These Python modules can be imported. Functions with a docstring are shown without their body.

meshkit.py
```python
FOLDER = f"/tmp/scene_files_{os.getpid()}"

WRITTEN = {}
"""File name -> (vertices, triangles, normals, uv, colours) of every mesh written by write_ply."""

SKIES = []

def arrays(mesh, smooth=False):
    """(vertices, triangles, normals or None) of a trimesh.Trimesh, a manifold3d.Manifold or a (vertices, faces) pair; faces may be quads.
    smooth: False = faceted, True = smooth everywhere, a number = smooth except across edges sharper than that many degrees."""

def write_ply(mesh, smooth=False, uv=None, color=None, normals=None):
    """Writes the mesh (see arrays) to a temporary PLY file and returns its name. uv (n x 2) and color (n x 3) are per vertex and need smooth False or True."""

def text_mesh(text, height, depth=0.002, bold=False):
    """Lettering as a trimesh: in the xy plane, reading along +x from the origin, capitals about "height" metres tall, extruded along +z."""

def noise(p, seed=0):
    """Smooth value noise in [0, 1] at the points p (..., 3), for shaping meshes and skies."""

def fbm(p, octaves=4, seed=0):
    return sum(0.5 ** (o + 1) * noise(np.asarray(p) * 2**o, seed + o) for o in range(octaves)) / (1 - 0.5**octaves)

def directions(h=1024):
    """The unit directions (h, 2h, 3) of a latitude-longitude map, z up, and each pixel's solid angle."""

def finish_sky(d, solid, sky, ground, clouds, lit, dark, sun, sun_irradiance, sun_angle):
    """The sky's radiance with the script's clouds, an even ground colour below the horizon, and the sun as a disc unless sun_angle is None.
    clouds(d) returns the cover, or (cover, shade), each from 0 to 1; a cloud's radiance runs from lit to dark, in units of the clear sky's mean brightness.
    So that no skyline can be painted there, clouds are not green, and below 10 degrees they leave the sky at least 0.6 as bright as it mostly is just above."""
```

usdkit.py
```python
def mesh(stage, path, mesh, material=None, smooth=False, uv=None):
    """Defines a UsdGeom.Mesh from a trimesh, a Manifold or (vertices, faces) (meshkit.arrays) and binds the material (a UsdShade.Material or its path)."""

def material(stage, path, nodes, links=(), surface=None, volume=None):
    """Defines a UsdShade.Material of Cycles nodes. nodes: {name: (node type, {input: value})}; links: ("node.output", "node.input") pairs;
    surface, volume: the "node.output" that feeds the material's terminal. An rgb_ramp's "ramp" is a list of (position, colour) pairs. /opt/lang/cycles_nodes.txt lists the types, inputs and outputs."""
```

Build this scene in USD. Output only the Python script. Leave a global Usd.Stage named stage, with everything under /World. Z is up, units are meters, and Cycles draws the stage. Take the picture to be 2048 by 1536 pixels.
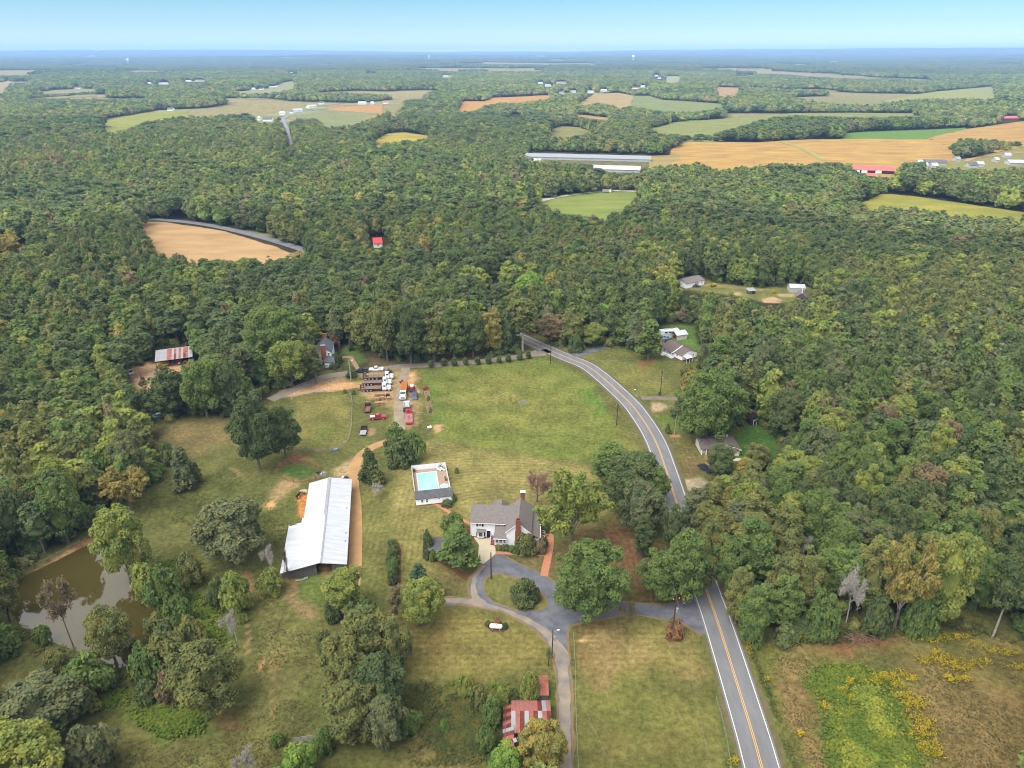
import math, random
import numpy as np, trimesh, shapely, shapely.affinity
from shapely.geometry import Polygon, LineString, Point, MultiPolygon
from shapely.ops import unary_union
from scipy.spatial import Delaunay, cKDTree
import usdkit, meshkit
from pxr import Usd, UsdGeom, UsdLux, UsdShade, Gf, Sdf, Vt

stage = Usd.Stage.CreateInMemory()
UsdGeom.SetStageUpAxis(stage, 'Z'); UsdGeom.SetStageMetersPerUnit(stage, 1.0)
world = UsdGeom.Xform.Define(stage, '/World'); stage.SetDefaultPrim(world.GetPrim())
rng = np.random.default_rng(7)

# ------------------------------------------------ camera, sky, sun, exposure
H = 118.0; FPX = 1422.0; PITCH = math.radians(25.06); CP, SP = math.cos(PITCH), math.sin(PITCH)
cam = UsdGeom.Camera.Define(stage, '/World/camera')
cam.AddTranslateOp().Set(Gf.Vec3d(0, 0, H)); cam.AddRotateXOp().Set(90 - math.degrees(PITCH))
cam.CreateFocalLengthAttr(24.0); cam.CreateHorizontalApertureAttr(24.0 * 2048 / FPX)
cam.CreateClippingRangeAttr(Gf.Vec2f(1.0, 90000.0)); cam.CreateExposureAttr(1.57)
SUN = np.array([-0.50, -0.42, 0.0]); SUN_EL = math.radians(58)
SUN = np.array([*(SUN[:2] / np.linalg.norm(SUN[:2]) * math.cos(SUN_EL)), math.sin(SUN_EL)])
sun = UsdLux.DistantLight.Define(stage, '/World/sun')
sun.CreateNormalizeAttr(True); sun.CreateIntensityAttr(0.34); sun.CreateAngleAttr(42.0); sun.CreateColorAttr(Gf.Vec3f(1.0, 0.95, 0.88))
sun.AddRotateZOp().Set(math.degrees(math.atan2(SUN[0], -SUN[1]))); sun.AddRotateXOp().Set(90 - math.degrees(SUN_EL))
usdkit.material(stage, '/World/Looks/sky', {
    't': ('texture_coordinate', {}), 'sep': ('separate_xyz', {}),
    's': ('sky_texture', {'sky_type': 'single_scattering', 'sun_disc': False, 'sun_elevation': SUN_EL, 'sun_rotation': math.atan2(SUN[0], SUN[1]), 'altitude': 100.0, 'air_density': 1.0, 'aerosol_density': 0.25, 'ozone_density': 1.6}), 'tone': ('rgb_ramp', {'ramp': [(0.0, (0.36, 0.42, 0.42)), (0.03, (0.21, 0.325, 0.375)), (0.075, (0.115, 0.27, 0.345)), (0.25, (0.090, 0.22, 0.33)), (1.0, (0.09, 0.20, 0.32))]}), 'sat': ('mix_color', {'blend_type': 'multiply', 'fac': 1.0, 'use_clamp': False}),
    'bw': ('rgb_to_bw', {}), 'lift': ('mix_color', {'blend_type': 'multiply', 'fac': 1.0, 'b': (2.5, 2.48, 2.46), 'use_clamp': False}),
    'n': ('noise_texture', {'scale': 2.2, 'detail': 5.0, 'roughness': 0.55}),
    'el': ('map_range', {'range_type': 'smoothstep', 'from_min': 0.16, 'from_max': 0.5, 'to_min': 0.0, 'to_max': 1.0, 'clamp': True}),
    'cl': ('map_range', {'range_type': 'smoothstep', 'from_min': 0.30, 'from_max': 0.62, 'to_min': 0.55, 'to_max': 1.0, 'clamp': True}),
    'f': ('math', {'math_type': 'multiply'}), 'm': ('mix_color', {'blend_type': 'mix', 'use_clamp': False}),
    'bg': ('background_shader', {'strength': 0.13})},
    [('t.generated', 'sep.vector'), ('sep.z', 'el.value'), ('t.generated', 'n.vector'), ('n.fac', 'cl.value'), ('el.result', 'f.value1'), ('cl.result', 'f.value2'),
     ('s.color', 'bw.color'), ('bw.val', 'lift.a'), ('bw.val', 'sat.a'), ('tone.color', 'sat.b'), ('sep.z', 'tone.fac'), ('sat.result', 'm.a'), ('lift.result', 'm.b'), ('f.value', 'm.fac'), ('m.result', 'bg.color')], surface='bg.background')
dome = UsdLux.DomeLight.Define(stage, '/World/sky')
UsdShade.MaterialBindingAPI.Apply(dome.GetPrim()).Bind(UsdShade.Material.Get(stage, '/World/Looks/sky'))
dome.GetPrim().SetCustomDataByKey('kind', 'structure')

# ------------------------------------------------ pixels of a survey of the photograph (2048 x 1536) to points on the land, and back
def ray(px, py):
    u = (np.asarray(px, float) - 1024) / FPX; v = (768 - np.asarray(py, float)) / FPX
    return np.stack([u, CP + v * SP, -SP + v * CP], -1)
def terrain(x, y):
    x = np.asarray(x, float); y = np.asarray(y, float); r = np.hypot(x, y)
    s = lambda a, b: np.clip((r - a) / (b - a), 0, 1) ** 2 * (3 - 2 * np.clip((r - a) / (b - a), 0, 1))
    n1 = meshkit.fbm(np.stack([x / 620 + 3.1, y / 620 + 1.7, 0 * x], -1), 3, 5) - 0.5
    n2 = meshkit.fbm(np.stack([x / 2600 + 9.2, y / 2600 + 4.4, 0 * x], -1), 3, 11) - 0.5
    n3 = meshkit.fbm(np.stack([x / 7000 + 2.2, y / 7000 + 7.4, 0 * x], -1), 2, 17)
    z = s(600, 1500) * 14 * n1 + s(1500, 5000) * 60 * n2
    z += s(6000, 16000) * (18 + 60 * (n3 - 0.3) + 30 * np.clip(x / 9000, -0.5, 1)) + s(15000, 23000) * (42 + 75 * n3 + 55 * np.clip(x / 12000, 0, 1))
    return z
def G(px, py, z=0.0):
    """The point at height z seen at the pixel."""
    d = ray(px, py); t = (z - H) / d[..., 2]
    return d * t[..., None] + np.array([0, 0, H])
def land(px, py):
    """The point of the rolling land seen at the pixel."""
    d = ray(px, py); z = 0.0
    for _ in range(14):
        p = G(px, py, z); z = 0.6 * float(terrain(p[0], p[1])) + 0.4 * z
        if z > H - 3: z = H - 3
    p = G(px, py, z); return np.array([p[0], p[1], float(terrain(p[0], p[1]))])
def pix(p):
    p = np.asarray(p, float); q = p - np.array([0, 0, H])
    f = q[..., 1] * CP - q[..., 2] * SP; v = q[..., 1] * SP + q[..., 2] * CP
    return np.stack([1024 + FPX * q[..., 0] / f, 768 - FPX * v / f], -1)
def height_at(px, py, top):
    """How tall a thing is whose foot is seen at (px, py) and whose top at the row top."""
    p = land(px, py); lo, hi = 0.0, 90.0
    for _ in range(40):
        m = (lo + hi) / 2
        if pix(p + [0, 0, m])[1] > top: lo = m
        else: hi = m
    return lo

# ------------------------------------------------ prims
_used = {}
def fresh(parent, name):
    k = f'{parent}/{name}'; n = _used.get(k, 0); _used[k] = n + 1
    return k if n == 0 else f'{k}_{n:03d}'
def tell(prim, label=None, cat=None, group=None, kind=None):
    for k, v in (('label', label), ('category', cat), ('group', group), ('kind', kind)):
        if v: prim.SetCustomDataByKey(k, v)
    return prim
def part(parent, name, mesh, m, smooth=False, label=None):
    """One Mesh prim under parent (a path), or a top-level one when parent is None."""
    path = fresh(parent or '/World', name)
    p = usdkit.mesh(stage, path, mesh, m, smooth).GetPrim()
    if label: p.SetCustomDataByKey('label', label)
    return path
def thing(name, loc, rz, label, cat, group=None, parent='/World'):
    path = fresh(parent, name); x = UsdGeom.Xform.Define(stage, path)
    x.AddTranslateOp().Set(Gf.Vec3d(*map(float, loc)))
    if rz: x.AddRotateZOp().Set(math.degrees(rz))
    tell(x.GetPrim(), label, cat, group); return path
def single(name, mesh, m, label, cat, group=None, smooth=False):
    path = part(None, name, mesh, m, smooth); tell(stage.GetPrimAtPath(path), label, cat, group); return path
def structure(name, mesh, m, label=None, smooth=False, kind='structure'):
    path = part(None, name, mesh, m, smooth); tell(stage.GetPrimAtPath(path), label, None, None, kind); return path

# ------------------------------------------------ mesh helpers
def cat(*ms):
    return trimesh.util.concatenate([m for m in ms if m is not None])
def box(cx, cy, cz, sx, sy, sz, rz=0):
    m = trimesh.creation.box((sx, sy, sz))
    if rz: m.apply_transform(trimesh.transformations.rotation_matrix(rz, (0, 0, 1)))
    m.apply_translation((cx, cy, cz)); return m
def bx(x0, x1, y0, y1, z0, z1): return box((x0 + x1) / 2, (y0 + y1) / 2, (z0 + z1) / 2, x1 - x0, y1 - y0, z1 - z0)
def tube(pts, r, n=6, cap=True):
    pts = np.asarray(pts, float); r = np.broadcast_to(np.asarray(r, float), (len(pts),))
    t = np.gradient(pts, axis=0); t /= np.linalg.norm(t, axis=1, keepdims=True) + 1e-12
    a = np.cross(t, np.where(np.abs(t[:, 2:]) < 0.9, [0, 0, 1.0], [1.0, 0, 0])); a /= np.linalg.norm(a, axis=1, keepdims=True) + 1e-12
    b = np.cross(t, a); an = np.arange(n) * 2 * np.pi / n
    v = (pts[:, None] + r[:, None, None] * (np.cos(an)[None, :, None] * a[:, None] + np.sin(an)[None, :, None] * b[:, None])).reshape(-1, 3)
    i, j = np.meshgrid(np.arange(len(pts) - 1), np.arange(n), indexing='ij')
    q = np.stack([i * n + j, i * n + (j + 1) % n, (i + 1) * n + (j + 1) % n, (i + 1) * n + j], -1).reshape(-1, 4)
    f = np.vstack([q[:, [0, 1, 2]], q[:, [0, 2, 3]]])
    if cap:
        k = len(pts) - 1
        f = np.vstack([f, [[0, j + 1, j] for j in range(1, n - 1)], [[k * n, k * n + j, k * n + j + 1] for j in range(1, n - 1)]])
    return trimesh.Trimesh(v, f, process=False)
def cyl(x, y, z0, z1, r, n=12, r2=None): return tube([(x, y, z0), (x, y, z1)], [r, r if r2 is None else r2], n)
def cylx(x0, x1, y, z, r, n=14): return tube([(x0, y, z), (x1, y, z)], r, n)
def cyly(x, y0, y1, z, r, n=14): return tube([(x, y0, z), (x, y1, z)], r, n)
def prism(poly, axis, a0, a1):
    """A profile [(h, z)...] (h runs along the other ground axis) extruded along axis 'x' or 'y' from a0 to a1."""
    m = trimesh.creation.extrude_polygon(Polygon(poly), a1 - a0, engine='earcut'); v = np.array(m.vertices)
    w = np.stack([v[:, 2] + a0, v[:, 0], v[:, 1]], 1) if axis == 'x' else np.stack([v[:, 0], v[:, 2] + a0, v[:, 1]], 1)
    m = trimesh.Trimesh(w, m.faces if axis == 'x' else m.faces[:, ::-1], process=False); return m
def quadslab(p, th, up=(0, 0, 1)):
    """A slab whose upper face is the quad p (4 corners, in order), th thick below it."""
    p = np.asarray(p, float); q = p - np.asarray(up) * th
    v = np.vstack([p, q]); f = [[0, 1, 2], [0, 2, 3], [4, 6, 5], [4, 7, 6]]
    for i in range(4):
        j = (i + 1) % 4; f += [[i, 4 + i, 4 + j], [i, 4 + j, j]]
    m = trimesh.Trimesh(v, f, process=False)
    if m.volume < 0: m.invert()
    return m
def blob(x, y, z, sx, sy, sz, sub=2, amp=0.1, seed=0):
    m = trimesh.creation.icosphere(sub); v = np.array(m.vertices)
    v *= (1 + amp * (meshkit.fbm(v * 2 + seed * 3.7, 2, seed)[:, None] - 0.5) * 2)
    return trimesh.Trimesh(v * [sx, sy, sz] + [x, y, z], m.faces, process=False)
def smoothline(pts, step):
    """A Catmull-Rom curve through the points, resampled."""
    p = np.asarray(pts, float); e = np.vstack([2 * p[0] - p[1], p, 2 * p[-1] - p[-2]]); out = []
    for i in range(len(p) - 1):
        a, b, c, d = e[i:i + 4]; n = max(2, int(np.linalg.norm(c - b) / step)); t = (np.arange(n) / n)[:, None]
        out.append(0.5 * (2 * b + (c - a) * t + (2 * a - 5 * b + 4 * c - d) * t ** 2 + (3 * b - a - 3 * c + d) * t ** 3))
    return np.vstack([*out, p[-1:]])
def ribbon(line, o0, o1, lift, drape=False):
    """A strip along a ground line (n x 2), from offset o0 to o1 to its right."""
    t = np.gradient(line, axis=0); t /= np.linalg.norm(t, axis=1, keepdims=True); n = np.stack([t[:, 1], -t[:, 0]], 1)
    cols = [line + n * (o0 + (o1 - o0) * k / 2 if np.ndim(o0) == 0 else (o0 + (o1 - o0) * k / 2)[:, None]) for k in range(3)]
    v = np.concatenate(cols); z = (terrain(v[:, 0], v[:, 1]) if drape else 0 * v[:, 0]) + lift
    k = len(line); i = np.arange(k - 1); f = []
    for c in range(2):
        a, b = c * k + i, (c + 1) * k + i; f += [np.stack([a, b, b + 1], 1), np.stack([a, b + 1, a + 1], 1)]
    m = trimesh.Trimesh(np.column_stack([v, z]), np.vstack(f), process=False)
    if m.face_normals[:, 2].mean() < 0: m.invert()
    return m
def sheet(poly, res, lift, drape=False, rough=0.0, seed=0):
    """A ground polygon as a sheet; rough: how far its edge wanders (metres)."""
    poly = poly.segmentize(res)
    if rough:
        def warp(c):
            c = np.asarray(c); q = np.column_stack([c / (rough * 5), np.zeros(len(c))])
            return c + rough * 2 * (np.stack([meshkit.fbm(q, 3, seed + 1), meshkit.fbm(q + 9, 3, seed + 2)], 1) - 0.5)
        poly = shapely.transform(poly, warp).buffer(0)
    out = []
    for g in getattr(poly, 'geoms', [poly]):
        if g.is_empty or g.area < 0.01: continue
        x0, y0, x1, y1 = g.bounds; xx, yy = np.meshgrid(np.arange(x0, x1, res), np.arange(y0, y1, res)); q = np.column_stack([xx.ravel(), yy.ravel()])
        if len(q): q = q[shapely.contains_xy(g.buffer(-res * 0.45), q[:, 0], q[:, 1])]
        b = np.vstack([np.array(r.coords)[:-1, :2] for r in (g.exterior, *g.interiors)]); p = np.vstack([b, q]) if len(q) else b
        f = Delaunay(p).simplices; c = p[f].mean(1); f = f[shapely.contains_xy(g, c[:, 0], c[:, 1])]
        a = p[f]; e1, e2 = a[:, 1] - a[:, 0], a[:, 2] - a[:, 0]; s = e1[:, 0] * e2[:, 1] - e1[:, 1] * e2[:, 0]; f[s < 0] = f[s < 0][:, ::-1]
        z = (terrain(p[:, 0], p[:, 1]) if drape else 0 * p[:, 0]) + lift
        out.append(trimesh.Trimesh(np.column_stack([p, z]), f, process=False))
    return cat(*out)
def gpoly(pts, near=True):
    """A ground polygon from the survey's pixels."""
    a = np.array([G(x, y)[:2] if near else land(x, y)[:2] for x, y in pts]); p = Polygon(a)
    return p if p.is_valid else p.buffer(0)

# ------------------------------------------------ materials
def lin(r, g, b, k=1.0):
    c = np.array([r, g, b]) / 255.0; c = np.where(c < 0.04045, c / 12.92, ((c + 0.055) / 1.055) ** 2.4)
    k *= 0.60 if k < 0.84 else 0.80
    return tuple(float(x) * k for x in c)
_mats = {}
def mat(name, c1, c2=None, scale=1.0, rough=0.8, spec=0.25, detail=4.0, bump=0.0, metallic=0.0, lo=0.35, hi=0.65, coord='geometry.position', stretch=None, coat=0.0):
    """A surface of two tones mixed by noise of the given scale (per metre)."""
    if name in _mats: return _mats[name]
    n = {'p': ('principled_bsdf', {'roughness': rough, 'specular_ior_level': spec, 'metallic': metallic, 'coat_weight': coat})}; l = []
    if c2 is None: n['p'][1]['base_color'] = c1
    else:
        node, out = coord.split('.')
        n |= {'g': (node, {}), 'm': ('mapping', {'scale': stretch or (1, 1, 1)}), 'n': ('noise_texture', {'scale': scale, 'detail': detail, 'roughness': 0.6}), 'r': ('rgb_ramp', {'ramp': [(lo, c1), (hi, c2)]})}
        l += [(f'g.{out}', 'm.vector'), ('m.vector', 'n.vector'), ('n.fac', 'r.fac'), ('r.color', 'p.base_color')]
        if bump: n['b'] = ('bump', {'strength': bump, 'distance': 0.05}); l += [('n.fac', 'b.height'), ('b.normal', 'p.normal')]
    _mats[name] = usdkit.material(stage, f'/World/Looks/{name}', n, l, surface='p.BSDF'); return _mats[name]
LEAF = 3.4
def ramp_leafmat(name, stops, trans=0.34, gain=None, spread=0.5):
    """Leaves: tone differs from tree to tree, from bough to bough and from spray to spray."""
    if name in _mats: return _mats[name]
    stops = [(a, tuple(min(x * (gain or LEAF), 0.7) for x in c)) for a, c in stops]
    n = {'o': ('object_info', {}), 'g': ('geometry', {}), 'oc': ('rgb_ramp', {'ramp': stops}), 'n': ('noise_texture', {'scale': 0.42, 'detail': 3.0, 'roughness': 0.65}), 'nr': ('rgb_ramp', {'ramp': [(0.32, (0.66, 0.80, 0.86)), (0.5, (1.0, 1.0, 1.0)), (0.68, (1.42, 1.22, 0.92))]}), 'mx': ('mix_color', {'blend_type': 'multiply', 'fac': 1.0, 'use_clamp': False}),
         'v': ('map_range', {'from_min': 0.0, 'from_max': 1.0, 'to_min': 1 - spread, 'to_max': 1 + spread}), 'h': ('hsv', {'saturation': 0.96}),
         'd': ('diffuse_bsdf', {}), 't': ('translucent_bsdf', {}), 'x': ('mix_closure', {'fac': trans})}
    l = [('o.random', 'oc.fac'), ('g.position', 'n.vector'), ('n.fac', 'nr.fac'), ('oc.color', 'mx.a'), ('nr.color', 'mx.b'), ('g.random_per_island', 'v.value'), ('v.result', 'h.value'), ('mx.result', 'h.color'), ('h.color', 'd.color'), ('h.color', 't.color'), ('d.BSDF', 'x.closure1'), ('t.BSDF', 'x.closure2')]
    _mats[name] = usdkit.material(stage, f'/World/Looks/{name}', n, l, surface='x.closure'); return _mats[name]
def leafmat(name, c1, c2, trans=0.34, gain=None): return ramp_leafmat(name, [(0.0, c1), (1.0, c2)], trans, gain)
# ================================================ the land
CLEAR = [  # open ground among the woods, as seen
 [(290, 842), (380, 846), (470, 838), (520, 800), (560, 785), (600, 765), (640, 748), (672, 735), (680, 690), (712, 688), (735, 722), (860, 728), (1000, 712), (1060, 704), (1072, 686), (1086, 678), (1130, 700), (1160, 706), (1200, 692), (1240, 692), (1306, 715), (1312, 690), (1318, 640), (1392, 648), (1400, 690), (1412, 735), (1380, 765), (1350, 790), (1345, 850), (1352, 880), (1405, 880), (1480, 862), (1492, 830), (1522, 848), (1560, 900), (1552, 918), (1490, 925), (1435, 955), (1400, 985), (1378, 985), (1365, 1000), (1385, 1075), (1420, 1160), (1455, 1215), (1478, 1262), (1530, 1292), (1620, 1282), (1700, 1272), (1800, 1262), (1880, 1240), (1930, 1222), (2048, 1272), (2048, 1560), (-20, 1560), (-20, 1240), (25, 1180), (60, 1130), (200, 1055), (222, 1020), (310, 985), (330, 930), (300, 870)],
 [(245, 745), (300, 720), (312, 694), (388, 694), (402, 728), (345, 752), (318, 792), (285, 795), (268, 762)],
 [(1358, 580), (1360, 552), (1408, 550), (1440, 566), (1530, 575), (1572, 566), (1622, 572), (1625, 600), (1560, 606), (1480, 596), (1440, 588)],
 [(275, 434), (345, 440), (410, 448), (480, 460), (550, 480), (622, 503), (590, 508), (560, 517), (495, 515), (458, 522), (383, 520), (369, 508), (314, 506), (304, 479), (284, 447)],
 [(480, 458), (545, 470), (580, 490), (555, 484)],
 [(0, 513), (0, 503), (82, 479), (75, 488), (34, 501)], [(738, 474), (776, 470), (778, 496), (742, 498)], [(628, 690), (672, 684), (674, 738), (642, 740)], [(838, 488), (866, 484), (866, 493), (840, 496)],
 [(986, 580), (996, 562), (1006, 554), (1008, 558), (1000, 568), (992, 584)], [(572, 326), (583, 296), (570, 256), (562, 241), (574, 233), (600, 222), (650, 214), (764, 207), (766, 226), (752, 231), (720, 243), (702, 251), (650, 254), (640, 238), (600, 236), (578, 243), (580, 262), (588, 300), (580, 326)],
 [(1046, 318), (1064, 303), (1300, 309), (1304, 330), (1280, 343), (1240, 347), (1180, 330)], [(1698, 333), (1790, 333), (1792, 350), (1740, 352)], [(1905, 322), (1963, 312), (2048, 294), (2048, 334), (1850, 336), (1850, 326)],
 [(1012, 236), (1030, 226), (1048, 234), (1040, 238)], [(2005, 232), (2040, 232), (2040, 243), (2005, 243)], [(555, 224), (640, 205), (652, 212), (590, 226)],
 [(1350, 322), (1390, 310), (1396, 324), (1360, 331)],
]
FIELDS = [  # (name, label, colours, outline)
 ('hay_field', 'cut tan hay field inside the curve of the far left road', (200, 165, 120), (182, 148, 104), [(284, 445), (328, 445), (444, 462), (554, 496), (581, 508), (560, 517), (496, 515), (458, 522), (383, 520), (369, 508), (314, 506), (304, 479)]),
 ('meadow', 'pale meadow cut by the left edge', (158, 150, 88), (140, 135, 75), [(-60, 525), (-60, 515), (0, 503), (82, 479), (75, 488), (34, 501)]),
 ('meadow', 'bright green meadow beyond the middle wood, a lane along its top', (146, 152, 82), (125, 145, 70), [(1015, 394), (1090, 397), (1225, 382), (1305, 385), (1268, 396), (1255, 412), (1205, 434), (1140, 431), (1085, 405)]),
 ('crop_field', 'yellow-green field below the red-roofed barn', (172, 160, 74), (142, 150, 72), [(1710, 414), (1765, 388), (1826, 393), (1929, 408), (2060, 428), (2060, 441), (1980, 431), (1929, 429), (1860, 416), (1792, 412)]),
 ('crop_field', 'largest ripe orange-yellow field behind the red-roofed barn', (202, 166, 88), (178, 140, 98), [(1340, 300), (1377, 284), (1519, 285), (1615, 279), (1758, 278), (1861, 279), (1895, 292), (1912, 315), (1895, 320), (1775, 327), (1638, 326), (1502, 331), (1444, 340), (1399, 325)]),
 ('crop_field', 'ripe orange field at the right edge below the small red barn', (200, 162, 88), (178, 142, 96), [(1854, 278), (1936, 258), (2060, 241), (2060, 284), (1922, 275), (1898, 289)]),
 ('crop_field', 'vivid green strip above the largest ripe field', (104, 140, 68), (122, 148, 74), [(1686, 277), (1686, 267), (1758, 263), (1929, 256), (1932, 258), (1854, 277)]),
 ('meadow', 'long pale green meadow winding behind a belt of trees', (152, 152, 92), (134, 145, 86), [(1300, 258), (1348, 245), (1474, 236), (1580, 227), (1707, 226), (1837, 227), (1860, 231), (1690, 234), (1587, 231), (1539, 236), (1461, 258), (1416, 268), (1362, 269), (1315, 266)]),
 ('meadow', 'smooth green hill meadow far right', (160, 162, 100), (148, 156, 96), [(1765, 202), (1874, 183), (1984, 173), (1990, 197), (1929, 196), (1826, 198)]),
 ('crop_field', 'green field right of the tan field near the far houses', (142, 150, 98), (132, 144, 92), [(1262, 210), (1268, 192), (1300, 192), (1325, 200), (1390, 204), (1455, 209), (1430, 217), (1380, 224), (1322, 221), (1278, 214)]),
 ('crop_field', 'tan stubble field below the far white houses', (184, 160, 112), (170, 150, 104), [(1157, 207), (1189, 188), (1240, 186), (1268, 192), (1262, 210), (1240, 216), (1227, 210), (1193, 205), (1165, 210)]),
 ('crop_field', 'orange field left of the far white houses', (200, 154, 92), (190, 144, 88), [(916, 222), (926, 203), (970, 203), (984, 196), (1087, 191), (1114, 191), (1088, 198), (1032, 205), (1001, 204), (970, 210), (946, 221)]),
 ('meadow', 'small tan strip below the tan stubble field', (180, 150, 100), (170, 142, 95), [(1138, 227), (1220, 236), (1210, 241), (1158, 233)]),
 ('meadow', 'small oval meadow behind the long white sheds', (150, 144, 92), (138, 138, 84), [(1098, 273), (1107, 258), (1124, 253), (1158, 255), (1193, 265), (1165, 267), (1134, 275)]),
 ('crop_field', 'small yellow field in the woods left of the pine block', (190, 172, 82), (170, 160, 76), [(748, 297), (753, 279), (776, 267), (810, 265), (861, 273), (851, 279), (793, 282), (765, 286)]),
 ('crop_field', 'green field inside the far road curve', (148, 150, 104), (138, 144, 98), [(593, 231), (652, 220), (676, 222), (757, 227), (753, 231), (720, 243), (706, 248), (648, 248), (644, 237), (625, 236), (603, 235)]),
 ('crop_field', 'orange strip at the head of the far road curve', (198, 152, 96), (188, 144, 92), [(652, 219), (680, 213), (764, 210), (757, 226), (676, 222)]),
 ('meadow', 'yellow-green field in the far left woods', (160, 160, 82), (144, 150, 76), [(205, 261), (224, 239), (284, 227), (342, 222), (376, 221), (338, 234), (284, 244), (260, 256), (232, 263)]),
 ('meadow', 'thin far field with a small white barn, left', (156, 152, 112), (148, 146, 108), [(61, 187), (113, 180), (191, 178), (191, 182), (113, 187)]),
 ('meadow', 'far pale field with a few white houses', (160, 160, 118), (150, 152, 110), [(471, 184), (533, 178), (564, 166), (588, 161), (588, 176), (560, 182), (513, 186)]),
 ('crop_field', 'small tan square far field', (186, 152, 112), (178, 146, 108), [(1432, 174), (1478, 176), (1474, 188), (1440, 192)]),
 ('meadow', 'tan yard at the right end of the long white sheds', (176, 152, 102), (160, 148, 96), [(1300, 312), (1357, 310), (1362, 320), (1329, 332), (1302, 331)]),
 ('meadow', 'far pale clearing below the right water tower', (170, 168, 130), (160, 160, 120), [(1333, 152), (1360, 153), (1355, 165), (1333, 165)]),
 ('meadow', 'tiny far field left of the middle', (165, 165, 115), (155, 158, 110), [(884, 150), (903, 150), (903, 155), (884, 155)]),
 ('meadow', 'far field at the left edge', (176, 160, 130), (166, 152, 120), [(-30, 187), (-10, 170), (22, 159), (20, 166), (5, 186)]),
 ('meadow', 'grassy farm lot with sheds at the right edge', (140, 142, 84), (160, 146, 92), [(1905, 322), (1963, 312), (2060, 292), (2060, 336), (1850, 337), (1850, 328)]),
]
clear_px = unary_union([Polygon(p).buffer(0) for p in CLEAR] + [Polygon(f[4]).buffer(0.6) for f in FIELDS])

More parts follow.
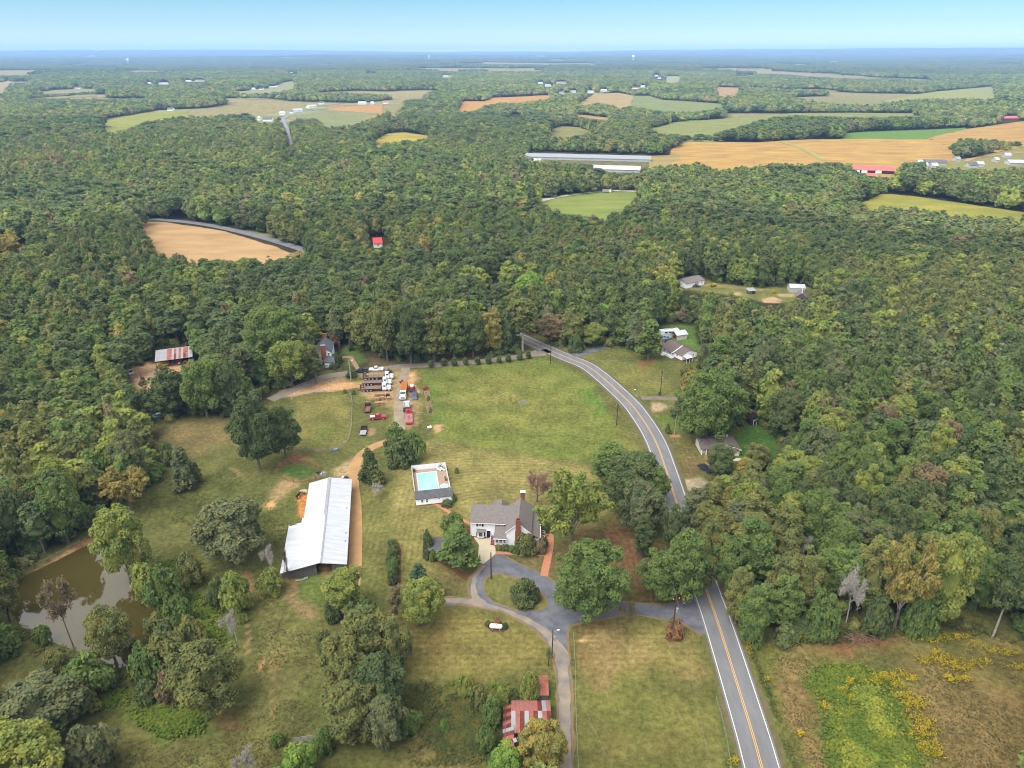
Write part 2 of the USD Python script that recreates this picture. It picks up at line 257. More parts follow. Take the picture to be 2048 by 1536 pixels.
# base colours of the near ground: (outline, colour in the photograph, feather m, wander m, opacity)
PAINT = [
 ([(-60, 1600), (-60, 1100), (60, 1120), (200, 1040), (330, 920), (290, 830), (480, 830), (640, 745), (900, 715), (1080, 670), (1240, 690), (1420, 690), (1500, 830), (1600, 900), (1480, 930), (1400, 980), (1480, 1250), (1940, 1200), (2120, 1260), (2120, 1600)], (118, 120, 60), 4, 4, 1.0),
 ([(840, 740), (1000, 722), (1090, 714), (1180, 765), (1235, 845), (1300, 950), (1180, 930), (870, 878), (850, 800)], (130, 140, 58), 2, 3, 1.0), ([(900, 760), (1060, 740), (1150, 790), (1190, 850), (1100, 865), (960, 850), (900, 810)], (144, 146, 66), 6, 8, 0.8), ([(1165, 780), (1190, 782), (1225, 830), (1205, 836), (1175, 805)], (96, 138, 48), 3, 4, 0.7),
 ([(960, 790), (1010, 780), (1030, 800), (980, 812)], (160, 150, 82), 4, 5, 0.7), ([(850, 755), (868, 750), (885, 850), (868, 860)], (112, 134, 54), 2, 2, 0.7),
 ([(600, 795), (640, 788), (695, 790), (705, 840), (692, 890), (640, 905), (592, 897), (596, 840)], (140, 134, 68), 2, 2, 1.0), ([(640, 830), (690, 850), (670, 890), (610, 885)], (122, 132, 60), 5, 5, 0.8),
 ([(560, 940), (600, 928), (640, 940), (630, 957), (590, 964), (558, 955)], (96, 122, 52), 1, 1, 1.0), ([(310, 850), (480, 835), (470, 890), (380, 900), (320, 880)], (146, 126, 80), 6, 6, 0.8), ([(380, 930), (460, 960), (520, 1010), (400, 1060), (330, 1050), (320, 980)], (116, 120, 58), 6, 6, 0.8),
 ([(786, 900), (860, 886), (1180, 935), (1230, 1000), (1180, 1060), (1090, 1020), (960, 1000), (930, 1060), (870, 1050), (780, 1050), (780, 960)], (156, 146, 80), 3, 3, 1.0), ([(720, 960), (775, 960), (772, 1180), (700, 1190), (720, 1050)], (132, 130, 66), 3, 3, 1.0), ([(790, 1030), (930, 1020), (940, 1080), (870, 1180), (800, 1170), (790, 1090)], (146, 138, 72), 3, 3, 1.0),
 ([(1105, 1040), (1330, 1080), (1370, 1180), (1330, 1215), (1250, 1200), (1150, 1100)], (124, 100, 58), 5, 5, 1.0), ([(1215, 1040), (1270, 1040), (1290, 1130), (1240, 1140), (1205, 1090)], (140, 100, 64), 4, 4, 0.9), ([(1100, 1105), (1160, 1090), (1140, 1160), (1095, 1160)], (136, 108, 70), 3, 3, 0.9), ([(1000, 1113), (1088, 1112), (1085, 1148), (1040, 1128)], (120, 110, 62), 2, 2, 0.9), ([(1055, 1118), (1088, 1114), (1084, 1146)], (158, 132, 88), 2, 3, 0.7),
 ([(966, 1166), (986, 1147), (1030, 1155), (1096, 1200), (1084, 1220), (1021, 1218), (972, 1190)], (136, 136, 70), 1, 1, 1.0), ([(880, 1130), (955, 1135), (940, 1195), (880, 1192)], (130, 118, 68), 2, 2, 1.0),
 ([(800, 1215), (930, 1215), (1040, 1245), (1100, 1300), (1108, 1350), (1000, 1348), (800, 1352), (770, 1290)], (142, 132, 66), 3, 3, 1.0), ([(840, 1260), (900, 1250), (880, 1300), (840, 1300)], (136, 108, 62), 4, 5, 0.7),
 ([(1140, 1250), (1290, 1235), (1400, 1270), (1430, 1360), (1300, 1372), (1150, 1365)], (150, 136, 74), 3, 3, 1.0), ([(1150, 1280), (1190, 1272), (1200, 1330), (1160, 1345)], (118, 96, 52), 4, 5, 0.9), ([(1190, 1270), (1280, 1290), (1260, 1340), (1190, 1352)], (176, 148, 92), 5, 6, 0.85), ([(1148, 1240), (1280, 1238), (1260, 1270), (1150, 1268)], (124, 104, 58), 3, 3, 0.8), ([(1156, 1279), (1178, 1277), (1176, 1284), (1158, 1284)], (214, 176, 118), 0.6, 0.8, 1.0),
 ([(1150, 1370), (1430, 1384), (1470, 1545), (1480, 1620), (1148, 1620)], (130, 128, 62), 2, 3, 1.0), ([(1190, 1390), (1320, 1400), (1300, 1450), (1210, 1440)], (122, 136, 54), 6, 7, 0.8), ([(1240, 1420), (1330, 1460), (1290, 1560), (1200, 1540)], (132, 118, 62), 7, 8, 0.7),
 ([(1230, 850), (1310, 955), (1365, 1100), (1400, 1190), (1375, 1190), (1330, 1060), (1270, 930)], (134, 132, 60), 2, 2, 0.9), ([(1400, 1270), (1480, 1530), (1500, 1620), (1470, 1620), (1440, 1450)], (108, 118, 48), 1, 1, 0.9),
 ([(1490, 1290), (2120, 1290), (2120, 1620), (1560, 1620)], (134, 122, 64), 4, 4, 1.0), ([(1640, 1345), (1720, 1338), (1790, 1370), (1820, 1440), (1860, 1560), (1660, 1600), (1650, 1440)], (116, 140, 48), 4, 5, 0.95), ([(1690, 1360), (1760, 1380), (1800, 1450), (1790, 1520), (1720, 1500), (1690, 1420)], (136, 160, 50), 5, 5, 0.9),
 ([(1560, 1330), (1600, 1330), (1612, 1400), (1640, 1500), (1665, 1620), (1640, 1620), (1600, 1470), (1570, 1400)], (160, 128, 76), 2, 2, 0.8), ([(1800, 1340), (1880, 1330), (2100, 1420), (2100, 1620), (1930, 1620), (1860, 1450)], (148, 124, 72), 5, 6, 0.85), ([(1560, 1272), (1720, 1270), (1840, 1275), (1760, 1296), (1680, 1300), (1590, 1290)], (150, 100, 66), 2, 3, 0.9), ([(1970, 1268), (2060, 1310), (2060, 1322), (1975, 1276)], (176, 148, 88), 1, 1, 0.9),
 ([(1490, 1270), (1530, 1290), (1620, 1540), (1640, 1620), (1570, 1620), (1520, 1440)], (118, 124, 52), 2, 2, 0.9),
 ([(1110, 690), (1200, 690), (1310, 716), (1350, 790), (1280, 800), (1200, 740)], (128, 130, 62), 2, 2, 1.0), ([(1300, 690), (1320, 650), (1390, 650), (1396, 700), (1360, 715)], (104, 138, 52), 2, 2, 1.0), ([(1230, 745), (1310, 735), (1330, 770), (1270, 780)], (140, 136, 68), 3, 3, 0.8), ([(1272, 722), (1312, 712), (1316, 724), (1285, 744)], (150, 108, 66), 1.5, 2, 0.8),
 ([(1345, 870), (1420, 880), (1410, 950), (1370, 965), (1345, 920)], (132, 120, 64), 3, 3, 1.0), ([(1470, 870), (1490, 835), (1530, 850), (1562, 900), (1550, 922), (1480, 920)], (84, 124, 46), 2, 2, 1.0), ([(1380, 905), (1410, 930), (1405, 955), (1370, 950)], (138, 112, 78), 3, 3, 0.8), ([(1300, 830), (1350, 828), (1352, 860), (1315, 866)], (118, 138, 50), 2, 2, 0.9),
 # worn earth, clay, gravel fans
 ([(560, 782), (600, 772), (660, 765), (715, 762), (730, 775), (690, 779), (640, 783), (590, 793), (562, 795)], (226, 172, 112), 1, 1.5, 0.95), ([(575, 775), (640, 758), (690, 750), (700, 760), (620, 772)], (188, 152, 118), 1.5, 2, 0.9), ([(720, 745), (790, 738), (835, 738), (830, 760), (845, 800), (830, 850), (790, 858), (770, 800), (725, 790)], (190, 158, 108), 2, 2.5, 0.85), ([(815, 745), (830, 745), (830, 780), (838, 786), (822, 790)], (224, 172, 112), 1, 1.5, 0.9), ([(725, 765), (775, 755), (790, 790), (740, 800)], (196, 160, 110), 1.5, 2, 0.7),
 ([(665, 940), (700, 915), (720, 905), (724, 935), (712, 960), (700, 965), (680, 960)], (200, 170, 122), 1.5, 2, 0.95), ([(540, 985), (560, 960), (600, 968), (570, 985), (550, 1000), (532, 1015)], (196, 160, 112), 1.5, 1.5, 0.8), ([(552, 950), (566, 930), (610, 918), (645, 935), (640, 930), (600, 908), (595, 905), (556, 930)], (172, 120, 84), 1, 1, 0.9), ([(556, 952), (590, 966), (640, 955), (645, 948), (600, 960), (566, 950)], (172, 140, 90), 0.8, 0.8, 0.8),
 ([(530, 1008), (546, 1002), (548, 1014), (534, 1020)], (226, 170, 110), 0.6, 0.8, 0.95), ([(462, 933), (470, 937), (486, 950), (482, 949), (466, 938)], (222, 170, 112), 0.4, 0.4, 0.95), ([(866, 850), (886, 848), (884, 860), (872, 868)], (216, 170, 118), 0.6, 0.8, 0.95), ([(733, 858), (752, 856), (752, 868), (738, 872)], (200, 160, 104), 0.8, 0.8, 0.9), ([(597, 988), (622, 988), (615, 1034), (600, 1034)], (236, 150, 62), 0.7, 0.8, 1.0),
 ([(570, 1160), (590, 1155), (595, 1200), (640, 1236), (600, 1232), (578, 1200)], (178, 140, 98), 1, 1.2, 0.9), ([(595, 1155), (650, 1150), (665, 1170), (640, 1210), (600, 1205)], (112, 132, 54), 1, 1.5, 0.9), ([(640, 1142), (690, 1140), (690, 1156), (645, 1160)], (190, 155, 100), 1, 1.2, 0.8),
 ([(20, 1165), (110, 1115), (205, 1058), (240, 1062), (215, 1085), (120, 1130), (40, 1180)], (168, 118, 80), 1, 1.2, 0.9), ([(40, 1158), (150, 1095), (150, 1101), (45, 1166)], (206, 160, 112), 0.6, 0.6, 0.9),
 ([(514, 1350), (520, 1318), (526, 1318), (521, 1345)], (222, 160, 104), 0.5, 0.5, 0.95), ([(541, 1345), (541, 1316), (552, 1318), (548, 1346)], (222, 160, 104), 0.5, 0.5, 0.95), ([(544, 1428), (546, 1398), (550, 1398), (550, 1428)], (214, 156, 104), 0.5, 0.5, 0.9), ([(538, 1262), (541, 1262), (547, 1400), (543, 1400)], (196, 152, 100), 0.3, 0.2, 0.8), ([(562, 1305), (565, 1305), (567, 1338), (564, 1338)], (214, 160, 106), 0.3, 0.2, 0.8), ([(490, 1310), (494, 1310), (499, 1272), (496, 1240), (493, 1272)], (214, 160, 112), 0.3, 0.3, 0.8),
 ([(520, 1190), (580, 1180), (600, 1240), (600, 1400), (530, 1420), (510, 1300)], (134, 128, 70), 4, 5, 0.6), ([(480, 1160), (500, 1130), (506, 1180), (490, 1200)], (190, 130, 90), 1, 1, 0.6),
 ([(250, 1420), (330, 1400), (420, 1420), (405, 1470), (330, 1482), (270, 1450)], (104, 142, 42), 1.5, 2, 0.95), ([(170, 1400), (250, 1380), (260, 1410), (190, 1420)], (112, 146, 46), 1.5, 2, 0.9), ([(395, 1220), (440, 1200), (455, 1290), (430, 1300)], (104, 140, 44), 1.5, 2, 0.8), ([(210, 1380), (420, 1480), (700, 1500), (560, 1560), (220, 1560)], (128, 122, 66), 6, 6, 0.4), ([(420, 1420), (520, 1440), (480, 1460), (430, 1450)], (118, 86, 54), 2, 2, 0.8),
 ([(800, 1362), (1100, 1366), (1090, 1400), (1000, 1540), (820, 1540), (800, 1440)], (118, 118, 56), 3, 4, 0.9), ([(800, 1480), (960, 1440), (980, 1540), (820, 1560)], (138, 122, 76), 6, 6, 0.7), ([(830, 1390), (880, 1420), (820, 1440)], (140, 110, 66), 4, 4, 0.6), ([(1092, 1370), (1112, 1370), (1114, 1500), (1098, 1500)], (92, 118, 48), 1, 1, 0.9),
 ([(245, 745), (300, 728), (405, 720), (404, 742), (350, 752), (318, 792), (285, 795), (268, 762)], (206, 168, 128), 1.5, 2, 1.0), ([(250, 730), (300, 722), (310, 736), (262, 742)], (222, 172, 120), 1, 1.2, 0.9), ([(310, 735), (400, 728), (410, 740), (320, 748)], (216, 164, 112), 1, 1.2, 0.8), ([(310, 800), (330, 796), (345, 830), (310, 835)], (176, 140, 110), 1, 1.5, 0.9),
 ([(1300, 806), (1318, 806), (1335, 816), (1320, 822), (1304, 822)], (196, 172, 136), 0.8, 1, 0.9), ([(1362, 960), (1400, 955), (1420, 968), (1400, 982), (1366, 984)], (196, 176, 146), 1, 1.2, 0.95), ([(1340, 869), (1360, 870), (1362, 875), (1342, 874)], (214, 160, 106), 0.4, 0.4, 0.9), ([(1405, 880), (1412, 892), (1418, 930), (1413, 930), (1408, 900)], (196, 140, 92), 0.4, 0.4, 0.9),
 ([(1060, 704), (1085, 692), (1115, 706), (1098, 710), (1060, 714)], (212, 200, 180), 0.6, 0.8, 1.0), ([(735, 718), (860, 712), (862, 724), (740, 730)], (150, 120, 84), 2, 2, 0.7), ([(850, 710), (1060, 690), (1060, 700), (860, 720)], (116, 86, 58), 1.5, 2, 0.9), ([(680, 690), (715, 690), (735, 722), (690, 735)], (104, 126, 54), 2, 2, 0.9), ([(1080, 625), (1230, 625), (1220, 650), (1090, 650)], (142, 132, 72), 2, 2, 0.8),
 ([(1360, 552), (1440, 566), (1530, 575), (1622, 572), (1625, 600), (1560, 606), (1440, 588), (1358, 580)], (136, 138, 70), 3, 3, 1.0), ([(1526, 600), (1545, 594), (1565, 600), (1560, 606), (1530, 606)], (206, 172, 128), 1, 1.2, 1.0), ([(1460, 587), (1480, 584), (1480, 590), (1462, 592)], (206, 172, 128), 1, 1.2, 0.9), ([(1555, 588), (1590, 588), (1590, 594), (1560, 594)], (206, 176, 126), 1, 1.2, 0.9), ([(1395, 572), (1420, 566), (1530, 578), (1525, 582), (1420, 573)], (180, 160, 105), 1, 1, 0.7),
 ([(740, 490), (866, 488), (866, 497), (745, 500)], (110, 112, 60), 2, 2, 0.9), ([(480, 458), (545, 470), (580, 492), (555, 484)], (150, 150, 84), 1, 1, 1.0), ([(560, 508), (610, 503), (620, 508), (585, 515)], (160, 140, 90), 1.5, 1.5, 0.9), ([(284, 438), (345, 443), (345, 446), (285, 446)], (118, 130, 60), 1, 1, 0.8),
 ([(1042, 322), (1064, 305), (1304, 312), (1304, 332), (1240, 349), (1180, 336)], (130, 128, 78), 2, 2, 1.0), ([(1695, 336), (1792, 336), (1792, 354), (1700, 354)], (160, 150, 100), 2, 2, 1.0), ([(570, 328), (583, 296), (570, 256), (560, 243), (574, 233), (650, 212), (765, 206), (660, 222), (600, 240), (580, 250), (590, 300), (582, 326)], (150, 146, 96), 2, 2, 1.0),
]
def shore():
    return gpoly([(22, 1185), (55, 1152), (120, 1120), (200, 1080), (232, 1072), (262, 1090), (280, 1130), (296, 1170), (306, 1208), (302, 1250), (294, 1290), (280, 1312), (240, 1325), (185, 1298), (140, 1284), (95, 1268), (55, 1246), (30, 1215)])
POND = shore()
def grow_lines(a, b, step0, far, k, far2):
    c = list(np.arange(a, b, step0)); s = step0
    while c[-1] < far: s *= k; c.append(c[-1] + s)
    s, d = step0, []
    q = a
    while q > far2: s *= k; q -= s; d.append(q)
    return np.array(d[::-1] + c)
gx = grow_lines(-190, 175, 0.85, 17000, 1.045, -17000); gy = grow_lines(70, 420, 0.85, 26000, 1.022, -3000)
gy = gy[(gy > -1500)]
X, Y = np.meshgrid(gx, gy); gv = np.column_stack([X.ravel(), Y.ravel()]); gz = terrain(gv[:, 0], gv[:, 1])
near_ = (np.abs(gv[:, 0]) < 900) & (gv[:, 1] > 40) & (gv[:, 1] < 1500)
nz = lambda s, o, seed: meshkit.fbm(np.column_stack([gv[near_] / s, np.zeros(near_.sum())]), o, seed)
floor_c = np.array(lin(58, 54, 34)); gc = np.tile(floor_c, (len(gv), 1)); GK = 0.80
w1, w2, q1 = nz(6, 3, 21) - 0.5, nz(6, 3, 22) - 0.5, gv[near_]; cc = gc[near_]
for outline, col, feather, wander, op in PAINT:
    g = gpoly(outline, max(p[1] for p in outline) > 470); x0, y0, x1, y1 = g.buffer(feather * 2 + wander * 2).bounds
    k = np.where((q1[:, 0] > x0) & (q1[:, 0] < x1) & (q1[:, 1] > y0) & (q1[:, 1] < y1))[0]
    if not len(k): continue
    p = q1[k] + np.column_stack([w1[k], w2[k]]) * wander * 2.4; w = np.zeros(len(k)); shapely.prepare(g)
    for a in range(12):
        r = feather * (0.35 if a % 2 else 0.9); w += shapely.contains_xy(g, p[:, 0] + r * math.cos(a * 0.5236), p[:, 1] + r * math.sin(a * 0.5236))
    w = np.clip((w / 12) * op, 0, 1)[:, None]; cc[k] = cc[k] * (1 - w) + np.array(lin(*col, GK)) * w
gc[near_] = cc
def gap(p):
    """Where the far woods open into clearings."""
    p = np.asarray(p, float); r = np.hypot(p[:, 0], p[:, 1]); q = np.column_stack([p[:, 0] / 520, p[:, 1] / 760, 0 * r])
    return (r > 1500) & (meshkit.fbm(q, 3, 61) > 0.60)
k = np.where((np.hypot(gv[:, 0], gv[:, 1]) > 1300) & (gv[:, 1] > 0))[0]; w = sum(gap(gv[k] + np.array([math.cos(a), math.sin(a)]) * 20) for a in np.arange(6) * 1.047)[:, None] / 6.0; t_ = meshkit.fbm(np.column_stack([gv[k] / 900, 0 * k]), 2, 63)[:, None]
gc[k] = gc[k] * (1 - w) + w * (np.array(lin(150, 152, 96, 0.8)) * (1 - t_) + np.array(lin(190, 166, 112, 0.8)) * t_)
dig = np.zeros(len(gv)); gp = POND.buffer(2.5); b_ = gp.bounds; k = np.where((gv[:, 0] > b_[0]) & (gv[:, 0] < b_[2]) & (gv[:, 1] > b_[1]) & (gv[:, 1] < b_[3]))[0]
for a, r in enumerate((-3.0, -1.5, 0.0, 1.2, 2.4)): dig[k] -= shapely.contains_xy(POND.buffer(r), gv[k, 0], gv[k, 1]) * 0.3
gz = gz + dig
# mowing lines: distance across the passes, and where they show
mow_c = np.zeros(len(gv)); mow_a = np.zeros(len(gv))
MOW = [([(800, 1215), (930, 1215), (1040, 1245), (1100, 1300), (1108, 1350), (1000, 1348), (800, 1352), (770, 1290)], 'y', 0.7), ([(1140, 1250), (1290, 1235), (1400, 1270), (1430, 1360), (1300, 1372), (1150, 1365)], 'y', 0.5), ([(720, 960), (776, 930), (772, 1180), (700, 1190), (720, 1050)], 'x', 0.8), ([(782, 960), (820, 960), (835, 1010), (870, 1100), (860, 1170), (795, 1170), (790, 1060)], 'x', 0.9), ([(1100, 1060), (1330, 1080), (1370, 1180), (1330, 1215), (1250, 1200), (1150, 1100)], 'x', 0.5),
       ([(830, 890), (880, 886), (1180, 935), (1230, 980), (1180, 1040), (1090, 1010), (1040, 990), (940, 1005), (905, 1030), (900, 930)], 'arc', 1.0), ([(1350, 880), (1410, 885), (1405, 945), (1365, 960)], 'x', 0.7), ([(1150, 1370), (1430, 1384), (1470, 1545), (1148, 1545)], 'x', 0.12), ([(1560, 1330), (1600, 1330), (1612, 1400), (1640, 1500), (1665, 1620), (1640, 1620), (1600, 1470), (1570, 1400)], 'x', 0.5)]
ac = G(1000, 1030)[:2]
for outline, how, amp in MOW:
    g = gpoly(outline); b_ = g.bounds; k = np.where((gv[:, 0] > b_[0] - 3) & (gv[:, 0] < b_[2] + 3) & (gv[:, 1] > b_[1] - 3) & (gv[:, 1] < b_[3] + 3))[0]
    w = sum(shapely.contains_xy(g, gv[k, 0] + 1.8 * math.cos(a), gv[k, 1] + 1.8 * math.sin(a)) for a in np.arange(8) * 0.785) / 8.0
    mow_a[k] = np.maximum(mow_a[k], w * amp); c = gv[k, 0] if how == 'x' else gv[k, 1] if how == 'y' else np.hypot((gv[k, 0] - ac[0]) * 0.62, gv[k, 1] - ac[1]); on = w > 0.05; mow_c[k[on]] = c[on]
n_, m_ = len(gx), len(gy); i, j = np.meshgrid(np.arange(m_ - 1), np.arange(n_ - 1), indexing='ij'); a = (i * n_ + j).ravel()
gf = np.vstack([np.stack([a, a + 1, a + n_ + 1], 1), np.stack([a, a + n_ + 1, a + n_], 1)])
ground_mat = usdkit.material(stage, '/World/Looks/ground', {
    'c': ('attribute', {'attribute': 'tone'}), 'mc': ('attribute', {'attribute': 'pass_across'}), 'ma': ('attribute', {'attribute': 'pass_shown'}), 'g': ('geometry', {}),
    'n1': ('noise_texture', {'scale': 0.8, 'detail': 7.0, 'roughness': 0.78}), 'n2': ('noise_texture', {'scale': 0.11, 'detail': 4.0, 'roughness': 0.6}), 'n3': ('noise_texture', {'scale': 0.035, 'detail': 3.0, 'roughness': 0.55}),
    'v1': ('map_range', {'from_min': 0.36, 'from_max': 0.64, 'to_min': 0.60, 'to_max': 1.40}), 'v2': ('map_range', {'from_min': 0.3, 'from_max': 0.7, 'to_min': 0.74, 'to_max': 1.26}), 'mv': ('math', {'math_type': 'multiply'}),
    'dry': ('map_range', {'from_min': 0.40, 'from_max': 0.68, 'to_min': 0.0, 'to_max': 0.40, 'clamp': True}), 'dc': ('mix_color', {'blend_type': 'multiply', 'fac': 1.0, 'b': (1.20, 1.05, 1.0), 'use_clamp': False}), 'dm': ('mix_color', {'blend_type': 'mix', 'use_clamp': False}),
    'grn': ('map_range', {'from_min': 0.52, 'from_max': 0.75, 'to_min': 0.0, 'to_max': 0.6, 'clamp': True}), 'gcol': ('mix_color', {'blend_type': 'multiply', 'fac': 1.0, 'b': (0.74, 0.92, 0.72), 'use_clamp': False}), 'gm': ('mix_color', {'blend_type': 'mix', 'use_clamp': False}), 'off': ('mapping', {'location': (130.0, 77.0, 0.0)}),
    'ph': ('math', {'math_type': 'multiply', 'value2': 4.2}), 'sn': ('math', {'math_type': 'sine'}), 'wob': ('math', {'math_type': 'multiply_add', 'value2': 1.6}), 'am': ('math', {'math_type': 'multiply', 'value2': 0.10}), 'st': ('math', {'math_type': 'multiply_add', 'value3': 1.0}),
    'mv2': ('math', {'math_type': 'multiply'}), 'h': ('hsv', {'saturation': 0.92, 'hue': 0.503}), 'b': ('bump', {'strength': 0.5, 'distance': 0.12}), 'p': ('principled_bsdf', {'roughness': 0.95, 'specular_ior_level': 0.08})},
    [('g.position', 'n1.vector'), ('g.position', 'n2.vector'), ('g.position', 'off.vector'), ('off.vector', 'n3.vector'), ('n1.fac', 'v1.value'), ('n2.fac', 'v2.value'), ('v1.result', 'mv.value1'), ('v2.result', 'mv.value2'),
     ('n2.fac', 'dry.value'), ('c.color', 'dc.a'), ('c.color', 'dm.a'), ('dc.result', 'dm.b'), ('dry.result', 'dm.fac'), ('n3.fac', 'grn.value'), ('dm.result', 'gcol.a'), ('dm.result', 'gm.a'), ('gcol.result', 'gm.b'), ('grn.result', 'gm.fac'),
     ('n2.fac', 'wob.value1'), ('mc.fac', 'ph.value1'), ('ph.value', 'wob.value3'), ('wob.value', 'sn.value1'), ('ma.fac', 'am.value1'), ('sn.value', 'st.value1'), ('am.value', 'st.value2'),
     ('mv.value', 'mv2.value1'), ('st.value', 'mv2.value2'), ('mv2.value', 'h.value'), ('gm.result', 'h.color'), ('h.color', 'p.base_color'), ('n1.fac', 'b.height'), ('b.normal', 'p.normal')], surface='p.BSDF')
gm_ = usdkit.mesh(stage, '/World/ground', (np.column_stack([gv, gz]), gf), ground_mat, smooth=True)
pv = UsdGeom.PrimvarsAPI(gm_); T_ = Sdf.ValueTypeNames
pv.CreatePrimvar('tone', T_.Color3fArray, 'vertex').Set(Vt.Vec3fArray.FromNumpy(gc.astype(np.float32)))
pv.CreatePrimvar('pass_across', T_.FloatArray, 'vertex').Set(Vt.FloatArray.FromNumpy(mow_c.astype(np.float32))); pv.CreatePrimvar('pass_shown', T_.FloatArray, 'vertex').Set(Vt.FloatArray.FromNumpy(mow_a.astype(np.float32)))
tell(gm_.GetPrim(), 'grassy ground with lawns, pastures, worn clay and forest floor', None, None, 'structure'); _used['/World/ground'] = 1

# ------------------------------------------------ fields beyond the woods
OUT = [gpoly(f[4], False) for f in FIELDS]
for i_, (name, label, c1, c2, outline) in enumerate(FIELDS):
    g = OUT[i_]; d = math.hypot(g.centroid.x, g.centroid.y); g = unary_union([shapely.affinity.scale(g, q, q, origin=(0, 0)) for q in np.linspace(0.87, 1.0, 14)]).buffer(0.5).difference(unary_union([o for j_, o in enumerate(OUT) if j_ != i_]))
    m = mat(f'field_{len(_mats)}', lin(*c1, 0.84), lin(*[x * 0.88 for x in c2], 0.84), 0.022, 0.95, 0.05, 9.0, lo=0.28, hi=0.72, stretch=(1, 2.6, 1))
    structure(name, sheet(g, max(4.0, d / 110), 0.12 + d / 4500, True, rough=d / 420, seed=len(_mats)), m, label, True)

# ------------------------------------------------ roads, drives, walks
asphalt = mat('asphalt', lin(120, 120, 124, 0.86), lin(132, 132, 135, 0.86), 0.5, 0.9, 0.2, 4.0, stretch=(1, 0.25, 1))
old_asphalt = mat('old_asphalt', lin(96, 98, 108, 0.86), lin(122, 122, 128, 0.86), 0.35, 0.9, 0.2, 6.0)
gravel = mat('gravel', lin(152, 148, 146, 0.80), lin(196, 176, 150, 0.80), 0.30, 0.95, 0.1, 8.0)
dirt = mat('track_dirt', lin(200, 160, 116, 0.80), lin(226, 180, 126, 0.80), 0.22, 0.95, 0.05, 6.0)
concrete = mat('concrete', lin(204, 190, 164, 0.84), lin(218, 204, 178, 0.84), 0.6, 0.9, 0.15, 5.0)
brickpave = mat('brick_paving', lin(182, 120, 92, 0.84), lin(206, 146, 112, 0.84), 1.6, 0.9, 0.15, 6.0)
white_paint = mat('line_white', lin(240, 240, 238, 0.86), lin(215, 215, 213, 0.86), 1.2, 0.8); yellow_paint = mat('line_yellow', lin(240, 186, 88, 0.88), lin(228, 174, 88, 0.88), 1.2, 0.8)
mulch = mat('mulch', lin(112, 78, 62, 0.8), lin(146, 104, 80, 0.8), 1.8, 0.98, 0.05, 6.0)
ROAD = [(1575, 1720), (1524, 1536), (1500, 1451), (1440, 1258), (1412, 1178), (1380, 1085), (1348, 988), (1331, 936), (1311, 882), (1282, 834), (1250, 796), (1182, 737), (1131, 714), (1069, 687), (1020, 664), (985, 640), (975, 612), (988, 584), (998, 564), (1010, 550), (1016, 535)]
rl = smoothline([G(x, y)[:2] for x, y in ROAD], 2.0)
structure('road', ribbon(rl, -3.55, 3.55, 0.03), asphalt, 'two-lane asphalt road running up through the woods')
for o0, o1, lab in ((-4.6, -3.3, 'gravelly worn shoulder on the left of the road'), (3.3, 4.6, 'gravelly worn shoulder on the right of the road')):
    w_ = (meshkit.fbm(np.column_stack([rl / 9.0, 0 * rl[:, 0]]), 3, 88 if o0 < 0 else 89) - 0.5) * 1.6
    structure('road_shoulder', ribbon(rl, o0 - (w_ if o0 < 0 else 0) * np.ones(len(rl)), o1 + (w_ if o0 > 0 else 0) * np.ones(len(rl)), 0.014), mat('shoulder_gravel', lin(138, 128, 100, 0.8), lin(116, 116, 66, 0.8), 0.6, 0.95, 0.05, 8.0), lab)
for o, w, m, lab in ((-3.1, 0.16, white_paint, 'white edge line of the road, left side'), (3.1, 0.16, white_paint, 'white edge line of the road, right side'), (-0.16, 0.13, yellow_paint, 'left line of the double yellow centre line'), (0.16, 0.13, yellow_paint, 'right line of the double yellow centre line')):
    structure('road_marking', ribbon(rl, o - w / 2, o + w / 2, 0.040), m, lab)
def lane(name, pts, w, m, label, lift=0.03, near=True, step=2.0):
    l = smoothline([(G(*p) if near else land(*p))[:2] for p in pts], step); d = math.hypot(*l.mean(0))
    structure(name, ribbon(l, -w / 2, w / 2, lift if near else 0.3 + d / 3000, not near), m, label)
lane('road', [(200, 434), (280, 437), (342, 442), (410, 450), (478, 464), (547, 482), (616, 504), (680, 528)], 7.2, asphalt, 'far road curving past the hay field', 0.05, False, 6)
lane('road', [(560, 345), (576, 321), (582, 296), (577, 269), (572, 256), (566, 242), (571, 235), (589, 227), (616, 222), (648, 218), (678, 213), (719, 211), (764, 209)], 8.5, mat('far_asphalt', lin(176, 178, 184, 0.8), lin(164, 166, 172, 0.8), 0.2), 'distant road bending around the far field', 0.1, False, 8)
lane('lane', [(1070, 408), (1100, 398), (1160, 388), (1225, 382), (1310, 386)], 6.0, mat('pale_lane', lin(206, 200, 188, 0.84), lin(190, 184, 170, 0.84), 0.2), 'pale lane along the top of the far meadow', 0.05, False, 8); lane('lane', [(1215, 383), (1235, 368), (1240, 355)], 3.2, gravel, 'dirt track rising to the long white sheds', 0.05, False, 8); lane('lane', [(1930, 324), (1950, 317), (1975, 313), (2050, 305)], 6.0, dirt, 'dirt lane at the right edge farm', 0.05, False, 10)
lane('grass_strip', [(1562, 284), (1600, 296), (1625, 308), (1645, 321)], 7.0, mat('strip_green', lin(150, 152, 84, 0.84), lin(166, 158, 88, 0.84), 0.1), 'green grass strip running through the largest ripe field', 0.35, False, 10)
lane('lane', [(1098, 701), (1056, 711), (1000, 718), (960, 723), (910, 727), (858, 730), (800, 733), (760, 739), (700, 746), (652, 753), (620, 765), (590, 778), (540, 800)], 4.6, mat('lane_gravel', lin(158, 150, 144, 0.8), lin(180, 166, 150, 0.8), 0.3, 0.95, 0.1, 8.0), 'gravel lane leading from the road to the farmhouse')
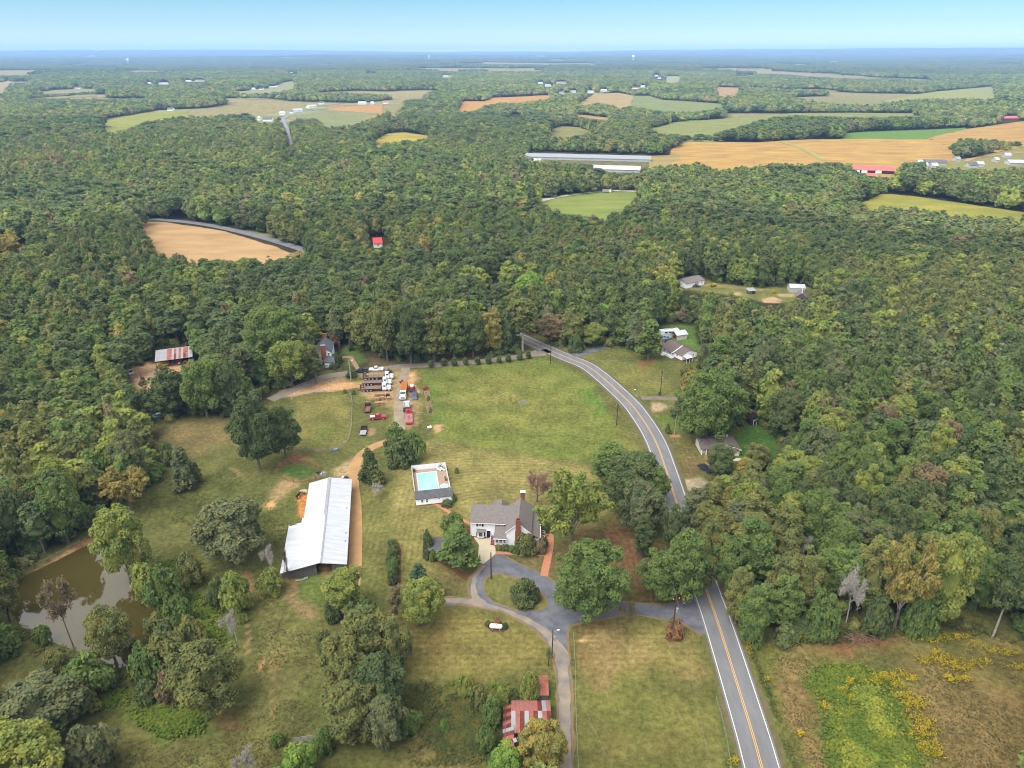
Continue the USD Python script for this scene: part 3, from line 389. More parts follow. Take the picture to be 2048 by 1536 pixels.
lane('lane', [(812, 735), (806, 760), (799, 800), (798, 830), (800, 860), (790, 880)], 3.6, mat('yard_gravel', lin(170, 154, 132, 0.8), lin(192, 176, 152, 0.8), 0.35, 0.95, 0.1, 8.0), 'gravel drive between the parked trucks', 0.034)
lane('lane', [(790, 880), (765, 886), (735, 900), (716, 918), (708, 945), (707, 975), (711, 1010), (712, 1060), (711, 1110), (709, 1150), (704, 1190)], 3.3, dirt, 'orange dirt track along the long barn', 0.034)
lane('lane', [(1145, 712), (1180, 702), (1210, 692), (1240, 680)], 4.2, old_asphalt, 'dark asphalt drive right of the road bend'); lane('lane', [(1282, 796), (1310, 796), (1340, 797), (1380, 800)], 3.0, mat('drive_gray', lin(140, 130, 116, 0.8), lin(156, 146, 128, 0.8), 0.4, 0.95), 'gray drive below the ranch house lawn')
ISLAND = [(966, 1166), (972, 1154), (987, 1147), (1006, 1147), (1031, 1155), (1045, 1159), (1065, 1171), (1080, 1183), (1093, 1195), (1097, 1212), (1084, 1220), (1050, 1223), (1021, 1218), (987, 1205), (972, 1190), (965, 1176)]
PAVED = [(998, 1107), (1035, 1127), (1089, 1151), (1111, 1166), (1130, 1180), (1180, 1195), (1235, 1203), (1264, 1206), (1321, 1210), (1352, 1208), (1386, 1196), (1398, 1196), (1420, 1270), (1402, 1268), (1372, 1249), (1326, 1238), (1276, 1229), (1230, 1233), (1180, 1240), (1140, 1250), (1133, 1265), (1135, 1300), (1140, 1350), (1142, 1400), (1143, 1450), (1149, 1620), (1116, 1620), (1117, 1440), (1115, 1360), (1108, 1310), (1095, 1285), (1075, 1262), (1040, 1240), (1000, 1222), (950, 1212), (915, 1207), (886, 1207), (886, 1194), (920, 1196), (944, 1198), (938, 1186), (938, 1170), (942, 1157), (957, 1138), (966, 1127)]
def rounded(pts, r): g = gpoly(pts); return g.buffer(r).buffer(-2 * r).buffer(r)
isl = rounded(ISLAND, 0.6); paved = rounded(PAVED, 0.4).difference(isl)
edge = paved.buffer(0.45).difference(isl.buffer(-0.35))
structure('driveway_edge', sheet(edge, 1.2, 0.012, rough=0.4, seed=3), mat('edge_earth', lin(176, 142, 104, 0.8), lin(150, 132, 84, 0.8), 0.5, 0.95, 0.05, 6.0), 'sandy earth edge along the driveway')
structure('driveway', sheet(paved, 1.5, 0.018), old_asphalt, 'asphalt driveway loop with a fork to the road')
gr = gpoly([(886, 1190), (944, 1198), (934, 1180), (936, 1160), (950, 1138), (962, 1130), (972, 1132), (956, 1152), (950, 1172), (955, 1188), (975, 1205), (1020, 1222), (1060, 1236), (1098, 1262), (1122, 1285), (1136, 1310), (1150, 1340), (1155, 1620), (1110, 1620), (1110, 1310), (1090, 1285), (1040, 1245), (880, 1215)])
structure('gravel', sheet(gr.intersection(paved.buffer(-0.15)), 1.2, 0.024, rough=0.5, seed=9), gravel, 'pale gravel on the lower driveway and the left of the loop')
structure('parking_pad', sheet(gpoly([(947, 1074), (982, 1076), (991, 1092), (991, 1108), (967, 1128), (955, 1123), (958, 1090)]), 2.0, 0.032), concrete, 'concrete parking pad in front of the house')
lane('brick_walk', [(990, 1105.5), (1010, 1106), (1029, 1107.5), (1060, 1109), (1097, 1110.5)], 1.1, brickpave, 'brick walk from the parking pad along the house bed', 0.028, True, 1.0)
lane('brick_walk', [(1084, 1068), (1098, 1069), (1100.5, 1073), (1100, 1090), (1096.5, 1112), (1092, 1132), (1088, 1152)], 1.9, brickpave, 'brick walk from the porch stairs down to the driveway', 0.032, True, 1.0)
lane('brick_walk', [(868, 1007), (880, 1013), (903, 1027), (925, 1040), (945, 1050)], 1.1, brickpave, 'brick walk between the pool house and the house', 0.028, True, 1.0)
lane('brick_walk', [(684, 715), (700, 714), (706, 722), (717, 740)], 1.8, mat('brick_walk_pale', lin(196, 156, 132, 0.8), lin(182, 140, 116, 0.8), 1.5, 0.9), 'pale brick walk in front of the white farmhouse', 0.028, True, 1.0)
for o, lab in (([(988, 1088), (1032, 1103), (1088, 1102), (1092, 1070), (1080, 1070), (1080, 1090), (1030, 1092)], 'mulch bed around the front of the house'), ([(973, 1253), (984, 1246), (1004, 1246), (1014, 1255), (1006, 1263), (984, 1262)], 'mulch bed under the white gas tank'), ([(1330, 1276), (1340, 1262), (1362, 1262), (1368, 1276), (1358, 1283), (1340, 1282)], 'mulch ring around the utility pole bush'), ([(1022, 1196), (1034, 1166), (1066, 1172), (1080, 1188), (1084, 1200), (1068, 1210), (1036, 1212)], 'mulch bed in the driveway island'), ([(778, 1084), (790, 1078), (800, 1090), (800, 1165), (788, 1175), (776, 1165)], 'mulch of the oval hedge bed'), ([(852, 1072), (862, 1120), (888, 1128), (930, 1160), (948, 1140), (930, 1150), (890, 1122), (872, 1118)], 'mulch border around the outbuilding')):
    structure('mulch_bed', sheet(gpoly(o).buffer(0.5).buffer(-0.3), 1.0, 0.016, rough=0.3, seed=len(o)), mulch, lab)
water = usdkit.material(stage, '/World/Looks/pond_water', {'g': ('geometry', {}), 'n': ('noise_texture', {'scale': 0.35, 'detail': 3.0}), 'b': ('bump', {'strength': 0.04, 'distance': 0.08}), 'p': ('principled_bsdf', {'base_color': lin(100, 90, 46, 0.62), 'roughness': 0.04, 'specular_ior_level': 0.9, 'ior': 1.5})}, [('g.position', 'n.vector'), ('n.fac', 'b.height'), ('b.normal', 'p.normal')], surface='p.BSDF')
structure('pond', sheet(POND.buffer(1.2), 3.0, -0.42), water, 'muddy brown pond reflecting trees and sky')
# ================================================ trees
PROF = {'dome': (0.10, lambda t: np.clip(1 - np.clip(t, 0, 1) ** 2.1, 0, 1) ** 0.62 * np.clip(0.62 + 1.5 * t, 0, 1)), 'oak': (0.20, lambda t: np.sqrt(np.clip(1 - ((t - 0.42) / 0.60) ** 2, 0, 1))), 'oval': (0.16, lambda t: np.sqrt(np.clip(1 - ((t - 0.44) / 0.58) ** 2, 0, 1)) * (1 - 0.25 * t)),
        'cone': (0.05, lambda t: 0.04 + 0.96 * (1 - t) ** 0.85), 'column': (0.18, lambda t: 0.25 + 0.75 * np.sqrt(np.clip(1 - ((t - 0.40) / 0.62) ** 2, 0, 1)) * (1 - 0.35 * t)),
        'bush': (0.0, lambda t: np.sqrt(np.clip(1 - ((t - 0.30) / 0.72) ** 2, 0, 1))), 'pine': (0.38, lambda t: 0.25 + 0.75 * np.sqrt(np.clip(1 - ((t - 0.35) / 0.68) ** 2, 0, 1)))}
def unit(a): return a / (np.linalg.norm(a, axis=-1, keepdims=True) + 1e-9)
def cards(rg, p, n, s, asp=0.7):
    k = len(p); n = unit(n); a = unit(np.cross(n, rg.normal(size=(k, 3)))); b = np.cross(n, a)
    s = s * rg.uniform(0.65, 1.3, (k, 1)); w = rg.uniform(0.8, 1.2, (k, 4, 1))
    v = np.stack([p + a * s * w[:, 0], p + b * s * asp * w[:, 1] + n * s * 0.15, p - a * s * w[:, 2], p - b * s * asp * w[:, 3] + n * s * 0.15], 1).reshape(-1, 3)
    i = np.arange(k) * 4; return v, np.vstack([np.stack([i, i + 1, i + 2], 1), np.stack([i, i + 2, i + 3], 1)])
def crown(rg, Ht, R, kind, nc, rc, nl, leaf, core=0.46, csub=2, spread=0.62, flat=1.0, upb=0.5):
    base, prof = PROF[kind]; z0, L = base * Ht, (1 - base) * Ht; rc = min(rc, R * 0.6)
    k1, ph1, ph2 = rg.integers(2, 4), rg.uniform(0, 6.3), rg.uniform(0, 6.3)
    t = rg.uniform(0, 1, nc * 6); t = t[rg.uniform(0, 1, nc * 6) < prof(t) ** 0.8][:nc]; nc = len(t)
    az = rg.uniform(0, 2 * np.pi, nc); lob = (1 + 0.18 * np.sin(k1 * az + ph1 + 2 * t) + 0.13 * np.sin((k1 + 2) * az + ph2 + 4 * t)) * rg.uniform(0.82, 1.14, nc)
    inner = np.where(rg.uniform(0, 1, nc) < 0.22, rg.uniform(0.2, spread, nc), rg.uniform(spread, 0.95, nc))
    rad = np.maximum(R - rc * 0.8, R * 0.3) * prof(t) * inner ** 0.8 * lob
    top = np.minimum(z0 + rc * 0.4 + t * (L - rc * 1.1), Ht - rc * 0.6)
    c = np.stack([rad * np.cos(az), rad * np.sin(az), top], 1); r = rc * rg.uniform(0.65, 1.25, nc) * (0.75 + 0.25 * prof(t))
    out = unit(c - np.array([0, 0, z0 + 0.38 * L]) + 1e-6)
    m = np.maximum((nl * (r / rc) ** 2).astype(int), 5); idx = np.repeat(np.arange(nc), m)
    d = unit(rg.normal(size=(len(idx), 3)) + out[idx] * 0.75 + [0, 0, 0.25])
    p = c[idx] + d * (r[idx] * rg.uniform(0.72, 1.08, len(idx)))[:, None] * [1, 1, 0.85 * flat]
    n = d * 0.75 + [0, 0, upb] + rg.normal(size=p.shape) * 0.5
    v, f = cards(rg, p, n, leaf); ms = [trimesh.Trimesh(v, f, process=False)]
    if core:
        b = trimesh.creation.icosphere(csub); w = np.array(b.vertices); tt = (w[:, 2] + 1) / 2
        rr = prof(np.clip(tt, 0.02, 0.98)) * R * core; h = np.hypot(w[:, 0], w[:, 1])[:, None] + 1e-6
        w = np.column_stack([w[:, :2] / h * np.minimum(rr, R * core)[:, None] * np.clip(h * 1.6, 0, 1), z0 + L * (0.06 + 0.74 * tt)])
        w *= 1 + 0.12 * rg.normal(size=w.shape) * [1, 1, 0.3]; ms.append(trimesh.Trimesh(w, b.faces, process=False))
    return cat(*ms), c
def trunk(rg, Ht, r0, tips, upto=0.72, lean=0.03, n=7, limb=8):
    b = rg.normal(size=2) * lean * Ht; z = np.array([-0.4, 0.03, 0.2, 0.45, upto]) * [1, Ht, Ht, Ht, Ht]
    k = np.clip(z / Ht, 0, 1); pts = np.column_stack([b[0] * k ** 2, b[1] * k ** 2, z]); rr = r0 * np.array([1.5, 1.05, 0.85, 0.55, 0.18])
    ms = [tube(pts, rr, n)]
    if len(tips):
        for c in tips[rg.permutation(len(tips))[:limb]]:
            s = np.clip(c[2] - 0.22 * Ht, 0.12 * Ht, 0.6 * Ht); q = np.array([b[0] * (s / Ht) ** 2, b[1] * (s / Ht) ** 2, s])
            mid = q + (c - q) * 0.5 + [0, 0, 0.03 * Ht]; ms.append(tube([q, mid, c], [r0 * 0.38, r0 * 0.24, r0 * 0.08], 5, False))
    return cat(*ms)
def twigs(rg, Ht, R, r0, levels=4, up=0.5, minr=0.02):
    """Bare limbs: (trunk mesh, branch mesh)."""
    tr, br = [], []
    def grow(p, d, L, r, lev):
        q = p + unit(d + rg.normal(size=3) * 0.12) * L; e = q + unit(d + rg.normal(size=3) * 0.25) * L * 0.6
        (tr if lev == 0 else br).append(tube([p, q, e], [r, r * 0.75, r * 0.55], 6 if lev < 2 else 3, False))
        if lev < levels:
            for _ in range(3 if lev < 2 else 3):
                s = rg.uniform(0.3, 1.0); b0 = q + (e - q) * s if rg.uniform() < 0.6 else p + (q - p) * max(s, 0.55)
                grow(b0, unit(d * 0.7 + unit(rg.normal(size=3)) * 0.85 + [0, 0, up * 0.4]), L * rg.uniform(0.5, 0.72), max(r * 0.5, minr), lev + 1)
    grow(np.array([0, 0, -0.3]), np.array([0, 0, 1.0]), Ht * 0.24, r0, 0)
    a, b = cat(*tr), cat(*br); v = np.vstack([a.vertices, b.vertices]); s = np.array([R / np.percentile(np.hypot(v[:, 0], v[:, 1]), 97)] * 2 + [Ht / v[:, 2].max()])
    for m in (a, b): m.vertices = m.vertices * s
    return a, b
BARK = {'bark': mat('bark', (0.085, 0.065, 0.05), (0.16, 0.13, 0.105), 3.0, 0.95), 'pale_bark': mat('pale_bark', (0.24, 0.215, 0.185), (0.40, 0.37, 0.33), 2.5, 0.95), 'red_bark': mat('twig_red', (0.16, 0.085, 0.065), (0.23, 0.14, 0.11), 2.0, 0.95)}
TINT = {'dark': ((0.056, 0.074, 0.030), (0.072, 0.092, 0.034)), 'green': ((0.072, 0.104, 0.030), (0.086, 0.120, 0.034)), 'bright': ((0.098, 0.156, 0.030), (0.116, 0.176, 0.034)),
        'olive': ((0.088, 0.098, 0.034), (0.108, 0.114, 0.038)), 'lime': ((0.118, 0.142, 0.034), (0.138, 0.156, 0.038)), 'gold': ((0.150, 0.136, 0.036), (0.172, 0.142, 0.040)),
        'brown': ((0.112, 0.090, 0.052), (0.132, 0.100, 0.054)), 'rust': ((0.135, 0.075, 0.042), (0.165, 0.090, 0.046)), 'gray': ((0.080, 0.092, 0.044), (0.098, 0.108, 0.050)), 'blue': ((0.056, 0.082, 0.044), (0.066, 0.092, 0.048)), 'pine': ((0.054, 0.076, 0.032), (0.068, 0.090, 0.037))}
WORD = {'dark': 'dark green', 'green': 'mid green', 'bright': 'bright green', 'olive': 'olive green', 'lime': 'yellow-green', 'gold': 'golden', 'brown': 'brownish', 'rust': 'rust-brown', 'gray': 'gray-green', 'blue': 'blue-green', 'pine': 'deep green'}
def lm(t): return leafmat(f'{t}_leaves', *TINT[t])
SHAPE = {  # natural height, radius, maker
 'oak': (18, 6.5, 'oak', 118, 1.35, 92, 0.31), 'oak2': (17, 6.5, 'oak', 96, 1.55, 112, 0.32), 'big': (20, 9, 'oak', 190, 1.5, 92, 0.32), 'oval': (21, 5.2, 'oval', 120, 1.2, 86, 0.30), 'oval2': (20, 5.0, 'oval', 96, 1.4, 100, 0.31),
 'column': (14, 3.2, 'column', 60, 1.1, 60, 0.38), 'cedar': (9, 2.6, 'cone', 80, 0.75, 48, 0.26), 'bush': (4, 2.6, 'bush', 46, 0.75, 55, 0.24), 'bush2': (3.2, 2.8, 'bush', 34, 0.9, 66, 0.26), 'hedge': (2.2, 1.7, 'bush', 36, 0.55, 50, 0.17)}
class_root = stage.CreateClassPrim('/World/models')
_models = {}
def model(shape, tint, seed=0):
    """A tree model with its parts, once for each shape and leaf colour."""
    key = f'{shape}_{tint}' + (f'_{seed}' if seed else '')
    if key in _models: return _models[key]
    root = '/World/models/' + key; UsdGeom.Xform.Define(stage, root)
    rg = np.random.default_rng(sum(map(ord, key)) * 7 + seed)
    if shape in SHAPE:
        Ht, R, kind, nc, rc, nl, leaf = SHAPE[shape]; c, tips = crown(rg, Ht, R, kind, nc, rc, nl, leaf)
        part(root, 'crown' if kind != 'bush' else 'foliage', c, lm(tint))
        part(root, 'trunk' if kind != 'bush' else 'stem', trunk(rg, Ht, 0.022 * Ht if kind != 'bush' else 0.06, tips, 0.8, limb=7), BARK['bark'])
    elif shape == 'tall':   # bare pale trunk below a high crown
        Ht, R = 22, 4.6; c, tips = crown(rg, Ht, R, 'pine', 70, 1.4, 60, 0.46, core=0.5); part(root, 'crown', c, lm(tint)); part(root, 'trunk', trunk(rg, Ht, 0.33, tips, 0.86, 0.012), BARK['pale_bark'])
    elif shape == 'pine':
        Ht, R = 19, 4.2; z = np.sort(rg.uniform(0.34, 0.97, 44)); az = np.arange(44) * 2.4 + rg.normal(size=44) * 0.5; L = R * (1.12 - z ** 2) * rg.uniform(0.6, 1.1, 44)
        tipp = np.column_stack([L * np.cos(az), L * np.sin(az), z * Ht]); root0 = np.column_stack([0 * z, 0 * z, z * Ht - 0.06 * Ht * (1 - z)])
        P, N = [], []
        for a, b in zip(root0, tipp):
            s = rg.uniform(0.35, 1.05, 80)[:, None]; q = a + (b - a) * s + rg.normal(size=(80, 3)) * [0.42, 0.42, 0.26]; P.append(q); N.append(rg.normal(size=(80, 3)) * 0.7 + [0, 0, 0.9])
        v, f = cards(rg, np.vstack(P), np.vstack(N), 0.42, 0.42); part(root, 'crown', trimesh.Trimesh(v, f, process=False), lm(tint))
        part(root, 'trunk', cat(tube([(0, 0, -0.4), (0.1, 0, Ht * 0.5), (0, 0.1, Ht * 0.98)], [0.32, 0.2, 0.05], 7), *[tube([a, b], [0.07, 0.02], 4, False) for a, b in zip(root0, tipp)]), BARK['bark'])
    elif shape == 'sparse':  # pale limbs fanning out, showing through thin leaves
        Ht, R = 18, 8.0; tr, br, tips = [tube([(0, 0, -0.4), (0.1, 0, 3.2), (0.1, 0.15, 6.0)], [0.62, 0.45, 0.34], 9)], [], []
        for k in range(17):
            az = k * 2.4 + rg.normal() * 0.25; out = R * rg.uniform(0.35, 1.0); zt = Ht * (1.02 - 0.42 * (out / R) ** 2) * rg.uniform(0.85, 1.0); d = np.array([math.cos(az), math.sin(az), 0]); st = np.array([0.1, 0.1, rg.uniform(3.6, 6.0)])
            L = np.array([st, st + d * out * 0.35 + [0, 0, (zt - st[2]) * 0.38], st + d * out * 0.72 + [0, 0, (zt - st[2]) * 0.74], d * out + [0, 0, zt]]); br.append(tube(L, [0.20, 0.14, 0.09, 0.03], 5, False))
            for j in range(9):
                f = rg.uniform(0.3, 1.0); i = min(int(f * 3), 2); q = L[i] + (L[i + 1] - L[i]) * (f * 3 - i); e = q + unit(d * 0.6 + rg.normal(size=3) * 0.7 + [0, 0, 0.45]) * rg.uniform(1.2, 2.6); br.append(tube([q, (q + e) / 2 + rg.normal(size=3) * 0.12, e], [0.06, 0.04, 0.02], 4, False)); tips += [e, (q + e) / 2]
        part(root, 'trunk', cat(*tr), BARK['bark']); part(root, 'branch', cat(*br), BARK['pale_bark']); c = np.array(tips); idx = np.repeat(np.arange(len(c)), 56); d = unit(rg.normal(size=(len(idx), 3)) + [0, 0, 0.2])
        v, f = cards(rg, c[idx] + d * rg.uniform(0.1, 0.95, (len(idx), 1)), d + rg.normal(size=d.shape) * 0.5 + [0, 0, 0.5], 0.32); part(root, 'crown', trimesh.Trimesh(v, f, process=False), lm(tint))
    elif shape == 'thin':    # a light open crown of small leaves on many twigs
        Ht, R = 10, 4.0; a, b = twigs(rg, Ht, R, 0.17, 4, 0.7, 0.03); part(root, 'trunk', a, BARK['bark']); part(root, 'branch', b, BARK['bark'])
        bv = np.array(b.vertices); c = bv[rg.integers(0, len(bv), 2600)]; v, f = cards(rg, c + rg.normal(size=c.shape) * 0.35, rg.normal(size=c.shape) + [0, 0, 0.6], 0.24); part(root, 'crown', trimesh.Trimesh(v, f, process=False), lm(tint))
    elif shape == 'bare':
        a, b = twigs(rg, 9, 4, 0.16, 5, 0.6, 0.03); bv = np.array(b.vertices); bv = bv[bv[:, 2] > 2.6]; c = bv[rg.integers(0, len(bv), 1500)]
        v, f = cards(rg, c + rg.normal(size=c.shape) * 0.3, rg.normal(size=c.shape), 0.45, 0.07); part(root, 'trunk', a, BARK[tint]); part(root, 'branch', cat(b, trimesh.Trimesh(v, f, process=False)), BARK[tint])
    _models[key] = root; return root
NAT = {k: (v[0], v[1]) for k, v in SHAPE.items()} | {'tall': (22, 4.6), 'pine': (19, 4.2), 'sparse': (18, 8.0), 'thin': (10, 4.0), 'bare': (9, 4.0)}
planted = []
def plant(name, cat_, shape, tint, label, loc, h, w, rz, group=None, seed=0):
    root = model(shape, tint, seed); path = fresh('/World', name); x = UsdGeom.Xform.Define(stage, path)
    n = NAT[shape]; x.AddTranslateOp().Set(Gf.Vec3d(*map(float, loc))); x.AddRotateZOp().Set(float(np.degrees(rz))); x.AddScaleOp().Set(Gf.Vec3f(w / (2 * n[1]), w / (2 * n[1]), h / n[0]))
    x.GetPrim().GetReferences().AddInternalReference(root); x.GetPrim().SetInstanceable(True)
    tell(x.GetPrim(), label, cat_, group); planted.append((loc[0], loc[1], w / 2)); return path
def survey_tree(bx_, by_, top, w, shape, tint, label, name='tree', cat_='tree', group=None):
    p = land(bx_, by_); h = height_at(bx_, by_, top); q = p + [0, 0, h * 0.5] - [0, 0, H]; dep = q[1] * CP - q[2] * SP
    plant(name, cat_, shape, tint, label, p, h, w * dep / FPX, (bx_ * 1.7 + by_) % 6.28, group, int(bx_ + by_) % 2)
T, S, P_, B = 'tree', 'shrub', 'pine_tree', 'bare_tree'
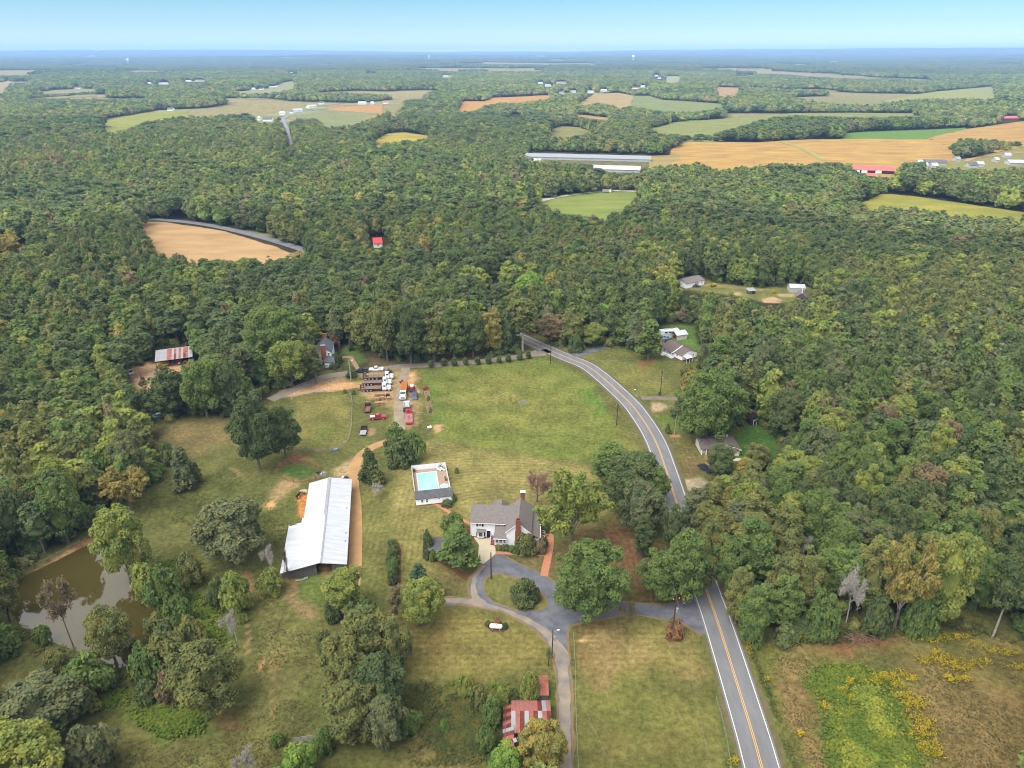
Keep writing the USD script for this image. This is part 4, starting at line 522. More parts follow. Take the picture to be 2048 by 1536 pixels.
HAND = [
 # about the house and its drives
 (1180, 1232, 1087, 154, 'big', 'green', 'huge round green shade tree beside the driveway fork', 'shade_tree', T), (918, 1135, 1052, 77, 'column', 'green', 'dense egg-shaped green tree beside the small gray-roofed outbuilding', 'shade_tree', T),
 (838, 1172, 1123, 50, 'cedar', 'blue', 'small blue-green evergreen between the outbuilding and the gravel spur', 'evergreen_tree', T), (850, 1250, 1160, 84, 'oak', 'lime', 'yellow-green leafy tree at the west end of the gravel spur', T, T),
 (792, 1240, 1182, 52, 'thin', 'brown', 'brown thin-leaved tree left of the yellow-green tree by the gravel spur', T, T), (878, 1190, 1166, 22, 'hedge', 'dark', 'dark rounded shrub beside the small blue-green evergreen', S, S),
 (1144, 1096, 945, 140, 'sparse', 'lime', 'yellowing tree with bare pale limbs beside the brick walk', 'shade_tree', T), (1074, 1003, 938, 70, 'bare', 'red_bark', 'reddish leafless tree behind the house', B, T),
 (1222, 962, 890, 96, 'oak', 'green', 'green oak at the top of the cluster by the road', T, T), (1266, 994, 898, 108, 'oak2', 'dark', 'widest dark green oak in the cluster between the house and the road', T, T),
 (1308, 1010, 935, 66, 'oak', 'green', 'green oak overhanging the road edge behind the house cluster', T, T), (1276, 1070, 960, 94, 'oak', 'gray', 'gray-green oak at the low end of the cluster by the road', T, T), (1285, 1116, 1028, 50, 'oval', 'dark', 'slim dark green tree standing alone on the dry lawn', T, T),
 (1312, 1200, 1105, 84, 'oak2', 'green', 'green oak beside the driveway mouth, nearest the dry lawn', T, T), (1364, 1204, 1064, 104, 'oak', 'green', 'tall green oak over the driveway mouth at the road', T, T), (1398, 1192, 1090, 56, 'oak2', 'olive', 'olive green tree leaning over the road above the driveway mouth', T, T),
 (1344, 1100, 1008, 50, 'oak', 'dark', 'narrow dark green tree along the road edge above the driveway oaks', T, T), (1384, 1062, 975, 64, 'oval', 'gray', 'gray-green tree hiding the bend of the road', T, T),
 (1254, 1244, 1203, 32, 'thin', 'brown', 'brown dry bush at the foot of the huge shade tree', S, S), (1349, 1272, 1236, 36, 'bush', 'rust', 'rust-brown bush around the utility pole by the driveway mouth', S, S), (1354, 1277, 1261, 15, 'hedge', 'dark', 'small clipped green shrub in front of the rust-brown bush', S, S),
 (1046, 1204, 1158, 56, 'bush', 'dark', 'large rounded dark shrub in the middle of the driveway island', S, S), (1073, 1198, 1174, 17, 'hedge', 'dark', 'small clipped ball beside the large island shrub', S, S), (1067, 1205, 1184, 18, 'hedge', 'dark', 'small clipped ball in front of the large island shrub', S, S),
 (1050, 1106, 1068, 44, 'bush', 'olive', 'olive Japanese maple at the gable chimney of the house', S, S), (1078, 1105, 1074, 30, 'bush2', 'brown', 'brownish shrub right of the maple at the house corner', S, S), (1063, 1109, 1095, 16, 'hedge', 'bright', 'small bright green shrub below the maple at the house', S, S),
 (997, 1098, 1089, 14, 'hedge', 'olive', 'low shrub under the sunroom windows', S, S), (1012, 1101, 1089, 17, 'hedge', 'dark', 'low dark shrub under the sunroom corner', S, S), (1026, 1104, 1091, 19, 'hedge', 'green', 'low green shrub along the house bed, left of the maple', S, S), (1038, 1106, 1090, 18, 'hedge', 'dark', 'low dark shrub touching the left side of the maple', S, S),
 (1090, 1045, 1024, 15, 'hedge', 'dark', 'dark shrub behind the porch stairs', S, S), (1094, 1064, 1047, 14, 'hedge', 'dark', 'dark shrub between the porch stairs and the brick walk', S, S), (1089, 1092, 1074, 16, 'hedge', 'dark', 'dark shrub inside the corner of the brick walk', S, S),
 (909, 1066, 1024, 46, 'bush', 'green', 'loose green tree at the left gable of the house', T, T), (858, 1108, 1060, 22, 'bush2', 'dark', 'dark shrub hugging the left wall of the outbuilding', S, S), (854, 1118, 1098, 14, 'hedge', 'dark', 'clipped ball at the left corner of the outbuilding', S, S), (866, 1122, 1099, 14, 'hedge', 'green', 'clipped ball in front of the outbuilding window', S, S), (886, 1121, 1098, 12, 'hedge', 'dark', 'clipped ball by the outbuilding door', S, S),
 (787, 1107, 1080, 27, 'bush', 'dark', 'farthest bush of the oval hedge bed on the lawn', S, S), (787, 1127, 1098, 27, 'bush', 'dark', 'second bush of the oval hedge bed on the lawn', S, S), (786, 1148, 1116, 27, 'bush2', 'green', 'third bush of the oval hedge bed on the lawn', S, S), (786, 1165, 1138, 25, 'bush', 'dark', 'nearest bush of the oval hedge bed on the lawn', S, S),
 (906, 1001, 985, 18, 'hedge', 'dark', 'dark shrub at the right corner of the pool house', S, S), (895, 1011, 1000, 24, 'hedge', 'dark', 'low spreading shrub under the pool house wall', S, S), (914, 946, 935, 9, 'hedge', 'olive', 'tiny bush on the lawn right of the pool fence', S, S),
 (798, 925, 868, 68, 'bush', 'dark', 'big dense thicket at the corner above the pool', S, S), (828, 918, 856, 44, 'bush2', 'green', 'green thicket behind the corner thicket above the pool', S, S), (795, 893, 848, 50, 'bush', 'green', 'rear thicket below the red flatbed trailer', S, S),
 (742, 965, 890, 48, 'cedar', 'dark', 'tall dark cedar beside the dirt track', 'cedar_tree', T), (756, 968, 925, 38, 'cedar', 'olive', 'smaller olive cedar beside the tall dark cedar', 'cedar_tree', T), (755, 994, 966, 34, 'bare', 'pale_bark', 'small gray leafless tree on the lawn below the cedars', B, T),
 # yard and pasture on the left
 (520, 940, 783, 96, 'oak', 'dark', 'large dark oak at the left side of the paddock', T, T), (572, 915, 812, 70, 'oak2', 'dark', 'dark oak joined to the paddock oak on its right', T, T), (373, 977, 880, 58, 'cedar', 'gray', 'gray-green cedar standing in the pasture', 'cedar_tree', T), (394, 962, 920, 30, 'cedar', 'gray', 'small gray cedar at the right foot of the pasture cedar', 'cedar_tree', T), (338, 928, 886, 34, 'bush', 'dark', 'dark rounded bush at the wood edge behind the pasture cedar', S, S),
 (345, 832, 735, 92, 'oak', 'dark', 'dark oak in front of the machinery yard, leftmost of three', T, T), (415, 834, 716, 82, 'oak2', 'green', 'green oak in front of the machinery yard, middle of three', T, T), (462, 828, 722, 66, 'oak', 'dark', 'dark oak in front of the machinery yard, rightmost of three', T, T), (494, 790, 690, 62, 'pine', 'gray', 'pale feathery pine beside the yard oaks', P_, T),
 (552, 735, 612, 124, 'big', 'green', 'broad pale-green tree left of the white farmhouse', T, T), (585, 772, 680, 84, 'oak2', 'lime', 'yellow-green tree in front of the broad tree by the farmhouse', T, T), (632, 766, 688, 42, 'pine', 'olive', 'thin pine in front of the white farmhouse', P_, T), (526, 745, 670, 60, 'oak', 'green', 'green tree at the left foot of the broad farmhouse tree', T, T),
 (678, 700, 673, 32, 'thin', 'rust', 'small rust-colored tree behind the white farmhouse', T, T), (702, 701, 676, 13, 'cedar', 'dark', 'slim dark evergreen on the farmhouse lawn', 'cedar_tree', T), (674, 726, 706, 22, 'hedge', 'dark', 'dark clipped shrub at the right corner of the farmhouse', S, S), (668, 736, 726, 20, 'hedge', 'dark', 'low dark shrub in front of the farmhouse wing', S, S), (702, 754, 737, 22, 'bush', 'dark', 'dark rounded bush behind the pale utility pole', S, S), (779, 746, 737, 13, 'hedge', 'dark', 'small bush behind the flatbed truck cab', S, S),
 (708, 789, 781, 8, 'hedge', 'dark', 'small bush at the corner of the paddock fence', S, S), (690, 786, 779, 9, 'hedge', 'olive', 'small olive bush on the paddock fence line', S, S),
 (822, 726, 602, 86, 'oak', 'dark', 'dark oak overhanging the gravel lane, left of the lane oaks', T, T), (775, 722, 598, 80, 'oak2', 'olive', 'olive oak behind the parked trucks', T, T), (868, 722, 615, 70, 'oval', 'olive', 'olive oval tree behind the row of lane trees', T, T), (908, 718, 610, 60, 'oval', 'green', 'green oval tree behind the middle of the lane row', T, T), (946, 714, 620, 60, 'oak', 'dark', 'dark oak behind the right half of the lane row', T, T), (985, 708, 612, 60, 'oval', 'gold', 'golden-tinged tall tree beside the lane entrance', T, T), (1045, 702, 594, 62, 'tall', 'olive', 'tall tree with white trunks at the lane entrance', T, T), (1028, 697, 612, 40, 'tall', 'olive', 'pale-trunked tree just left of the lane entrance pair', T, T),
 (1110, 686, 626, 64, 'oak', 'brown', 'brownish rounded tree right of the road bend', T, T), (1152, 702, 668, 34, 'bush', 'dark', 'dark low tree between the brownish tree and the asphalt drive', T, T), (1186, 692, 646, 52, 'oak2', 'lime', 'small yellow-green round tree beside the asphalt drive', T, T), (1062, 622, 545, 84, 'oak2', 'bright', 'bright green rounded tree behind the road bend', T, T),
 # right of the road
 (1212, 668, 604, 58, 'oak', 'bright', 'fresh green tree left of the three round yard trees', T, T), (1250, 690, 632, 46, 'column', 'green', 'round green yard tree, farther of the pair by the ranch house', T, T), (1296, 718, 640, 54, 'column', 'green', 'dense oval green tree in the yard of the white ranch house', T, T), (1270, 665, 608, 50, 'oak', 'lime', 'yellow-green tree behind the yard pair by the ranch house', T, T), (1398, 668, 632, 34, 'bare', 'red_bark', 'leafless tree beside the white garage', B, T), (1418, 745, 690, 46, 'thin', 'gray', 'thin gray tree right of the ranch house', T, T), (1405, 738, 700, 30, 'bush', 'lime', 'yellow-green shrub at the corner of the ranch house', S, S), (1372, 752, 728, 26, 'bush2', 'olive', 'olive shrub in front of the ranch house porch', S, S), (1380, 778, 742, 40, 'bush', 'gold', 'golden bush below the ranch house', S, S),
 (1412, 882, 738, 134, 'big', 'green', 'largest spreading oak between the road and the gray-roofed house', T, T), (1335, 865, 845, 15, 'cedar', 'dark', 'small dark cedar beside the road below the utility pole', 'cedar_tree', T), (1440, 950, 888, 62, 'oak', 'dark', 'dark round tree in front of the gray-roofed house', T, T), (1418, 905, 892, 18, 'hedge', 'dark', 'clipped shrub by the porch of the gray-roofed house', S, S), (1512, 935, 886, 52, 'oak2', 'olive', 'olive tree at the right gable of the gray-roofed house', T, T), (1488, 962, 915, 48, 'oval', 'gold', 'golden-green tree below the gray-roofed house', T, T), (1582, 920, 868, 50, 'oak', 'dark', 'dark tree at the right end of the gray-roofed house lawn', T, T),
 (1418, 1250, 1140, 1, 'bush', 'dark', '', '', ''),
 # left foreground and pond
 (145, 1288, 1163, 58, 'thin', 'brown', 'thin brown-leaved tree standing at the pond edge', T, T), (232, 1325, 1214, 86, 'oak2', 'olive', 'irregular olive tree on the near bank of the pond', T, T), (262, 1160, 1012, 100, 'oak', 'lime', 'yellow-green willow-like tree at the head of the pond', T, T), (262, 1020, 938, 100, 'sparse', 'gold', 'thin golden tree with bare limbs above the pond', T, T), (300, 1195, 1125, 58, 'bush', 'lime', 'yellow-green bush on the right bank of the pond', S, S), (338, 1215, 1128, 72, 'bush', 'green', 'green bank bush behind the pond willow', S, S), (320, 1268, 1232, 60, 'bush2', 'olive', 'olive bush along the right bank of the pond', S, S),
 (470, 1125, 1005, 132, 'oak2', 'gray', 'wide gray-green tree between the pasture and the long barn', T, T), (430, 1110, 1040, 70, 'oak', 'gray', 'gray-green tree on the left of the wide tree by the barn', T, T), (476, 1225, 1142, 66, 'bush', 'lime', 'yellow-green thicket on the slope below the barn tree', S, S), (440, 1215, 1150, 46, 'bush', 'dark', 'dark thicket left of the yellow-green thicket below the barn', S, S), (474, 1282, 1225, 46, 'bare', 'pale_bark', 'gray twiggy bush beside the worn path', S, S), (428, 1420, 1292, 134, 'oak', 'olive', 'broad olive thicket tree in the lower pasture', T, T), (345, 1340, 1262, 88, 'bush', 'olive', 'olive brush heap between the pond and the broad thicket tree', S, S), (300, 1360, 1290, 70, 'bush2', 'green', 'green brush on the near bank below the pond', S, S), (180, 1385, 1312, 96, 'bush', 'green', 'green brush clump in the pasture below the pond', S, S), (350, 1400, 1340, 60, 'bush', 'brown', 'brownish brush left of the broad thicket tree', S, S),
 (95, 1475, 1368, 170, 'oak2', 'gray', 'gray-olive tree in the lower corner of the pasture', T, T), (70, 1600, 1455, 170, 'oak2', 'lime', 'yellow-green tree cut by the bottom edge of the picture', T, T), (200, 1540, 1440, 96, 'bush', 'gray', 'gray brush right of the yellow-green corner tree', S, S), (160, 1420, 1375, 80, 'bush', 'olive', 'olive brush behind the gray-olive corner tree', S, S), (18, 1305, 1252, 62, 'bush', 'green', 'green bush at the left edge below the pond', S, S), (22, 1240, 1105, 66, 'oval2', 'olive', 'tall olive tree on the left shore of the pond', T, T),
 (545, 1188, 1135, 46, 'bush', 'lime', 'round yellow-green bush by the barn corner', S, S), (548, 1150, 1092, 36, 'bare', 'pale_bark', 'gray leafless shrub beside the barn corner', B, T), (578, 1160, 1092, 20, 'bare', 'bark', 'dark leafless sapling in front of the barn roof', B, T), (692, 1222, 1140, 88, 'oak2', 'lime', 'yellow-green tree at the front of the long barn', T, T), (706, 1262, 1202, 44, 'cedar', 'dark', 'dark cedar below the tree at the barn front', 'cedar_tree', T), (735, 1250, 1195, 46, 'bush', 'green', 'green shrub between the barn tree and the gravel spur tree', S, S), (672, 1240, 1195, 40, 'bush2', 'dark', 'dark shrub at the left foot of the barn tree', S, S),
 (742, 1335, 1218, 120, 'oak', 'olive', 'olive oak at the top of the tall grove', T, T), (795, 1345, 1240, 70, 'oak2', 'olive', 'olive oak on the lawn side of the tall grove', T, T), (695, 1385, 1270, 100, 'oak', 'olive', 'olive oak on the pasture side of the tall grove', T, T), (765, 1440, 1318, 118, 'oak2', 'dark', 'dark oak in the middle of the tall grove', T, T), (705, 1480, 1370, 112, 'oak', 'olive', 'olive oak low in the tall grove, pasture side', T, T), (775, 1500, 1400, 80, 'oak2', 'gray', 'gray-green tree at the near end of the tall grove', T, T), (820, 1462, 1420, 50, 'bush', 'green', 'green brush at the right foot of the tall grove', S, S),
 (595, 1560, 1492, 84, 'bush', 'bright', 'bright green bush at the bottom edge left of the grove', S, S), (510, 1560, 1498, 60, 'bare', 'pale_bark', 'gray leafless brush at the bottom edge of the pasture', B, T), (555, 1490, 1468, 30, 'bush2', 'green', 'low green bush above the bottom-edge brush', S, S),
 (1083, 1545, 1450, 100, 'oak', 'gold', 'golden-olive tree in front of the large rusty shed', T, T), (1012, 1575, 1492, 82, 'oak2', 'bright', 'bright green tree at the bottom edge by the rusty shed', T, T), (1060, 1400, 1342, 40, 'bush', 'lime', 'yellow-green sapling covering the side of the small rusty shed', T, T), (985, 1450, 1392, 44, 'bush', 'green', 'green bush left of the large rusty shed', S, S), (958, 1420, 1370, 40, 'bush', 'olive', 'olive weedy bush in the overgrown patch', S, S), (1004, 1412, 1372, 34, 'bush', 'lime', 'lime weedy bush between the two rusty sheds', S, S), (975, 1500, 1455, 46, 'bush2', 'green', 'green bush at the near corner of the large rusty shed', S, S), (930, 1388, 1352, 34, 'bush2', 'lime', 'lime weedy bush at the lawn edge', S, S), (840, 1382, 1362, 24, 'bush2', 'olive', 'small weedy bush on the lawn edge beside the grove', S, S), (888, 1462, 1440, 20, 'hedge', 'bright', 'tiny bright weed bush in the rough grass', S, S),
 (365, 1250, 1190, 52, 'bush', 'green', 'green thicket in the brushy strip right of the pond, upper part', 'shrub', 'shrub'), (390, 1300, 1235, 60, 'bush2', 'olive', 'olive thicket in the brushy strip right of the pond, middle part', 'shrub', 'shrub'), (335, 1300, 1250, 44, 'bush', 'gray', 'grayish willow shrub at the right tip of the pond', 'shrub', 'shrub'), (378, 1345, 1292, 56, 'bush', 'green', 'green thicket touching the broad thicket tree on its left', 'shrub', 'shrub'), (300, 1405, 1362, 52, 'bush', 'dark', 'dark low brush left of the green vine mat', 'shrub', 'shrub'), (385, 1170, 1105, 50, 'bush', 'olive', 'olive shrub below the gray-green barn trees', 'shrub', 'shrub'), (120, 1345, 1300, 46, 'bush2', 'olive', 'olive shrub in the pasture left of the green brush clump', 'shrub', 'shrub'), (250, 1290, 1262, 30, 'bush2', 'green', 'small green shrub at the foot of the olive bank tree', 'shrub', 'shrub'), (505, 1095, 1040, 52, 'oak2', 'dark', 'darker tree on the right of the wide gray-green barn tree', 'tree', 'tree'), (90, 1285, 1250, 36, 'bush2', 'green', 'low green shrub at the pond edge left of the thin brown tree', 'shrub', 'shrub'), (655, 1320, 1262, 44, 'bush', 'olive', 'olive brush at the pasture foot of the tall grove', 'shrub', 'shrub'), (650, 1500, 1452, 50, 'bush', 'green', 'green brush at the near left foot of the tall grove', 'shrub', 'shrub'), (30, 1440, 1380, 70, 'oak2', 'olive', 'olive tree at the left edge behind the yellow-green corner tree', 'tree', 'tree'),
 (1692, 1246, 1140, 64, 'bare', 'pale_bark', 'gray dead tree with pale twigs at the wood edge above the flower field', 'bare_tree', 'tree'), (1512, 1040, 955, 44, 'bare', 'pale_bark', 'gray dead top among the trees below the gray-roofed house', 'bare_tree', 'tree'), (1600, 1150, 1075, 50, 'bare', 'pale_bark', 'gray dead tree in the right woods near the road', 'bare_tree', 'tree'), (1786, 1258, 1078, 104, 'sparse', 'gold', 'golden tree with white limbs standing at the top of the goldenrod field', 'tree', 'tree'), (1868, 1255, 1062, 96, 'oak', 'lime', 'tall light green tree at the top right of the goldenrod field', 'tree', 'tree'), (1782, 1020, 955, 58, 'thin', 'brown', 'gray-brown fading crown in the middle of the right woods', 'tree', 'tree'), (1560, 1262, 1150, 74, 'oval', 'green', 'green tree with low boughs at the wood corner left of the brush pile', 'tree', 'tree'), (1500, 1285, 1165, 66, 'oval2', 'green', 'green tree leaning toward the road at the wood corner', 'tree', 'tree'), (1985, 1275, 1080, 60, 'tall', 'dark', 'tall thin-trunked tree at the right edge of the goldenrod field', 'tree', 'tree'), (162, 372, 335, 30, 'bare', 'pale_bark', 'gray dead tree in the far left woods', 'bare_tree', 'tree'), (190, 575, 522, 46, 'oak2', 'rust', 'rust-red tree in the left woods below the hay field', 'tree', 'tree'), (20, 880, 822, 60, 'oak2', 'gold', 'golden tree at the left edge of the woods', 'tree', 'tree'),
 (1244, 1022, 935, 84, 'oak2', 'dark', 'dark oak in the heart of the cluster between the house and the road', 'tree', 'tree'), (1302, 1058, 980, 66, 'oak', 'green', 'green oak on the road side of the low end of the cluster', 'tree', 'tree'), (1404, 1082, 1000, 60, 'oval2', 'olive', 'olive tree at the road edge where the woods begin below the gravel entrance', 'tree', 'tree'), (1428, 1138, 1024, 74, 'oak', 'olive', 'olive oak beside the right edge of the road, farther of the pair', 'tree', 'tree'), (1446, 1192, 1072, 72, 'oak2', 'green', 'green oak beside the right edge of the road, nearer of the pair', 'tree', 'tree'), (1470, 1246, 1128, 62, 'oval2', 'olive', 'narrow olive tree by the dark mailbox on the right verge', 'tree', 'tree'), (1497, 1286, 1200, 50, 'bush', 'green', 'leafy sapling clump at the wood corner nearest the road', 'shrub', 'shrub'), (1640, 1272, 1180, 70, 'bush', 'green', 'low leafy boughs at the wood edge left of the brush pile', 'shrub', 'shrub'), (1745, 1270, 1190, 60, 'bush', 'dark', 'dark low boughs at the wood edge right of the brush pile', 'shrub', 'shrub'), (1830, 1262, 1170, 70, 'bush2', 'green', 'green low boughs below the tall light green tree', 'shrub', 'shrub'),
]
HAND = [h for h in HAND if h[6]]
for h in HAND:
    survey_tree(*h[:7], name=h[7], cat_=h[8])
LANE = [(862, 726), (888, 724), (909, 724), (931, 722), (955, 721), (977, 719), (998, 718), (1017, 716), (1039, 712), (1057, 709)]
ORD = ['first', 'second', 'third', 'fourth', 'fifth', 'sixth', 'seventh', 'eighth', 'ninth', 'tenth']
for i, (x, y) in enumerate(LANE):
    survey_tree(x, y + 8, y - 7 - (i % 3), 13 + (i * 7 % 3), 'column', 'dark', f'{ORD[i]} small lollipop tree from the left in the row along the gravel lane', 'lane_tree', T, 'small trees in a row along the gravel lane')
# ================================================ buildings
siding = mat('white_siding', lin(238, 240, 243, 1.06), lin(228, 231, 236, 1.06), 0.8, 0.7, 0.3, stretch=(1, 1, 7)); trim = mat('white_trim', lin(242, 243, 245, 1.06)); offwhite = mat('cream_wall', lin(226, 220, 208, 0.84), lin(212, 206, 196, 0.84), 0.8, 0.8)
shingle = mat('shingle_gray', lin(140, 132, 130, 0.80), lin(170, 160, 156, 0.80), 1.3, 0.92, 0.12, 8.0, lo=0.3, hi=0.7, stretch=(1, 3, 3)); dark_shingle = mat('shingle_dark', lin(92, 96, 108, 0.84), lin(112, 115, 126, 0.84), 1.2, 0.9, 0.15, 6.0); brown_shingle = mat('shingle_brown', lin(122, 108, 104, 0.8), lin(148, 134, 128, 0.8), 1.2, 0.92, 0.12, 6.0); outb_shingle = mat('shingle_slate', lin(112, 112, 118, 0.8), lin(130, 129, 134, 0.8), 1.2, 0.92, 0.12, 6.0)
brick_m = mat('chimney_brick', lin(160, 92, 72, 0.8), lin(190, 118, 92, 0.8), 4.0, 0.9, 0.15, 6.0); shutter_m = mat('shutter_maroon', lin(58, 34, 48, 0.8)); pane_m = mat('window_glass', (0.035, 0.045, 0.055), None, rough=0.08, spec=0.6); lightpane_m = mat('window_blind', lin(170, 186, 208, 0.7), None, rough=0.15, spec=0.5); dark_m = mat('dark_inside', (0.02, 0.018, 0.016))
white_metal = mat('white_roof_metal', lin(208, 211, 217, 0.84), lin(186, 190, 198, 0.84), 0.5, 0.6, 0.3, 6.0, stretch=(0.4, 2.5, 1)); new_metal = mat('new_roof_metal', lin(214, 217, 223, 0.84), lin(196, 200, 208, 0.84), 0.4, 0.6, 0.3, 5.0, stretch=(0.4, 2.0, 1)); old_board = mat('weathered_boards', lin(108, 102, 104, 0.8), lin(146, 138, 136, 0.8), 2.2, 0.95, 0.1, 6.0, stretch=(4, 4, 0.5)); rust_m = mat('rust_metal', lin(150, 84, 72, 0.86), lin(180, 114, 98, 0.86), 0.9, 0.85, 0.2, 8.0); dark_rust = mat('dark_rust_metal', lin(110, 60, 54, 0.8), lin(150, 84, 70, 0.8), 1.1, 0.85, 0.2, 8.0); zinc = mat('zinc_metal', lin(200, 202, 206, 0.8), lin(176, 178, 184, 0.8), 0.8, 0.5, 0.4, 6.0); red_roof = mat('red_roof_metal', lin(224, 120, 114, 0.86), lin(208, 110, 104, 0.86), 0.2, 0.6, 0.3); pinkred = mat('rose_roof_metal', lin(184, 118, 110, 0.86), lin(158, 98, 90, 0.86), 1.0, 0.75, 0.25, 6.0, stretch=(5, 1, 1)); wood = mat('timber', lin(120, 92, 70, 0.8), lin(150, 118, 90, 0.8), 2.0, 0.9, 0.1)
def gable_roof(x0, x1, y0, y1, h, rise, axis='x', ov=0.35, th=0.16, end=0.25):
    if axis == 'y':
        m = gable_roof(y0, y1, -x1, -x0, h, rise, 'x', ov, th, end); v = np.array(m.vertices); m.vertices = np.column_stack([-v[:, 1], v[:, 0], v[:, 2]]); return m
    ym = (y0 + y1) / 2; half = (y1 - y0) / 2; k = rise / half; d = ov * k
    a = quadslab([(x0 - end, y0 - ov, h - d + th), (x1 + end, y0 - ov, h - d + th), (x1 + end, ym, h + rise + th), (x0 - end, ym, h + rise + th)], th); b = quadslab([(x0 - end, ym, h + rise + th), (x1 + end, ym, h + rise + th), (x1 + end, y1 + ov, h - d + th), (x0 - end, y1 + ov, h - d + th)], th); return cat(a, b)
def gable_wall(x0, x1, y0, y1, h, rise, axis='x'):
    if axis == 'x': return prism([(y0, 0), (y1, 0), (y1, h), ((y0 + y1) / 2, h + rise), (y0, h)], 'x', x0, x1)
    return prism([(x0, 0), (x1, 0), (x1, h), ((x0 + x1) / 2, h + rise), (x0, h)], 'y', y0, y1)
def turn(m, a, at):
    m.apply_transform(trimesh.transformations.rotation_matrix(a, (0, 0, 1))); m.apply_translation(at); return m
def window(path, x, y, z, w, h, face=0.0, pane=None, shutters=None, mull=True, name='window'):
    """A framed window whose middle is at (x, y, z) on a wall; face 0 looks towards -y, pi/2 towards +x."""
    f = 0.09; fr = [box(-w / 2 + f / 2, -0.04, 0, f, 0.08, h), box(w / 2 - f / 2, -0.04, 0, f, 0.08, h), box(0, -0.04, h / 2 - f / 2, w - 2 * f, 0.08, f), box(0, -0.05, -h / 2 + f / 2, w - 2 * f + 0.002, 0.10, f)]
    if mull: fr.append(box(0, -0.035, 0, w - 2 * f, 0.06, 0.07))
    p = part(path, name, turn(cat(*fr), face, (x, y, z)), trim); part(p, 'pane', turn(box(0, -0.012, 0, w - 2 * f, 0.02, h - 2 * f), face, (x, y, z)), pane or pane_m)
    if shutters:
        for s in (-1, 1): part(path, 'shutter', turn(box(s * (w / 2 + 0.25), -0.03, 0, 0.42, 0.06, h), face, (x, y, z)), shutters)
def door(path, x, y, w, h, m, face=0.0, z0=0.0):
    f = 0.1; fr = cat(box(-w / 2 - f / 2, -0.04, h / 2, f, 0.08, h), box(w / 2 + f / 2, -0.04, h / 2, f, 0.08, h), box(0, -0.04, h + f / 2, w + 2 * f, 0.08, f))
    d = part(path, 'door', turn(box(0, -0.015, h / 2, w, 0.03, h), face, (x, y, z0)), m); part(d, 'door_frame', turn(fr, face, (x, y, z0)), trim); part(d, 'handle', turn(box(w * 0.36, -0.06, h * 0.47, 0.08, 0.08, 0.05), face, (x, y, z0)), zinc)
def base_at(p, q=None, rz=None):
    a = G(*p); b = None if q is None else G(*q)
    return a, (math.atan2(b[1] - a[1], b[0] - a[0]) if rz is None and b is not None else rz), (None if b is None else float(np.linalg.norm(b - a)))

# ---- the white house
h = thing('house', (-10.95, 155.35, 0), math.radians(-4), 'white two-storey house with gray shingle roof, brick chimneys and dark shutters', 'house')
W2 = 17.2
part(h, 'wall', gable_wall(0, 12.0, 0, 7.4, 5.2, 2.75), siding); part(h, 'roof', gable_roof(0, 12.6, 0, 7.4, 5.2, 2.75, ov=0.4), shingle)
part(h, 'wing_wall', gable_wall(9.75, 15.95, -3.3, 8.2, 4.9, 2.75, 'y'), siding); part(h, 'wing_roof', gable_roof(9.75, 15.95, -3.3, 8.2, 4.9, 2.75, 'y', ov=0.35), shingle)
for s, a in ((0, 9.75 - 0.35), (1, 15.95 + 0.35)):
    xm, zt = 12.85, 4.9 + 2.75 + 0.10; zl = 4.9 - 0.35 * 2.75 / 3.1 + 0.10; part(h, 'bargeboard', quadslab([(a, -3.60, zl), (a, -3.56, zl), (xm, -3.56, zt), (xm, -3.60, zt)] if s else [(a, -3.56, zl), (a, -3.60, zl), (xm, -3.60, zt), (xm, -3.56, zt)], 0.26), trim)
part(h, 'ell_wall', bx(5.2, 9.2, 7.4, 9.3, 0, 5.0), siding); part(h, 'ell_roof', trimesh.convex.convex_hull(np.array([(4.9, 5.0, 5.0), (9.5, 5.0, 5.0), (4.9, 9.6, 5.0), (9.5, 9.6, 5.0), (6.6, 4.4, 7.55), (7.8, 4.4, 7.55), (6.6, 7.0, 7.55), (7.8, 7.0, 7.55)])), shingle)
part(h, 'sunroom_wall', bx(6.6, 9.72, -3.35, -0.02, 0.35, 2.85), siding); part(h, 'sunroom_roof', quadslab([(6.35, -3.8, 2.72), (9.95, -3.8, 2.72), (9.72, 0.0, 4.35), (6.55, 0.0, 4.35)], 0.14), shingle); part(h, 'sunroom_fascia', bx(6.33, 9.97, -3.87, -3.805, 2.52, 2.74), trim)
part(h, 'porch_roof', quadslab([(15.9, -3.1, 4.35), (18.45, -3.1, 2.95), (18.45, 9.6, 2.95), (15.9, 9.6, 4.35)], 0.14), shingle); part(h, 'porch_fascia', bx(18.46, 18.6, -3.12, 9.62, 2.70, 2.97), trim); part(h, 'porch_floor', bx(15.98, 18.3, -2.9, 9.3, 0.0, 0.6), brick_m)
for y in (-2.8, 0.2, 3.2, 6.2, 9.1): part(h, 'porch_column', bx(18.0, 18.25, y - 0.12, y + 0.12, 0.6, 2.75), trim)
part(h, 'porch_front_wall', bx(16.0, 18.2, -3.02, -2.95, 0.6, 2.7), siding)
st = part(h, 'porch_stairs', cat(*[bx(18.3 + 0.32 * i, 18.62 + 0.32 * i, 0.6, 2.6, 0, 0.6 - 0.15 * i) for i in range(4)]), brick_m)
for y in (0.55, 2.65):
    part(st, 'railing', cat(tube([(18.3, y, 1.55), (19.7, y, 0.95)], 0.05, 5), tube([(18.3, y, 0.9), (19.7, y, 0.35)], 0.05, 5), bx(18.25, 18.37, y - 0.06, y + 0.06, 0.6, 1.6), bx(19.62, 19.76, y - 0.06, y + 0.06, 0, 1.05)), trim)
part(h, 'foundation', cat(bx(-0.04, 12.0, -0.05, 7.45, -0.1, 0.42), bx(9.70, 16.0, -3.36, 8.25, -0.1, 0.42), bx(6.55, 9.7, -3.41, 0.0, -0.1, 0.40)), brick_m)
